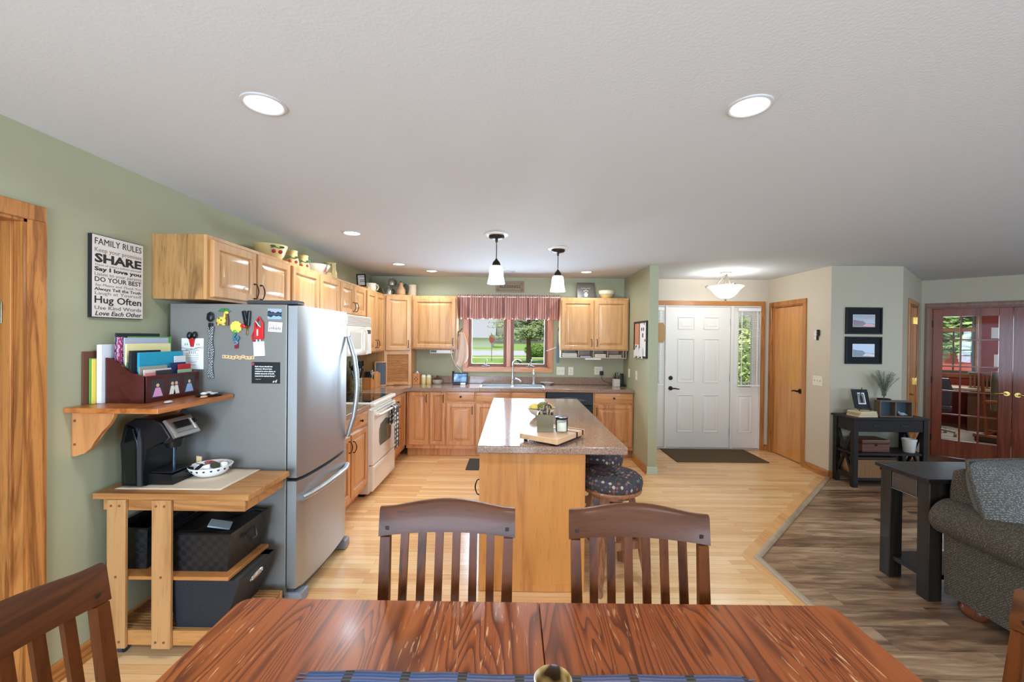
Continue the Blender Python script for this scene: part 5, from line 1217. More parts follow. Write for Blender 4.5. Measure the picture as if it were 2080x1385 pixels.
sp = [(-1.995, ZS), (-1.795, ZS), (-1.795, 1.362), (-1.82, 1.366), (-1.86, 1.375), (-1.89, 1.392), (-1.92, 1.418), (-1.945, 1.440), (-1.975, 1.452), (-1.995, 1.454)]
for y in (2.066, 2.404): M().prism(sp, y, y+.012, 'y', .002).build('side_panel', m_mahog, org)
M().box(-1.806, -1.794, 2.066, 2.416, ZS, 1.364, .002).build('front_panel', m_mahog, org)
M().box(-1.995, -1.806, 2.078, 2.404, ZS, ZS+.01).box(-1.995, -1.985, 2.078, 2.404, ZS, 1.45).box(-1.93, -1.925, 2.078, 2.404, ZS, 1.40).box(-1.865, -1.86, 2.078, 2.404, ZS, 1.37).build('dividers', m_mahog, org)
def doll(T, dress, parent, two=False):
    M(T).box(0, .072, 0, .092, 0, .0012).build('photo', solid('photo_dark', (58, 50, 50), .5), parent)
    m = M(T); k = (.024, .05) if two else (.036,)
    for cx in k:
        w = .020 if two else .030
        m.prism([(cx-w, .006), (cx+w, .006), (cx+w*.45, .05), (cx-w*.45, .05)], .0012, .0020, 'z')
    m.build('dress', solid('dress%d%d%d' % dress, dress, .6), parent)
    m = M(T)
    for cx in k: m.cyl((cx, .062, .0012), (cx, .062, .002), .009, n=12)
    m.build('faces', solid('photo_skin', (222, 178, 150), .6), parent)
for i, (d, two) in enumerate((((214, 150, 190), False), ((232, 220, 206), True), ((150, 170, 206), False))):
    doll(FR((-1.7938, 2.096+i*.104, 1.252), (0, 1, 0)), d, org, two)
def sheet(label, name, cat, x, y0, y1, z1, th, c, lean=0, group='papers in the red organizer', z0=None, extra=None):
    z0 = ZS+.0105 if z0 is None else z0
    T = Matrix.Translation((x, 0, z0)) @ Matrix.Rotation(lean, 4, 'Y')
    o = M(T).box(-th/2, th/2, y0, y1, 0, z1-z0, min(.0015, th/4)).build(name, c if not isinstance(c, tuple) else solid(name+'%d%d%d' % c, c, .6), loc=(x, (y0+y1)/2, z0))
    return tag(o, label, cat, group)
sheet('tall black folder rising behind everything in the organizer', 'folder', 'folder', -1.978, 2.10, 2.36, 1.575, .008, (44, 46, 50))
def pat():
    m = mat('purple_swirl', (120, 80, 150), .6); v = coords(m, (1, 1, 1), rnd=False); a = nd(m, 'ShaderNodeTexWave', Scale=24.0, Distortion=9.0); lk(m, v, a.inputs['Vector'])
    lk(m, ramp(m, a.outputs['Fac'], [(0, (40, 34, 60)), (.45, (140, 92, 170)), (.6, (236, 226, 236)), (.8, (190, 70, 110))], 'CONSTANT'), pbsdf(m).inputs['Base Color']); return m
sheet('purple and white patterned folder in the organizer', 'patterned_folder', 'folder', -1.960, 2.085, 2.385, 1.555, .016, pat())
t = sheet('green folder sticking out at the far end of the organizer', 'folder', 'folder', -1.944, 2.13, 2.40, 1.558, .005, (84, 168, 78))
sheet('grey-blue magazine behind the yellow pad in the organizer', 'magazine', 'magazine', -1.936, 2.10, 2.37, 1.552, .006, (176, 180, 196))
sheet('pale yellow legal pad in the organizer', 'legal_pad', 'notepad', -1.918, 2.09, 2.36, 1.522, .010, (238, 222, 160))
sheet('dark green slim book beside the yellow pad', 'notebook', 'notebook', -1.904, 2.083, 2.20, 1.43, .009, (34, 92, 76))
sheet('black notebook standing left of the turquoise one', 'notebook', 'notebook', -1.890, 2.082, 2.26, 1.488, .012, (34, 32, 32))
sheet('turquoise notebook in the middle of the organizer', 'notebook', 'notebook', -1.874, 2.11, 2.392, 1.478, .012, (36, 150, 178))
sheet('grey clear folder in front of the turquoise notebook', 'folder', 'folder', -1.852, 2.09, 2.26, 1.408, .006, (150, 152, 138))
sheet('white card with red print at the front of the organizer', 'card', 'card', -1.838, 2.10, 2.27, 1.392, .005, (226, 210, 200))
sheet('navy blue booklet at the front of the organizer', 'booklet', 'booklet', -1.846, 2.27, 2.38, 1.418, .006, (36, 52, 92))
sheet('red card leaning at the far end of the organizer', 'card', 'card', -1.832, 2.31, 2.40, 1.408, .005, (184, 42, 44))
sheet('white photo print standing behind the red card', 'photo_print', 'photo', -1.862, 2.32, 2.40, 1.452, .003, (220, 218, 216))
sheet('small dark framed snapshot at the organizer front', 'photo_print', 'photo', -1.818, 2.15, 2.25, 1.386, .004, (52, 48, 52))
sheet('green striped card at the far front of the organizer', 'card', 'card', -1.818, 2.29, 2.39, 1.380, .004, (150, 176, 140))
sheet('pink and red card at the near front of the organizer', 'card', 'card', -1.816, 2.082, 2.145, 1.378, .005, (206, 120, 116))
for lb, x, y0, z1, th, c in (('brown clipboard standing against the wall left of the white binder', -2.046, 2.005, 1.485, .008, (104, 62, 44)), ('green folder against the wall between brown clipboard and yellow folder', -2.037, 2.03, 1.452, .006, (96, 158, 70)),
                            ('yellow folder against the wall next to the white binder', -2.030, 2.035, 1.448, .007, (228, 200, 88)), ('thick white binder on the shelf left of the organizer', -2.011, 2.05, 1.518, .024, (226, 228, 232))):
    sheet(lb, 'binder' if 'binder' in lb else 'folder', 'binder' if 'binder' in lb else 'folder', x, y0, 2.33, z1, th, c, group='files beside the organizer', z0=ZS)
sheet('pink folder standing just behind the white binder', 'folder', 'folder', -2.0005, 2.115, 2.32, 1.502, .004, (222, 84, 160), group='files beside the organizer', z0=ZS+.222)  .location.z
tr = thing('trinket_tray', 'small black tray of pebbles at the far end of the wall shelf', 'tray', (-1.70, 2.37, ZS))
M().lathe([(0, .001), (.055, 0), (.07, .006), (.068, .008), (.05, .004), (0, .004)], (-1.70, 2.365, ZS), 24, sx=.9).build('tray', m_blk, tr)
for i, (dx, dy, r, c) in enumerate(((-.015, -.02, .014, (240, 236, 230)), (.02, .0, .012, (214, 198, 186)), (-.02, .025, .013, (236, 226, 214)), (.015, .03, .010, (200, 190, 182)))):
    tag(M().ball((-1.70+dx, 2.365+dy, ZS+.0045+r*.62), r, 1.2, 1.3, .62, 10).build('pebble', solid('pebble%d' % i, c, .5)), ['round white pebble on the black shelf tray', 'long beige pebble on the black shelf tray', 'cream pebble at the far side of the black tray', 'small grey pebble on the black shelf tray'][i], 'pebble', 'pebbles on the shelf tray')
for lb, x, y, c in (('tan pebble lying on the shelf in front of the black tray', -1.66, 2.27, (222, 170, 126)), ('clear glass bead lying on the shelf before the organizer', -1.70, 2.085, (200, 196, 188))):
    tag(M().ball((x, y, ZS+.007), .014, 1, 1.7, .5, 10).build('pebble', solid('pb%d' % c[0], c, .3)), lb, 'pebble')

# ------------------------------------------------------------------ things on the side of the refrigerator (plane y = 2.46)
FS = lambda x, z, a=0: FR((x, FYN-.0005, z), (math.cos(a), 0, math.sin(a)), (-math.sin(a), 0, math.cos(a)))
T = FS(-1.928, 1.370)
nt = thing('note_card', 'white printed card under a red and black clip on the refrigerator side', 'card', (-1.86, FYN, 1.37))
M(T).box(0, .128, 0, .18, 0, .005, .001).build('card', m_paper, nt)
M(T).prism([(.048, .178), (.082, .178), (.074, .13), (.06, .13)], .005, .016, 'z', .003).build('clip', solid('clip_red', (186, 30, 32), .3), nt)
M(T).ball((.052, .195, .012), .017, .8, 1.3, .7, 12).ball((.082, .198, .012), .017, .8, 1.3, .7, 12).build('clip_handles', m_blk, nt)
m = M(T)
for z, w in ((.112, .08), (.108, .08), (.088, .07), (.078, .07), (.066, .075), (.058, .075), (.047, .06), (.040, .05), (.024, .05)): m.box(.064-w/2, .064+w/2, z, z+.0022, .005, .0054)
for x in (.020, .032, .088, .100): m.box(x, x+.006, .138, .150, .005, .0054)
for x in (.045, .056, .067, .078): m.box(x, x+.006, .094, .105, .005, .0054)
m.build('print_lines', solid('grey_print', (150, 144, 140), .7), nt)
M(T).tube([(0, .124, .006), (.035, .121, .0065), (.07, .118, .0065), (.10, .124, .006), (.128, .122, .006)], .001, 5).tube([(0, .108, .006), (.04, .112, .0065), (.07, .118, .0065), (.10, .128, .006), (.128, .130, .006)], .001, 5).build('string', m_dkgrey, nt)
ln = thing('lanyard', 'long black and white beaded lanyard hanging on the refrigerator side', 'lanyard', (-1.755, FYN, 1.31))
m = M()
for dx in (-.012, .004, .016): m.tube([(-1.755+dx*.6+.004*math.sin(i*.9+dx*90), FYN-.010-.003*math.sin(i*1.7), 1.62-.30*i/14) for i in range(15)], .006, 7)
m.build('strap', checks('black_white_beads', (26, 26, 28), (176, 176, 174), 150, .6), ln)
M().box(-1.768, -1.744, FYN-.016, FYN-.001, 1.60, 1.64, .004).ball((-1.757, FYN-.012, 1.672), .022, .9, .5, 1.2, 12).tube([(-1.775, FYN-.01, 1.66), (-1.77, FYN-.012, 1.69), (-1.755, FYN-.014, 1.70), (-1.742, FYN-.012, 1.69), (-1.74, FYN-.01, 1.66)], .005, 7).build('clasp', m_blk, ln)
T = FS(-1.725, 1.626)
gf = thing('giraffe_magnet', 'yellow giraffe under a green palm as a refrigerator magnet', 'magnet', (-1.69, FYN, 1.626))
M(T).ball((.030, .028, .007), .022, 1.3, 1, .5, 14).sweep([[(x-w, z, .004), (x, z, .013), (x+w, z, .004), (x, z, .002)] for x, z, w in ((.040, .035, .010), (.046, .055, .008), (.050, .070, .008), (.058, .076, .006))]).ball((.060, .074, .008), .010, 1.4, .9, .7, 10).box(.008, .016, 0, .02, .003, .010, .002).box(.034, .052, 0, .01, .003, .010, .002).build('giraffe', solid('giraffe_yellow', (236, 204, 84), .4), gf)
m = M(T)
for a in (.3, .8, 1.57, 2.3, 2.8, -.1, 3.2): m.tube([(.046, .082, .006), (.046+.018*math.cos(a), .086+.012*math.sin(a), .009), (.046+.036*math.cos(a), .082+.008*math.sin(a), .006)], [.005, .006, .002], 6, flat=.5)
m.build('palm_leaves', solid('palm_green', (52, 136, 62), .4), gf)
M(T).tube([(.066, 0, .005), (.068, .03, .006), (.060, .07, .005)], .007, 7).box(0, .010, .006, .02, .003, .009, .002).ball((.022, .04, .013), .006, n=8).ball((.036, .03, .014), .006, n=8).build('trunk_and_spots', solid('magnet_brown', (92, 58, 30), .5), gf)
T = FS(-1.610, 1.618)
fl = thing('flower_magnet', 'yellow round flower magnet with green centre on the refrigerator', 'magnet', (-1.61, FYN, 1.58))
M(T).lathe([(0, .002), (.030, .002), (.034, .006), (.030, .010), (0, .012)], n=36, lobes=lambda a, z: .06*math.cos(11*a)).build('petals', solid('petal_yellow', (240, 222, 92), .4), fl)
M(T).ball((-.003, -.026, .012), .010, 1.2, 1, .4, 10).build('centre', solid('petal_green', (86, 176, 60), .4), fl)
cb2 = thing('carabiner', 'teal and red key clip hanging beneath the yellow flower magnet', 'key clip', (-1.606, FYN, 1.51))
M().tube([(-1.61, FYN-.008, 1.578), (-1.622, FYN-.01, 1.56), (-1.618, FYN-.012, 1.545), (-1.600, FYN-.012, 1.540), (-1.592, FYN-.010, 1.552), (-1.60, FYN-.01, 1.566)], .006, 7).build('teal_clip', solid('teal', (44, 116, 130), .4), cb2)
M().tube([(-1.618, FYN-.008, 1.55), (-1.604, FYN-.012, 1.537), (-1.598, FYN-.012, 1.525), (-1.612, FYN-.010, 1.516)], .006, 7).build('blue_clip', solid('slate_blue', (110, 140, 172), .4), cb2)
M().box(-1.616, -1.596, FYN-.014, FYN-.003, 1.494, 1.528, .003).build('red_tag', solid('maroon', (128, 34, 40), .4), cb2)
ky = thing('key_bunch', 'black key fobs with a brass key hanging on the refrigerator', 'keys', (-1.544, FYN, 1.57))
M().box(-.011, .011, -.016, -.002, -.045, .045, .006, 2, T=Matrix.Translation((-1.556, FYN, 1.668)) @ Matrix.Rotation(rad(-12), 4, 'Y')).box(-.010, .010, -.020, -.004, -.045, .045, .006, 2, T=Matrix.Translation((-1.534, FYN, 1.668)) @ Matrix.Rotation(rad(4), 4, 'Y')).build('fobs', m_blk, ky)
M().box(-1.549, -1.541, FYN-.010, FYN-.006, 1.572, 1.612, .001).cyl((-1.545, FYN-.011, 1.62), (-1.545, FYN-.006, 1.62), .012).build('key', m_brass, ky)
M().ball((-1.566, FYN-.009, 1.625), .013, 1.5, .6, 1, 10).build('red_fob', solid('fob_red', (206, 44, 44), .4), ky)
rl = thing('red_lanyard', 'bright red looped lanyard with white lettering stripe on the refrigerator', 'lanyard', (-1.475, FYN, 1.54))
m = M().tube([(-1.498, FYN-.008, 1.595), (-1.495, FYN-.012, 1.64), (-1.472, FYN-.014, 1.676), (-1.452, FYN-.012, 1.64), (-1.456, FYN-.008, 1.595)], .006, 8)
m.box(-1.502, -1.448, FYN-.016, FYN-.003, 1.548, 1.622, .004).tube([(-1.500, FYN-.008, 1.60), (-1.515, FYN-.008, 1.57), (-1.512, FYN-.008, 1.54), (-1.50, FYN-.006, 1.535)], .004, 6)
m.build('strap', solid('lanyard_red', (206, 26, 30), .5), rl)
M().box(-1.484, -1.476, FYN-.0168, FYN-.0158, 1.568, 1.606).box(-1.49, -1.484, FYN-.012, FYN-.006, 1.532, 1.548).box(-1.47, -1.464, FYN-.012, FYN-.006, 1.532, 1.548).tube([(-1.488, FYN-.019, 1.652), (-1.474, FYN-.020, 1.632), (-1.460, FYN-.019, 1.618)], .0025, 6).build('white_marks', m_paper, rl)
T = FS(-1.506, 1.449, .06)
tag(M(T).box(0, .064, 0, .084, 0, .006, .001).build('name_badge', m_paper), 'blank white card badge hanging below the red lanyard', 'card')
T = FS(-1.430, 1.666, -.02)
pt = thing('mountain_photo', 'small photo of mountains mirrored in a lake on the refrigerator', 'photo', (-1.39, FYN, 1.667))
M(T).box(0, .081, 0, .061, 0, .0015).build('sky_and_lake', solid('lake_blue', (150, 176, 212), .4), pt)
M(T).prism([(0, .030), (.0, .045), (.012, .050), (.022, .040), (.03, .044), (.045, .036), (.06, .046), (.072, .040), (.081, .044), (.081, .030)], .0015, .0020, 'z').prism([(0, .029), (0, .018), (.02, .010), (.035, .022), (.05, .016), (.065, .020), (.081, .014), (.081, .029)], .0015, .0020, 'z').build('forest', solid('forest_dark', (38, 52, 62), .4), pt)
M(T).prism([(.02, .045), (.034, .058), (.05, .046), (.04, .042)], .0015, .0022, 'z').build('peak', solid('peak_pink', (196, 160, 172), .4), pt)
T = FS(-1.427, 1.594, -.06)
pk = thing('sticker_card', 'white card with pink and black brush marks under the mountain photo', 'card', (-1.386, FYN, 1.592))
M(T).box(0, .080, 0, .057, 0, .0015).build('card', m_paper, pk)
m = M(T)
for i in range(7): m.tube([(.008+i*.010, .012+.004*(i % 2), .002), (.010+i*.010, .026+.003*(i % 3), .002), (.014+i*.010, .016, .002)], .0014, 5)
m.build('brush_marks', m_ink, pk)
m = M(T)
for i in range(5): m.tube([(.010+i*.009, .032+.004*(i % 2), .002), (.013+i*.009, .044, .002)], .0016, 5)
m.build('pink_marks', solid('pink_mark', (226, 120, 130), .6), pk)
m_tile = solid('letter_tile_wood', (222, 184, 136), .5)
names = ['first', 'second', 'third', 'fourth', 'fifth', 'sixth', 'seventh', 'eighth', 'ninth', 'last']
for i, (c, dz) in enumerate(zip('APPRECIATE', (0, -.001, -.003, -.006, -.001, -.006, .001, -.005, -.006, -.003))):
    T = FS(-1.692+i*.0188, 1.435+dz)
    t = thing('letter_tile', 'small wooden letter tile %s, %s in the row on the refrigerator' % (c, names[i]), 'letter tile', T @ Vector((.009, 0, 0)), group='wooden letter tiles on the refrigerator')
    M(T).box(0, .0182, 0, .020, 0, .004, .001).build('tile', m_tile, t)
    M(T).text(c, .013, Matrix.Translation((.0091, .010, .0043)), bold=.0003).build('letter', m_ink, t, smooth=0)
T = FS(-1.520, 1.292)
bk = thing('quote_card', 'black quote card with white lettering on the refrigerator side', 'card', (-1.4375, FYN, 1.292))
M(T).box(0, .165, 0, .124, 0, .002).build('card', solid('card_black', (26, 28, 30), .4), bk)
m = M(T)
for i, s_ in enumerate(('Each of you should use', 'whatever gift you have', 'received to serve others, as', "faithful stewards of God's", 'grace in its various forms."')):
    m.text(s_, .0108, Matrix.Translation((.019, .098-i*.0138, .0023)), align='LEFT', bold=.0004, width=(.102, .100, .119, .113, .119)[i])
m.text('- 1 Peter 4:10', .006, Matrix.Translation((.019, .024, .0023)), align='LEFT', width=.034)
m.build('lettering', m_paper, bk, smooth=0)
M(T).cyl((.008, .113, .002), (.008, .113, .007), .009, n=18).build('round_magnet', solid('rose_magnet', (150, 76, 84), .4), bk)
M(T).sweep([[(.122+x, .006+z, .003), (.126+x, .006+z, .006), (.130+x, .006+z, .003)] for x, z in ((0, 0), (.004, .010), (.012, .006))]).sweep([[(.138+x, .006+z, .003), (.142+x, .006+z, .006), (.145+x, .006+z, .003)] for x, z in ((0, 0), (.003, .012), (.006, .016))]).build('butterfly_magnet', solid('ivory_magnet', (226, 222, 206), .4), bk)

# ------------------------------------------------------------------ rolling cart
ct_ = thing('kitchen_cart', 'birch rolling kitchen cart with slatted bottom shelf beside the refrigerator', 'cart', (-1.65, 2.22, 0))
ZC = .803
M().box(-2.022, -1.268, 2.03, 2.405, ZC-.030, ZC, .004, 2).build('top', m_cartw, ct_)
m = M().box(-1.985, -1.295, 2.048, 2.066, ZC-.088, ZC-.031, .002).box(-1.985, -1.295, 2.375, 2.392, ZC-.088, ZC-.031, .002).box(-1.985, -1.968, 2.066, 2.375, ZC-.088, ZC-.031, .002).box(-1.312, -1.295, 2.0665, 2.3745, ZC-.088, ZC-.031, .002)
m.build('apron', m_cartw, ct_)
for x0, x1 in ((-1.952, -1.862), (-1.735, -1.642)):
    for y0 in (2.030, 2.392):
        L = M().box(x0, x1, y0, y0+.017, .052, ZC-.031, .002).build('leg', m_cartz, ct_)
        if y0 < 2.1:
            m = M()
            for z in (ZC-.06, .085):
                for dx in (.022, .062): m.cyl((x0+dx, y0-.0015, z), (x0+dx, y0+.002, z), .006)
            m.cyl(((x0+x1)/2, y0-.0015, .40), ((x0+x1)/2, y0+.002, .40), .006)
            m.build('bolt_plugs', solid('plug_brown', (120, 72, 36), .5), L)
M().box(-1.985, -1.375, 2.05, 2.39, .375, .393, .002).build('middle_shelf', wood('shelf_birch', (180, 118, 62), (146, 86, 42), 'x', 1, .45, .3), ct_)
m = M().box(-1.975, -1.295, 2.048, 2.066, .058, .130, .002).box(-1.975, -1.295, 2.374, 2.391, .058, .130, .002)
m.build('bottom_rail', m_cartw, ct_)
m = M()
for i in range(15): m.box(-1.97, -1.30, 2.07+i*.0205, 2.083+i*.0205, .118, .130, .001)
m.build('slats', wood('slat_birch', (176, 124, 74), (134, 86, 46), 'x', 1, .5, .3), ct_)
for x in (-1.915, -1.36):
    for y in (2.085, 2.355):
        C_ = M().cyl((x-.012, y, .026), (x+.012, y, .026), .026, n=22).build('caster', solid('caster_rubber', (52, 56, 62), .5), ct_)
        M().box(x-.016, x+.016, y-.012, y+.012, .048, .058).build('bracket', m_blk, C_)
# placemat
def pm(u, v): return (-1.966+.525*u, 2.085+.335*v, ZC+.0018+.0008*math.sin(u*40)*math.sin(v*30))
tag(M().surf(pm, 24, 14).build('placemat', bands('woven_beige', (222, 204, 180), (196, 172, 146), 60, 'X', .9, 3), solid=.002, recalc=False), 'beige woven placemat under the coffee maker and pod bowl', 'placemat')
# coffee maker, facing +x
cm = thing('coffee_maker', 'black pod coffee maker with silver lid under the wall shelf', 'coffee maker', (-1.86, 2.2, ZC+.004))
Zb = ZC+.004
M().prism([(-1.965, Zb), (-1.845, Zb), (-1.845, 1.0), (-1.80, 1.025), (-1.745, 1.02), (-1.715, 1.055), (-1.76, 1.125), (-1.80, 1.146), (-1.90, 1.146), (-1.950, 1.12), (-1.965, 1.02)], 2.115, 2.31, 'y', .012).build('housing', m_blk, cm)
M().prism([(-1.935, Zb+.004), (-1.868, Zb+.004), (-1.868, 1.03), (-1.89, 1.10), (-1.925, 1.115), (-1.94, 1.0)], 2.100, 2.125, 'y', .010).build('water_tank', mat('smoked_tank', (12, 14, 14), .08), cm)
M().prism([(-1.872, Zb+.004), (-1.852, Zb+.004), (-1.852, 1.03), (-1.862, 1.10), (-1.878, 1.03)], 2.103, 2.118, 'y', .004).build('side_rib', solid('rib_grey', (52, 52, 54), .5), cm)
M().prism([(-1.85, Zb), (-1.725, Zb), (-1.722, Zb+.02), (-1.722, Zb+.052), (-1.85, Zb+.06)], 2.14, 2.285, 'y', .006).build('drip_base', m_blk, cm)
M().box(-1.84, -1.728, 2.145, 2.28, Zb+.058, Zb+.066, .003).build('drip_tray', solid('tray_black', (30, 30, 32), .35), cm)
M().cyl((-1.775, 2.215, Zb+.066), (-1.775, 2.215, 1.02), .007).build('stream_guide', solid('blue_steel', (78, 96, 116), .2, metal=.8), cm)
M().cyl((-1.775, 2.215, .985), (-1.775, 2.215, 1.03), .035, .045, 20).build('nozzle', m_blk, cm)
nrm = Vector((-1.715+1.76, 0, 1.055-1.125)).normalized()
TCM = FR((-1.758, 2.128, 1.130), (0, 1, 0), (-nrm.x, 0, -nrm.z))      # lies on the sloped front, u along y
sl_ = M().rings(.17, .105, [(0, -.006), (0, .008), (.010, .014), (.020, .014), (.024, .008)], TCM @ Matrix.Translation((0, -.100, 0))).build('silver_lid', solid('satin_silver', (190, 186, 180), .28, metal=.85), cm)
M(TCM).box(.035, .135, -.055, -.015, .008, .0125, .003).build('display', m_blk, sl_)
M(TCM).box(.150, .178, -.05, -.02, .004, .016, .004).build('lid_latch', m_blk, sl_)
M().tube([(-1.965, 2.28, Zb+.02), (-2.0, 2.30, Zb+.03), (-2.035, 2.30, ZC-.02), (-2.040, 2.25, .70), (-2.04, 2.15, .60), (-2.02, 2.10, .40), (-2.035, 2.06, .34), (-2.045, 2.10, .33)], .004, 7).build('power_cord', m_blk, cm)
pb = thing('pod_bowl', 'round white bowl with heart cut-outs full of coffee pods on the cart', 'bowl', (-1.690, 2.325, ZC+.004))
px_, py_ = -1.655, 2.318
M().lathe([(0, .003), (.06, 0), (.075, .010), (.098, .036), (.106, .052), (.102, .054), (.092, .038), (.07, .014), (0, .010)], (px_, py_, ZC+.004), 40).build('bowl', solid('white_china', (240, 238, 236), .2), pb)
m = M()
for i in range(20):
    a = 2*PI*i/20; T = FR((px_+.1035*math.cos(a), py_+.1035*math.sin(a), ZC+.044), (-math.sin(a), math.cos(a), 0), (math.cos(a)*.45, math.sin(a)*.45, 1))
    m.prism([(0, -.006), (.006, .001), (.004, .005), (0, .003), (-.004, .005), (-.006, .001)], -.001, .0008, 'z', T=T)
m.build('heart_cut_outs', m_blkm, pb)
pods = [((150, 60, 60), 'dark red'), ((206, 110, 100), 'salmon'), ((120, 84, 60), 'brown'), ((236, 230, 226), 'white'), ((96, 44, 48), 'maroon'), ((60, 66, 50), 'olive'), ((214, 190, 180), 'pale pink'), ((40, 36, 36), 'black'), ((176, 130, 110), 'tan')]
for i, (c, nm) in enumerate(pods):
    a = i*2.4; r = .016+.048*math.sqrt(i/9); T = Matrix.Translation((px_+r*math.cos(a), py_+r*math.sin(a), ZC+.050+.018*(1-r/.07)+.003*(i % 3))) @ Matrix.Rotation(rad(35*math.sin(i*3)), 4, 'X') @ Matrix.Rotation(rad(25*math.cos(i*5)), 4, 'Y')
    t = thing('coffee_pod', '%s topped coffee pod in the white heart bowl' % nm, 'coffee pod', (px_+r*math.cos(a), py_+r*math.sin(a), ZC+.04), group='coffee pods in the white bowl')
    M(T).lathe([(0, -.030), (.016, -.030), (.0205, 0), (0, 0)], n=18).build('cup', m_paper, t)
    M(T).lathe([(0, .0005), (.0235, .0003), (.0235, .0018), (.012, .0022), (0, .0022)], n=18).build('foil_lid', solid('foil%d' % i, c, .35), t)
tag(M().prism([(-.012, 0), (.012, 0), (.016, .08), (-.010, .085)], -.006, .006, 'y', .002, T=TR(-1.76, 2.37, ZC+.004, .2)).build('wood_stirrer_pack', m_tile), 'small wooden stirrer pack standing behind the coffee maker', 'stirrers')
# baskets
def basket(x0, x1, y0, y1, z0, h, flare, label, name='basket', mt=None, handles=True, liner=None, group=None):
    t = thing(name, label, 'basket', ((x0+x1)/2, (y0+y1)/2, z0), group=group)
    f = flare
    def loop(e, z): return [(x0-e, y0-e*.6, z), (x1+e, y0-e*.6, z), (x1+e, y1+e*.6, z), (x0-e, y1+e*.6, z)]
    M().sweep([loop(0, z0), loop(f*.5, z0+h*.5), loop(f, z0+h), loop(f-.006, z0+h), loop(-.006, z0+.006)]).build('body', mt or m_weave, t, smooth=20)
    o = loop(f+.003, z0+h); m = M().tube(o, .006, 7, True); m.build('rim', m_blk, t)
    if handles:
        M().tube([(x1+f+.002, y0+(y1-y0)*.35, z0+h*.75), (x1+f+.02, y0+(y1-y0)*.42, z0+h*.55), (x1+f+.02, y0+(y1-y0)*.58, z0+h*.55), (x1+f+.002, y0+(y1-y0)*.65, z0+h*.75)], .006, 7).build('strap_handle', m_blk, t)
    return t
bk2 = basket(-1.705, -1.415, 2.10, 2.375, .394, .195, .028, 'right black woven basket on the cart\'s middle shelf, filled to the rim')
M().surf(lambda u, v: (-1.715+.31*u, 2.095+.28*v, .572+.018*math.sin(u*9)*math.cos(v*7)), 14, 12).build('dark_filling', m_blkm, bk2, recalc=False)
tag(M().box(-.05, .05, -.035, .035, 0, .008, .002, T=Matrix.Translation((-1.50, 2.17, .594)) @ Matrix.Rotation(rad(20), 4, 'Y') @ Matrix.Rotation(.4, 4, 'Z')).build('packet', solid('pale_packet', (150, 168, 170), .4)), 'pale blue-green packet on top of the right woven basket', 'packet')
bk1 = basket(-2.005, -1.83, 2.115, 2.375, .394, .205, .006, 'left black woven basket on the cart, partly behind the upright planks', handles=True)
bn = thing('fabric_bin', 'black fabric bin with oval metal grommet on the cart\'s bottom shelf', 'storage bin', (-1.50, 2.22, .131))
def lp(e, z): return [(-1.645-e, 2.075-e*.3, z), (-1.425+e*2.2, 2.075-e*.3, z), (-1.425+e*2.2, 2.37, z), (-1.645-e, 2.37, z)]
M().sweep([lp(0, .131), lp(.025, .25), lp(.045, .371), lp(.041, .371), lp(-.004, .137)]).build('body', mat('black_canvas', (26, 30, 36), .6, bump=(220, .3)), bn, smooth=20)
M().box(-1.60, -1.345, 2.09, 2.36, .345, .350).build('clear_lid', solid('smoked_lid', (92, 90, 84), .25), bn)
nv = Vector((1, 0, -.42)).normalized()
TG = FR((-1.348, 2.225, .315), (0, 1, 0), (.38, 0, .93))
m = M(TG); ov = []
m.tube([(.052*math.cos(a*PI/12)*(1 if abs(math.cos(a*PI/12)) < .7 else 1), .020*math.sin(a*PI/12), .004) for a in range(24)], .006, 8, True)
m.build('grommet', m_chrome, bn)
M(TG).lathe([(0, .003), (.9, .003), (1, .0)], n=24, T=Matrix.Diagonal((.047, .016, 1, 1))).build('grommet_hole', m_paper, bn)

# ------------------------------------------------------------------ dining table
ZTB = .76
tb_ = thing('dining_table', 'worn reddish-brown wooden dining table in front of the camera', 'table', (.08, .80, 0))
def rr(x0, x1, y0, y1, r, cs):
    P = []
    for cx, cy_, a0, on in ((x1-r, y1-r, 0, cs[0]), (x0+r, y1-r, 90, cs[1]), (x0+r, y0+r, 180, cs[2]), (x1-r, y0+r, 270, cs[3])):
        if on: P += [(cx+r*math.cos(rad(a0+18*k)), cy_+r*math.sin(rad(a0+18*k))) for k in range(6)]
        else: P.append((cx+r*(1 if a0 in (0, 270) else -1), cy_+r*(1 if a0 in (0, 90) else -1)))
    return P
M().prism(rr(-.828, .0850, .30, 1.302, .03, (0, 1, 1, 0)), ZTB-.028, ZTB, 'z', .004).build('top_board', m_table, tb_)
M().prism(rr(.0865, .987, .30, 1.302, .03, (1, 0, 0, 1)), ZTB-.028, ZTB, 'z', .004).build('top_board', m_table, tb_)
M().box(-.72, .88, .385, .405, ZTB-.12, ZTB-.028).box(-.72, .88, 1.195, 1.215, ZTB-.12, ZTB-.028).box(-.73, -.71, .40, 1.20, ZTB-.12, ZTB-.028).box(.87, .89, .40, 1.20, ZTB-.12, ZTB-.028).build('apron', m_table, tb_)
for x in (-.72, .88):
    for y in (.40, 1.20): M().box(x-.035, x+.035, y-.035, y+.035, 0, ZTB-.028, .004).build('leg', m_chair, tb_)
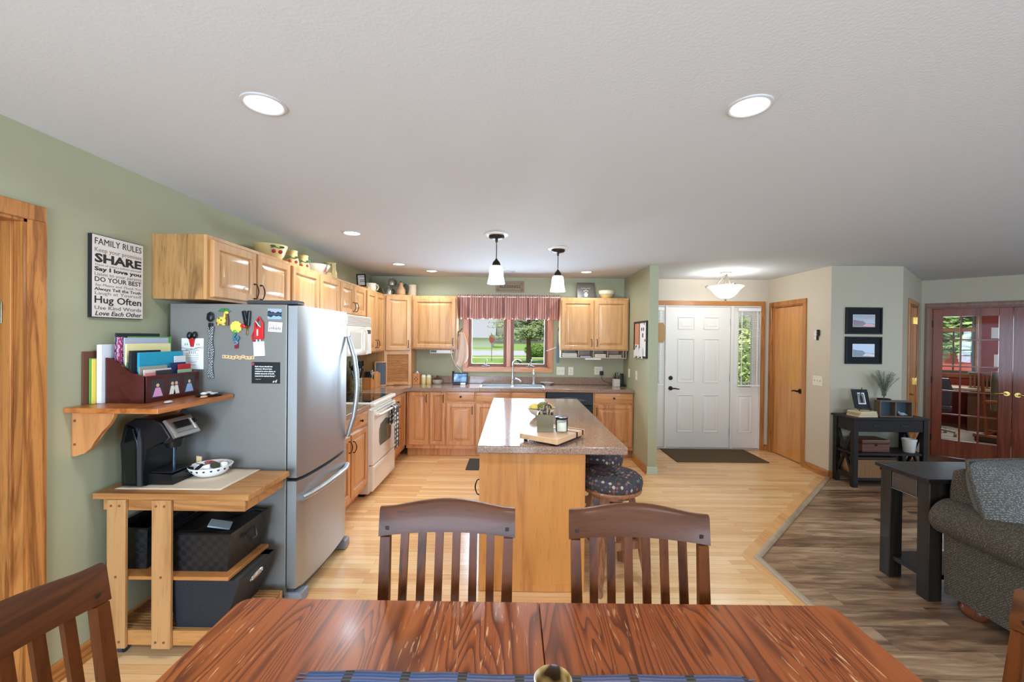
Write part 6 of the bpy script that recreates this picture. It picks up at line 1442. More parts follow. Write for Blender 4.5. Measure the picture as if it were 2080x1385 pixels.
def rmat():
    m = mat('blue_woven_runner', (70, 92, 130), .95); p = pbsdf(m); v = coords(m, (1, 1, 1), rnd=False)
    a = nd(m, 'ShaderNodeTexWave', Scale=32.0, bands_direction='Y', Distortion=.6); lk(m, v, a.inputs['Vector'])
    n = nd(m, 'ShaderNodeTexNoise', Scale=9.0, Detail=2.0); mp = nd(m, 'ShaderNodeMapping'); mp.inputs['Scale'].default_value = (.1, 6, 1); lk(m, v, mp.inputs[0]); lk(m, mp.outputs[0], n.inputs['Vector'])
    c = mix(m, ramp_f(m, n.outputs[0], .4, .6), (66, 96, 142), (112, 104, 124))
    c = mix(m, mulf(m, a.outputs['Fac'], .6), c, (40, 48, 64))
    sx = nd(m, 'ShaderNodeSeparateXYZ'); lk(m, v, sx.inputs[0])
    w = nd(m, 'ShaderNodeMath', operation='PINGPONG'); ad = nd(m, 'ShaderNodeMath', operation='ADD'); lk(m, sx.outputs[0], ad.inputs[0]); ad.inputs[1].default_value = .018; lk(m, ad.outputs[0], w.inputs[0]); w.inputs[1].default_value = .068
    st = nd(m, 'ShaderNodeMath', operation='LESS_THAN'); lk(m, w.outputs[0], st.inputs[0]); st.inputs[1].default_value = .011
    c = mix(m, mulf(m, st.outputs[0], .9), c, mix(m, a.outputs['Fac'], (34, 32, 32), (84, 76, 62))); lk(m, c, p.inputs['Base Color'])
    bp = nd(m, 'ShaderNodeBump', Strength=.5, Distance=.003); lk(m, a.outputs['Fac'], bp.inputs['Height']); lk(m, bp.outputs[0], p.inputs['Normal']); return m
rn = thing('table_runner', 'blue and grey woven runner along the dining table top', 'table runner', (.04, .82, ZTB))
M().surf(lambda u, v: (-.485+1.05*u, .58+.437*v+.003*math.sin(u*9), ZTB+.0025+.0012*math.sin(u*31+v*4)), 60, 24).build('cloth', rmat(), rn, recalc=False, solid=.0025)
m = M()
for x in (-.487, .567):
    for i in range(44): m.cyl((x, .583+i*.0099, ZTB+.002), (x+(.018 if x > 0 else -.018), .583+i*.0099+random.uniform(-.004, .004), ZTB+.002), .0012, n=4)
m.build('fringe', solid('runner_fringe', (78, 96, 124), .9), rn)
cu = thing('horn_cup', 'small cream and brown horn cup standing on the blue runner', 'cup', (.086, .855, ZTB+.0045))
def hornm():
    m = mat('horn', (220, 204, 170), .25); v = coords(m, (1, 1, 1), rnd=False); a = nd(m, 'ShaderNodeTexNoise', Scale=14.0, Detail=2.0); lk(m, v, a.inputs['Vector'])
    lk(m, ramp(m, a.outputs[0], [(.36, (58, 40, 26)), (.46, (186, 150, 92)), (.56, (236, 224, 200))]), pbsdf(m).inputs['Base Color']); return m
M().lathe([(0, .002), (.028, 0), (.031, .006), (.034, .06), (.0375, .114), (.0385, .118), (.0362, .120), (.034, .114), (.030, .06), (.027, .012), (0, .010)], (.086, .855, ZTB+.0045), 40).build('cup', hornm(), cu)
# ------------------------------------------------------------------ dining chairs (front towards local -y)
def make_chair(label):
    t = thing('dining_chair', label, 'chair', (0, 0, 0), group='slat-backed dining chairs')
    L = dict(local=True)
    def bx_(x, z):            # back rake: y of the back plane, and a gentle horizontal curve
        y = .185 + max(0, z-.45)*.155
        return y + .022*(1-(x/.22)**2)
    M().prism([(-.215, -.21), (.215, -.21), (.195, .19), (-.195, .19)], .435, .462, 'z', .008).build('seat', m_chairy, t, **L)
    for s in (-1, 1):
        M().sweep([[(s*(.19+dx), -.185+dy, z) for dx, dy in ((-.018*k, -.018*k), (.018*k, -.018*k), (.018*k, .018*k), (-.018*k, .018*k))] for z, k in ((0, .8), (.434, 1.05))]).build('front_leg', m_chair, t, **L)
        secs = []
        for z, hw in ((0, .018), (.25, .019), (.45, .020), (.70, .018), (.892, .016)):
            x = s*(.192+.018*(z/.93)); y = bx_(x, z)-.004 if z > .4 else .185+.03*(1-z/.45)**2
            secs.append([(x+dx*hw, y+dy*.013, z) for dx, dy in ((-1, -1), (1, -1), (1, 1), (-1, 1))])
        M().sweep(secs).build('rear_post', m_chair, t, **L)
    N = 26; secs = []
    for i in range(N+1):
        x = -.232+.464*i/N; q = x/.232
        top = .985+.020*max(0, math.cos(q*PI*.60))**1.3; bot = .893+.006*(1-q*q)
        sec = []
        for z, dy in ((bot, -.011), (top-.008, -.011), (top, -.004), (top, .006), (top-.008, .012), (bot, .012)):
            sec.append((x, bx_(x, z)+dy, z))
        secs.append(sec)
    cr = M().sweep(secs).build('crest_rail', m_chairy, t, **L)
    for s in (-1, 1):
        x = s*.205; z = .918
        M().box(x-.0065, x+.0065, bx_(x, z)-.0128, bx_(x, z)-.010, z-.0065, z+.0065, .001).build('peg', solid('dark_peg', (44, 24, 14), .4), cr, **L)
    m = M()
    for i in range(6):
        x = -.1475+.059*i; secs = []
        for z in (.545, .66, .78, .898):
            y = bx_(x, z)
            secs.append([(x+dx*.0135, y+dy*.006, z) for dx, dy in ((-1, -1), (1, -1), (1, 1), (-1, 1))])
        M().sweep(secs).build('slat', m_chair, t, **L)
    secs = []
    for i in range(13):
        x = -.192+.384*i/12
        secs.append([(x, bx_(x, z)+dy, z) for z, dy in ((.515, -.010), (.555, -.010), (.555, .010), (.515, .010))])
    M().sweep(secs).build('lower_rail', m_chair, t, **L)
    M().box(-.18, .18, -.195, -.175, .39, .434).box(-.18, .18, .165, .185, .39, .434).box(-.20, -.182, -.18, .18, .39, .434).box(.182, .20, -.18, .18, .39, .434).build('seat_frame', m_chair, t, **L)
    M().box(-.199, -.183, -.18, .19, .16, .185).box(.183, .199, -.18, .19, .16, .185).box(-.185, .185, -.01, .01, .165, .185).build('stretchers', m_chair, t, **L)
    return t
c0 = make_chair('dark wood slat-back chair at the far side of the table, left of the pair')
def put(c, x, y, rz): c.location = (x, y, 0); c.rotation_euler = (0, 0, rz); WM[c.name] = TR(x, y, 0, rz)
put(c0, -.221, 1.195, .0)
for x, y, rz, lb in ((.408, 1.175, -.07, 'dark wood slat-back chair at the far side of the table, right of the pair'),
                     (-.782, .846, PI/2, 'dark wood slat-back chair at the table end beside the coffee cart'), (.950, .786, -PI/2, 'dark wood slat-back chair at the table end by the sofa, mostly out of frame')):
    put(copy_tree(c0), x, y, rz); bpy.data.objects  # noqa
    k = [o for o in COL.objects if o.name.startswith('dining_chair')][-1]
    k['label'] = lb

# ------------------------------------------------------------------ living-room furniture
et = thing('end_table', 'distressed black chunky side table behind the sofa back', 'side table', (2.95, 2.75, 0))
M().box(2.50, 3.40, 2.555, 2.94, .722, .750, .004, 2).build('top', m_black, et)
for x0, x1 in ((2.525, 2.610), (3.295, 3.38)):
    for y0, y1 in ((2.575, 2.655), (2.842, 2.92)): M().box(x0, x1, y0, y1, 0, .722, .004).build('leg', m_blackz, et)
M().box(2.535, 2.60, 2.655, 2.842, .60, .722).box(2.61, 3.295, 2.585, 2.60, .60, .722).box(2.61, 3.295, 2.895, 2.91, .60, .722).box(3.305, 3.37, 2.655, 2.842, .60, .722).build('apron', m_black, et)
TE = FR((2.535, 2.835, .607), (0, -1, 0))
dr_ = M().rings(.175, .108, [(0, 0), (0, .006), (.004, .010), (.008, .010), (.010, .006)], TE).build('drawer_front', wood('distressed_drawer', (66, 53, 42), (34, 28, 24), 'y', 1.5, .45, .5, worn=(126, 110, 90)), et)
m = M(TE).box(-.004, .179, -.006, -.003, .002, .008).box(-.004, .179, .111, .114, .002, .008)
m.build('worn_edges', solid('worn_grey', (118, 110, 100), .6), et)
M().box(2.54, 3.37, 2.60, 2.90, .12, .150, .003).build('lower_shelf', m_black, et)
# console
cs = thing('console_table', 'dark espresso console table with X-braced ends under the two framed pictures', 'console table', (4.08, 4.74, 0))
CX0, CX1, CY0, CY1, CZ = 3.665, 4.462, 4.575, 4.875, .755
M().box(CX0-.02, CX1+.02, CY0-.02, CY1+.012, CZ-.022, CZ, .003).build('top', m_espr, cs)
for x in (CX0, CX1-.05):
    for y in (CY0, CY1-.05): M().box(x, x+.05, y, y+.05, 0, CZ-.022, .002).build('leg', m_espr, cs)
M().box(CX0+.012, CX0+.03, CY0+.05, CY1-.05, .60, CZ-.022).box(CX1-.03, CX1-.012, CY0+.05, CY1-.05, .60, CZ-.022).box(CX0+.05, CX1-.05, CY1-.035, CY1-.017, .60, CZ-.022).box(CX0+.05, CX1-.05, CY0+.02, CY0+.035, .60, CZ-.022).build('apron', m_espr, cs)
D = M().rings(CX1-CX0-.106, .125, [(0, 0), (0, .012), (.002, .014)], FR((CX0+.053, CY0+.02, .605), (1, 0, 0))).build('drawer', m_espr, cs)
m = M()
for x in (CX0+.25, CX1-.25): m.box(x-.045, x+.045, CY0+.002, CY0+.0065, .66, .685, .002)
m.build('cup_pulls', m_blk, D)
M().box(CX0+.01, CX1-.01, CY0+.01, CY1-.01, .345, .370, .002).build('middle_shelf', m_espr, cs)
M().box(CX0+.01, CX1-.01, CY0+.01, CY1-.01, .075, .100, .002).build('bottom_shelf', m_espr, cs)
for x in (CX0+.025, CX1-.025):
    m = M(); y0, y1 = CY0+.05, CY1-.05
    for a, b in (((y0, .13), (y1, .60)), ((y1, .13), (y0, .60))):
        d = Vector((b[0]-a[0], b[1]-a[1])); n_ = Vector((-d.y, d.x)).normalized()*.014
        m.prism([(a[0]-n_.x, a[1]-n_.y), (b[0]-n_.x, b[1]-n_.y), (b[0]+n_.x, b[1]+n_.y), (a[0]+n_.x, a[1]+n_.y)], x-.009, x+.009, 'x')
    m.box(x-.012, x+.012, y0, y1, .10, .135)
    m.build('cross_brace', m_espr, cs)
ZK = CZ+.0005
for i, (h, w, c, lb) in enumerate(((.022, .235, (214, 180, 132), 'thick tan book at the bottom of the stack on the console'), (.020, .228, (190, 160, 120), 'middle tan book of the stack on the console'), (.016, .222, (222, 200, 160), 'top cream book of the stack, under the small easel'))):
    z = ZK+(0, .0225, .043)[i]
    t = thing('book', lb, 'book', (3.835, 4.68, z), .10+.06*i, group='books stacked on the console table')
    M().box(-w/2, w/2, -.075, .075, 0, .003, .001).box(-w/2, w/2, -.075, .075, h-.003, h, .001).box(-w/2, -w/2+.004, -.075, .075, 0, h, .001).build('cover', solid('bookcover%d' % i, c, .6), t, local=True)
    M().box(-w/2+.004, w/2-.005, -.072, .072, .003, h-.003).build('pages', solid('aged_pages', (216, 196, 160), .8), t, local=True)
zb = ZK+.060
ea = thing('easel_frame', 'black picture frame with a small photo standing on an easel above the books', 'picture frame', (3.85, 4.68, zb))
TEa = FR((3.765, 4.70, zb+.022), (1, -.12, 0), (0, .28, 1))
m = M(TEa)
m.box(0, .16, 0, .055, 0, .012, .002).box(0, .16, .165, .21, 0, .012, .002).box(0, .05, .05, .17, 0, .012).box(.11, .16, .05, .17, 0, .012)
m.build('frame', m_blkm, ea)
M(TEa).box(.040, .120, .045, .172, .0115, .014).build('mount', m_paper, ea)
M(TEa).box(.048, .112, .055, .162, .014, .0148).build('photo', solid('bw_photo', (120, 120, 120), .4), ea)
M(TEa).box(.066, .094, .06, .13, .0148, .0154).cyl((.08, .138, .0148), (.08, .138, .0154), .010).build('figure', m_ink, ea)
m = M()
for x in (3.785, 3.905): m.tube([(x, 4.655, zb), (x, 4.665, zb+.03), (x, 4.70, zb+.20)], .004, 6).tube([(x, 4.655, zb+.022), (x, 4.64, zb+.022), (x, 4.64, zb+.03)], .004, 6)
m.tube([(3.845, 4.76, zb), (3.845, 4.70, zb+.25)], .004, 6).tube([(3.785, 4.66, zb+.018), (3.905, 4.66, zb+.018)], .004, 6)
m.build('easel', m_blkm, ea)
sx_ = thing('shadow_box', 'two-compartment wooden shadow box with blue backing on the console', 'shadow box', (4.16, 4.67, ZK))
TX = TR(4.165, 4.67, ZK, -.06)
m = M(TX).box(-.17, .17, -.04, .04, 0, .012, .001).box(-.17, .17, -.04, .04, .163, .175, .001).box(-.17, -.158, -.04, .04, .012, .163).box(.158, .17, -.04, .04, .012, .163).box(-.006, .006, -.035, .04, .012, .163)
m.build('case', wood('driftwood', (104, 84, 66), (66, 52, 42), 'x', 1.4, .6, .4), sx_)
M(TX).box(-.158, .158, .025, .035, .012, .163).build('backing', solid('slate_teal', (52, 66, 76), .6), sx_)
tag(M(TX).ball((.075, -.02, .032), .024, 1.5, 1, .8, 12).ball((.040, -.02, .050), .013, n=10).cyl((.10, -.02, .03), (.135, -.015, .022), .012, .004).build('bird_figurine', solid('bird_grey', (150, 156, 162), .6)), 'small grey bird figurine inside the right compartment of the shadow box', 'figurine')
plt = thing('potted_plant', 'small eucalyptus spray in a dark pot behind the shadow box', 'plant', (4.165, 4.79, ZK))
M().lathe([(0, .002), (.045, 0), (.055, .09), (.06, .17), (.064, .18), (.056, .18), (.05, .165), (0, .16)], (4.165, 4.79, ZK), 22).build('pot', m_blkm, plt)
ms, ml = M(), M()
for i in range(24):
    a = i*2.4; ln_ = .24+.10*((i*37) % 10)/10; sp_ = .05+.11*((i*53) % 10)/10
    P = [Vector((4.165+sp_*k*k*math.cos(a), 4.79+sp_*.55*k*k*math.sin(a), ZK+.16+ln_*k)) for k in (0, .25, .5, .75, 1)]
    ms.tube(P, .0018, 5)
    for k in range(3, 17):
        f = k/16*4; j = min(3, int(f)); p = P[j].lerp(P[j+1], f-j)
        for s in (-1, 1):
            dv = Vector((math.cos(a+s*1.5), math.sin(a+s*1.5), .35+.2*random.random())).normalized(); w_ = Vector((-dv.y, dv.x, 0)).normalized()*.011; l_ = random.uniform(.020, .030)
            ml.quad([p, p+dv*l_*.5+w_, p+dv*l_, p+dv*l_*.5-w_])
ms.build('stems', solid('stem_green', (92, 98, 74), .7), plt); ml.build('leaves', solid('eucalyptus_leaf', (176, 184, 162), .7), plt, recalc=False, smooth=0)
def wbox(x0, x1, y0, y1, z0, z1, label, parts):
    t = thing('lidded_box', label, 'box', ((x0+x1)/2, (y0+y1)/2, z0))
    M().box(x0, x1, y0, y1, z0, z0+(z1-z0)*.66, .004).build('body', m_rust, t)
    M().box(x0-.004, x1+.004, y0-.004, y1+.004, z0+(z1-z0)*.67, z1, .008, 2).build('lid', m_rust, t)
    if parts: M().box((x0+x1)/2-.012, (x0+x1)/2+.012, y0-.008, y0-.003, z0+(z1-z0)*.52, z0+(z1-z0)*.74, .002).build('latch', m_bronze, t)
m_rust = wood('brown_leather_wood', (112, 66, 40), (70, 40, 24), 'x', 1.6, .4, .3)
wbox(3.80, 4.10, 4.63, 4.83, .3705, .505, 'brown lidded wooden box on the console\'s middle shelf', True)
rb_ = thing('storage_basket', 'striped brown rattan basket with a label holder on the console\'s bottom shelf', 'basket', (3.93, 4.72, .1005))
M().sweep([[(x0, y0, z), (x1, y0, z), (x1, y1, z), (x0, y1, z)] for x0, x1, y0, y1, z in ((3.73, 4.13, 4.60, 4.84, .1005), (3.72, 4.14, 4.595, 4.845, .295), (3.73, 4.13, 4.605, 4.835, .295), (3.74, 4.12, 4.61, 4.83, .11))]).build('body', bands('rattan_stripes', (128, 84, 50), (178, 134, 90), 22, 'X', .7, .8), rb_, smooth=20)
M().box(3.715, 4.145, 4.59, 4.85, .296, .325, .006).build('lid', solid('dark_lid', (62, 44, 34), .6), rb_)
M().box(3.97, 4.06, 4.588, 4.597, .195, .235, .001).build('label_frame', m_bronze, rb_); M().box(3.98, 4.05, 4.586, 4.589, .205, .225).build('label_card', m_paper, rb_)
wp = thing('white_pot', 'small white plant pot at the right end of the console\'s middle shelf', 'pot', (4.335, 4.66, .3705))
M().lathe([(0, .002), (.046, 0), (.05, .006), (.062, .125), (.066, .128), (.066, .145), (.060, .145), (.056, .125), (0, .115)], (4.335, 4.66, .3705), 28).build('pot', m_white, wp)
# framed photographs
def photo(z0, h, label, sky, mid, low, base):
    T = FR((3.800, 4.898, z0), (1, 0, 0))
    t = frame(T, .417, h, .016, .02, m_blkm, solid('photo_sky%d' % z0.__hash__(), sky, .12), label, 'framed_photo', 'picture', mount=(.068, solid('black_mount', (22, 21, 22), .6, spec=.2)), group='framed landscape photos')
    i = .086
    M(T).box(i-.003, .417-i+.003, i-.003-.0, i, .009, .0102).box(i-.003, .417-i+.003, h-i, h-i+.003, .009, .0102).box(i-.003, i, i, h-i, .009, .0102).box(.417-i, .417-i+.003, i, h-i, .009, .0102).build('white_line', m_paper, t)
    H = h-2*i; W_ = .417-2*i
    m = M(T)
    m.prism([(i, i), (i+W_, i), (i+W_, i+H*.25), (i+W_*.6, i+H*.30), (i+W_*.45, i+H*.48), (i+W_*.25, i+H*.5), (i, i+H*.58)], .0096, .0102, 'z'); m.build('land', solid('photo_land%d' % int(z0*100), low, .15), t)
    m = M(T)
    m.prism([(i+W_*.35, i+H*.62), (i+W_*.7, i+H*.72), (i+W_, i+H*.78), (i+W_, i+H*.86), (i+W_*.6, i+H*.78)], .0096, .0102, 'z').prism([(i+W_*.45, i+H*.05), (i+W_, i+H*.02), (i+W_, i+H*.2), (i+W_*.6, i+H*.27)], .0102, .0106, 'z'); m.build('glow', solid('photo_glow%d' % int(z0*100), mid, .15), t)
photo(1.658, .307, 'upper framed photo of a rocky shore at pink sunset', (150, 158, 168), (204, 128, 118), (96, 66, 54), None)
photo(1.316, .313, 'lower framed photo of a dark headland over blue water', (158, 172, 190), (196, 168, 166), (52, 64, 72), None)
orn = thing('wall_ornament', 'small cut-metal wall ornament right of the closet door frame', 'wall decoration', (3.63, 5.11, 1.60))
TO = FR((3.6395, 5.165, 1.585), (0, -1, 0))
M(TO).box(.005, .075, .055, .085, .002, .012, .003).box(.02, .09, .09, .112, .002, .014, .003).cyl((.035, .025, .002), (.035, .025, .012), .022, n=16).build('silver_shapes', solid('brushed_tin', (232, 228, 222), .3), orn)
M(TO).box(.062, .098, .05, .125, .001, .022, .006).box(.05, .075, .0, .05, .001, .016, .004).build('dark_shapes', m_bronze, orn)
wh = thing('wooden_wall_hook', 'tan wooden octagonal plaque half hidden behind the green wall end', 'wall decoration', (2.10, 6.07, 1.55))
M().prism([(2.06, 1.53), (2.12, 1.53), (2.15, 1.58), (2.15, 1.76), (2.12, 1.81), (2.06, 1.81), (2.03, 1.76), (2.03, 1.58)], 6.045, 6.053, 'y', .003).build('plaque', solid('tan_board', (176, 136, 88), .6), wh)
M().cyl((2.09, 6.053, 1.74), (2.09, 6.10, 1.74), .006).build('peg', m_bronze, wh)
tag(M().box(2.11, 3.30, 5.455, 6.085, .0005, .012, .004).build('door_mat', m_matb), 'large brown doormat on the oak floor before the entry door', 'mat')

# sofa
so = thing('sofa', 'taupe ribbed rolled-arm sofa at the right edge with its back to the side table', 'sofa', (3.55, 2.0, 0))
SX0, SX1, SY0, SY1 = 2.575, 4.55, 1.55, 2.53
M().box(SX0+.01, SX1-.01, SY0+.05, SY1-.01, .095, .32, .02, 3).build('base', m_sofa, so, smooth=60)
def arm(x0, s):
    sec = []
    N = 22
    P = [(x0, .085), (x0-s*.005, .30), (x0-s*.01, .44)]
    cx, cz, r = x0+s*.02-s*.0, .545, .125
    for i in range(N+1):
        a = rad(235 if s > 0 else -55); a += (rad(-235) if s > 0 else rad(235))*i/N
        P.append((cx+r*math.cos(a), cz+r*.88*math.sin(a)))
    P += [(x0+s*.17, .42), (x0+s*.17, .085)]
    S = []
    for y, k in ((SY0, .90), (SY0+.015, .97), (SY0+.04, 1.0), (SY1-.03, 1.0), (SY1-.008, .985), (SY1, .95)):
        S.append([(cx+(p[0]-cx)*k, y, .40+(p[1]-.40)*k if p[1] > .1 else p[1]) for p in P])
    M().sweep(S).build('arm', m_sofa, so, smooth=60)
arm(SX0, 1); arm(SX1, -1)
M().prism([(SY1-.24, .30), (SY1-.01, .30), (SY1, .70), (SY1-.02, .82), (SY1-.07, .845), (SY1-.14, .82), (SY1-.22, .5)], SX0+.012, SX1-.012, 'x', .02).build('back', m_sofa, so, smooth=60)
for x0, x1 in ((SX0+.16, 3.56), (3.57, SX1-.16)):
    M().box(x0, x1, SY0-.01, SY1-.25, .32, .47, .05, 4).build('seat_cushion', m_sofa, so, smooth=60)
def pillow(T, w, h, d, parent, mt):
    def f(s):
        def g(u, v):
            a, b = 2*u-1, 2*v-1; e = max(0, (1-a**4)*(1-b**4)); return (a*w/2*(1-.04*b*b), b*h/2*(1-.05*a*a), s*d/2*e**.55)
        return g
    o = M(T).surf(f(1), 18, 16).surf(f(-1), 18, 16).build('back_cushion', mt, parent, smooth=80)
    pts = []
    for i in range(64):
        q = i/16
        a, b = ((-1+2*q, -1) if q < 1 else (1, -1+2*(q-1)) if q < 2 else (1-2*(q-2), 1) if q < 3 else (-1, 1-2*(q-3)))
        pts.append((a*w/2*(1-.04*b*b), b*h/2*(1-.05*a*a), 0))
    M(T).tube(pts, .009, 7, True).build('piping', m_sofa, o, smooth=80)
pillow(FR((2.97, 2.27, .68), (1, -.03, .0), (-.10, .28, 1)), .92, .53, .30, so, m_cush)
pillow(FR((4.02, 2.275, .685), (1, 0, 0), (0, .28, 1)), .92, .52, .30, so, m_cush)
for x in (SX0+.09, SX1-.09):
    for y in (SY0+.10, SY1-.10): M().lathe([(0, 0), (.045, 0), (.068, .018), (.080, .045), (.074, .072), (.05, .09), (.05, .096), (0, .096)], (x, y, 0), 24).build('bun_foot', wood('bun_foot_wood%d%d' % (x*10, y*10), (104, 54, 30), (66, 32, 18), 'z', 1, .25, .2, coat=.4), so)

# ------------------------------------------------------------------ study furniture behind the french doors
def OV(t, z, d): return FT @ Vector((t, z, -d))
oc = thing('desk_chair', 'brown leather office chair behind the lower left french door panes', 'chair', OV(.14, 0, 1.7))
TQ = FT @ Matrix.Translation((.10, 0, -1.75))
M(TQ).prism([(-.24, .52), (.24, .52), (.25, .80), (.20, .98), (-.20, .98), (-.25, .80)], -.05, .05, 'z', .03).build('backrest', solid('brown_leather', (62, 40, 34), .4), oc)
M(TQ).box(-.25, .25, .42, .52, -.48, .0, .03, 2).build('seat', solid('brown_leather2', (62, 40, 34), .4), oc)
M(TQ).cyl((0, .10, -.25), (0, .42, -.25), .028).build('column', m_blk, oc)
m = M(TQ)
for k in range(5):
    a = k*2*PI/5+.3; m.tube([(0, .11, -.25), (.30*math.cos(a), .075, -.25+.30*math.sin(a))], .020, 7).cyl((.30*math.cos(a)-.02, .03, -.25+.30*math.sin(a)), (.30*math.cos(a)+.02, .03, -.25+.30*math.sin(a)), .03)
m.build('star_base', solid('chair_base', (150, 130, 108), .3), oc)
dk = thing('desk', 'dark wooden desk with a pale top under the study window', 'desk', OV(.45, 0, 3.1))
m = M(); ob(m, -.3, 1.0, 2.75, 3.48, .72, .76, b=.003); m.build('top', solid('desk_tan', (196, 158, 112), .35), dk)
m = M(); ob(m, .55, .98, 2.8, 3.46, 0, .72); m.build('pedestal', m_rust, dk)
m = M(); ob(m, -.3, -.26, 2.8, 3.46, 0, .72); m.build('side', m_rust, dk)
mo = thing('desk_clutter', 'wooden slatted letter rack standing on the study desk', 'letter rack', OV(.66, .76, 3.0))
m = M(); ob(m, .56, .82, 2.95, 3.1, .7605, .775)
for i in range(5): ob(m, .58+i*.05, .60+i*.05, 2.98, 3.07, .775, 1.02)
ob(m, .56, .82, 2.98, 3.07, 1.0, 1.04); m.build('rack', solid('rack_wood', (112, 92, 62), .5), mo)
gd = thing('glider_chair', 'wooden glider chair with sage cushions behind the right french door panes', 'chair', OV(.92, 0, 1.9))
TG_ = FT @ Matrix.Translation((.95, 0, -1.95)) @ Matrix.Rotation(rad(75), 4, 'Y')
sg_ = solid('sage_cushion', (134, 128, 102), .9)
M(TG_).box(-.26, .26, .40, .50, -.05, .45, .04, 3).build('seat_cushion', sg_, gd)
M(TG_).prism([(-.24, .50), (.24, .50), (.25, .95), (.20, 1.12), (-.20, 1.12), (-.25, .95)], -.14, -.04, 'z', .04).build('back_cushion', sg_, gd)
m = M(TG_)
for x in (-.30, .30): m.tube([(x, .12, -.15), (x, 1.10, -.22)], .022, 8).tube([(x, .12, .42), (x, .62, .42)], .022, 8).tube([(x, .64, -.2), (x, .66, .1), (x, .64, .46)], .026, 8).tube([(x, .10, -.3), (x, .10, .55)], .03, 8)
m.tube([(-.30, .12, -.15), (.30, .12, -.15)], .02, 8).tube([(-.30, .12, .42), (.30, .12, .42)], .02, 8)
m.build('frame', solid('glider_wood', (168, 92, 48), .35), gd)
M(TG_).box(-.33, .33, .005, .09, -.28, .5, .01).build('base', solid('glider_dark', (78, 52, 38), .5), gd)
def wallpage(t0, t1, z0, z1, label, name='wall_calendar', cat='calendar', c=None):
    m = M(); ob(m, t0, t1, 3.592, 3.598, z0, z1, b=.001); tag(m.build(name, c or m_paper), label, cat)
wallpage(.86, 1.00, 1.66, 1.86, 'white calendar page on the red study wall')
wallpage(.90, .99, 1.13, 1.36, 'white paper pinned lower on the red study wall', 'pinned_paper', 'paper')
m = M(); ob(m, .70, 1.6, 3.40, 3.598, .86, .90, b=.003); tag(m.build('wall_ledge', solid('dark_ledge', (84, 52, 40), .5)), 'dark ledge along the red study wall', 'shelf')
light('study_daylight', 'AREA', OV(.15, 1.55, 3.5), 14, (.95, .98, 1), FU.cross(Vector((0, 0, 1))), shape='RECTANGLE', size=.9, size_y=1.0)
light('study_lamp', 'AREA', OV(1.2, 2.42, 1.9), 14, (1, .93, .84), (0, 0, -1), shape='DISK', size=.3)

# ------------------------------------------------------------------ outside
GZ = -.9
def grass(name, c1, c2, s):
    m = mat(name, c1, .95); v = coords(m, (1, 1, 1), rnd=False); a = nd(m, 'ShaderNodeTexNoise', Scale=s, Detail=4.0); lk(m, v, a.inputs['Vector'])
    lk(m, ramp(m, a.outputs[0], [(.35, c1), (.65, c2)]), pbsdf(m).inputs['Base Color']); return m
m_grass = grass('mown_grass', (104, 142, 52), (142, 172, 78), 2.0)
tag(M().box(-160, 160, 6.4, 180, GZ-.2, GZ).build('lawn', m_grass, loc=(0, 40, GZ)), 'mown green lawn outside the windows', 'lawn', kind='stuff')
struct(M().prism([(-120, 58), (-10, 58), (12, 62), (60, 84), (120, 92), (120, 106), (50, 100), (0, 82), (-120, 80)], GZ-.1, GZ+.02, 'z'), 'road', mat('pale_asphalt', (176, 178, 186), .9))
struct(M().prism([(-120, 50.8), (-8, 50.8), (14, 55), (14, 56), (-8, 52), (-120, 52)], GZ-.1, GZ+.03, 'z').prism([(1, 46), (16, 47), (16, 48.4), (1, 47.4)], GZ-.1, GZ+.03, 'z').prism([(-120, 84), (0, 86), (0, 87), (-120, 85)], GZ-.1, GZ+.03, 'z'), 'sidewalk', mat('concrete', (214, 206, 194), .9))
hs = thing('house', 'white house with grey roof across the road outside the kitchen window', 'house', (-12, 112, GZ))
M().box(-26, -5.5, 108, 116, GZ, 1.6).build('wall', mat('white_siding', (232, 230, 226), .7), hs)
M().prism([(106.8, 1.45), (112, 6.2), (117.2, 1.45), (117.2, 1.6), (112, 6.5), (106.8, 1.6)], -27, -4.6, 'x').build('roof', mat('grey_shingles', (150, 154, 160), .9), hs)
M().box(-12.2, -11.4, 107.9, 108.02, -.6, 1.0).build('door', m_dkgrey, hs)
st = thing('street_sign', 'dark red octagonal street sign on a post outside the left window pane', 'street sign', (-2.35, 45, GZ))
M().cyl((-2.35, 45, GZ), (-2.35, 45, 1.2), .035, n=8).build('post', solid('sign_post', (110, 92, 80), .7), st)
M().prism([(-2.35+.38*math.cos(PI/8+k*PI/4)*.75, 1.45+.48*math.sin(PI/8+k*PI/4)) for k in range(8)], 44.9, 44.95, 'y').build('sign_plate', solid('sign_red', (150, 70, 60), .6), st)
def leafmat(name, c1, c2):
    m = mat(name, c1, .8); oi = nd(m, 'ShaderNodeNewGeometry'); n = nd(m, 'ShaderNodeTexNoise', Scale=1.4, Detail=3.0); tc = nd(m, 'ShaderNodeTexCoord'); lk(m, tc.outputs['Object'], n.inputs['Vector'])
    lk(m, ramp(m, n.outputs[0], [(.35, c1), (.65, c2)]), pbsdf(m).inputs['Base Color']); return m
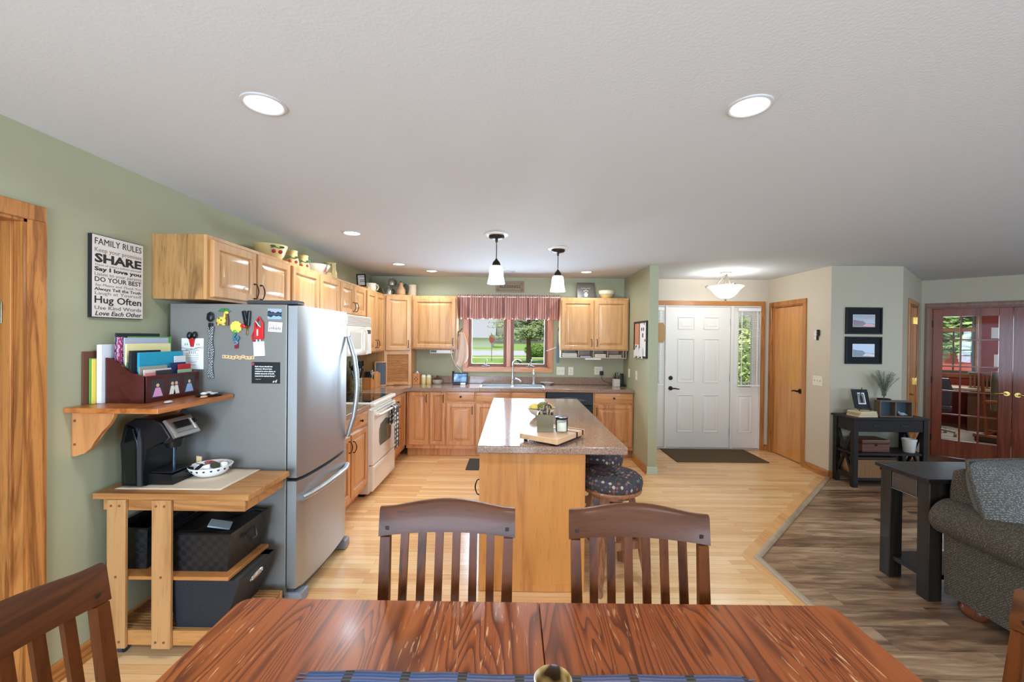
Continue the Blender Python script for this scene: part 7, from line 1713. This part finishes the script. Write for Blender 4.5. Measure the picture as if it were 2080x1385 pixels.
def tree(x, y, h, r, label, zlow, leaf, name='spruce_tree'):
    t = thing(name, label, 'tree', (x, y, GZ))
    M().tube([(x, y, GZ), (x-.05, y, GZ+1.5), (x-.08, y, GZ+h*.5), (x, y, GZ+h)], [.30, .24, .15, .03], 10).build('trunk', solid('bark', (112, 90, 74), .9), t)
    m, b = M(), M()
    rng = random.Random(int(x*10)+3)
    for i in range(130):
        f = rng.random()**1.3; z = zlow+(h+GZ-zlow)*f; L = r*(1-f*.85)*rng.uniform(.75, 1.05); a = rng.uniform(0, 2*PI)
        d = Vector((math.cos(a), math.sin(a), rng.uniform(-.12, .12)))
        p0 = Vector((x, y, z)); b.tube([p0, p0+d*L*.6, p0+d*L+Vector((0, 0, -.15))], [.04, .025, .01], 5)
        for k in range(60):
            q = rng.uniform(.18, 1.0); p = p0+d*L*q+Vector((rng.gauss(0, .22), rng.gauss(0, .22), rng.gauss(-.05, .12)))
            u = Vector((rng.gauss(0, 1), rng.gauss(0, 1), rng.gauss(0, .4))).normalized()*rng.uniform(.10, .19); w = u.orthogonal().normalized()*rng.uniform(.04, .07)
            m.quad([p-u, p+w, p+u, p-w])
    b.build('branches', solid('bark', (112, 90, 74), .9), t); m.build('foliage', leaf, t, recalc=False, smooth=0)
tree(1.55, 43, 9.5, 4.6, 'large spruce tree with a bare lower trunk outside the kitchen window', 1.55, leafmat('spruce_needles', (92, 118, 74), (160, 180, 124)))
def shrub(x, y, z, rx, ry, rz, n, label, leaf, size, seed=1):
    t = thing('shrub', label, 'shrub', (x, y, GZ)); rng = random.Random(seed); m = M()
    for i in range(n):
        v = Vector((rng.gauss(0, 1), rng.gauss(0, 1), rng.gauss(0, 1))).normalized()*rng.uniform(.75, 1.03); p = Vector((x+v.x*rx, y+v.y*ry, z+v.z*rz))
        u = Vector((rng.gauss(0, 1), rng.gauss(0, 1), rng.gauss(0, .7))).normalized()*size*rng.uniform(.7, 1.3); w = u.orthogonal().normalized()*size*.5
        m.quad([p-u, p+w, p+u, p-w])
    m.build('foliage', leaf, t, recalc=False, smooth=0)
    M().ball((x, y, z), 1, rx*.85, ry*.85, rz*.85, 14).build('inner_twigs', solid('twig_green', (96, 124, 62), .9), t)
    return t
lf2 = leafmat('boxwood_leaf', (86, 122, 52), (140, 170, 88))
shrub(3.15, 56, .02, 1.75, 1.2, .92, 2600, 'rounded green hedge bush right of the spruce trunk', lf2, .12, 2)
lf3 = leafmat('bright_leaf', (140, 176, 80), (216, 226, 150))
shrub(4.85, 8.9, .45, 1.0, .7, 1.36, 3400, 'bright green shrub seen through the sidelight blind', lf3, .055, 3)
shrub(4.9, 10.8, .9, 1.4, .9, 1.82, 3000, 'darker bush behind the shrub outside the entry sidelight', lf2, .07, 4)
bh = thing('red_shed', 'long red shed across the lawn outside the study window', 'shed', OV(.2, GZ, 22))
m = M(); ob(m, -8, 16, 22, 26, GZ, 1.15); m.build('wall', mat('barn_red', (176, 84, 78), .8), bh)
m = M(); ob(m, -8.4, 16.4, 21.6, 26.4, 1.15, 1.3); m.build('roof', mat('shed_roof', (150, 140, 134), .9), bh)
q = OV(-.3, 0, 12)
tree(q.x, q.y, 6.5, 3.2, 'leafy tree over the lawn outside the study window', 1.4, leafmat('maple_leaf', (92, 128, 66), (150, 178, 110)), 'maple_tree')
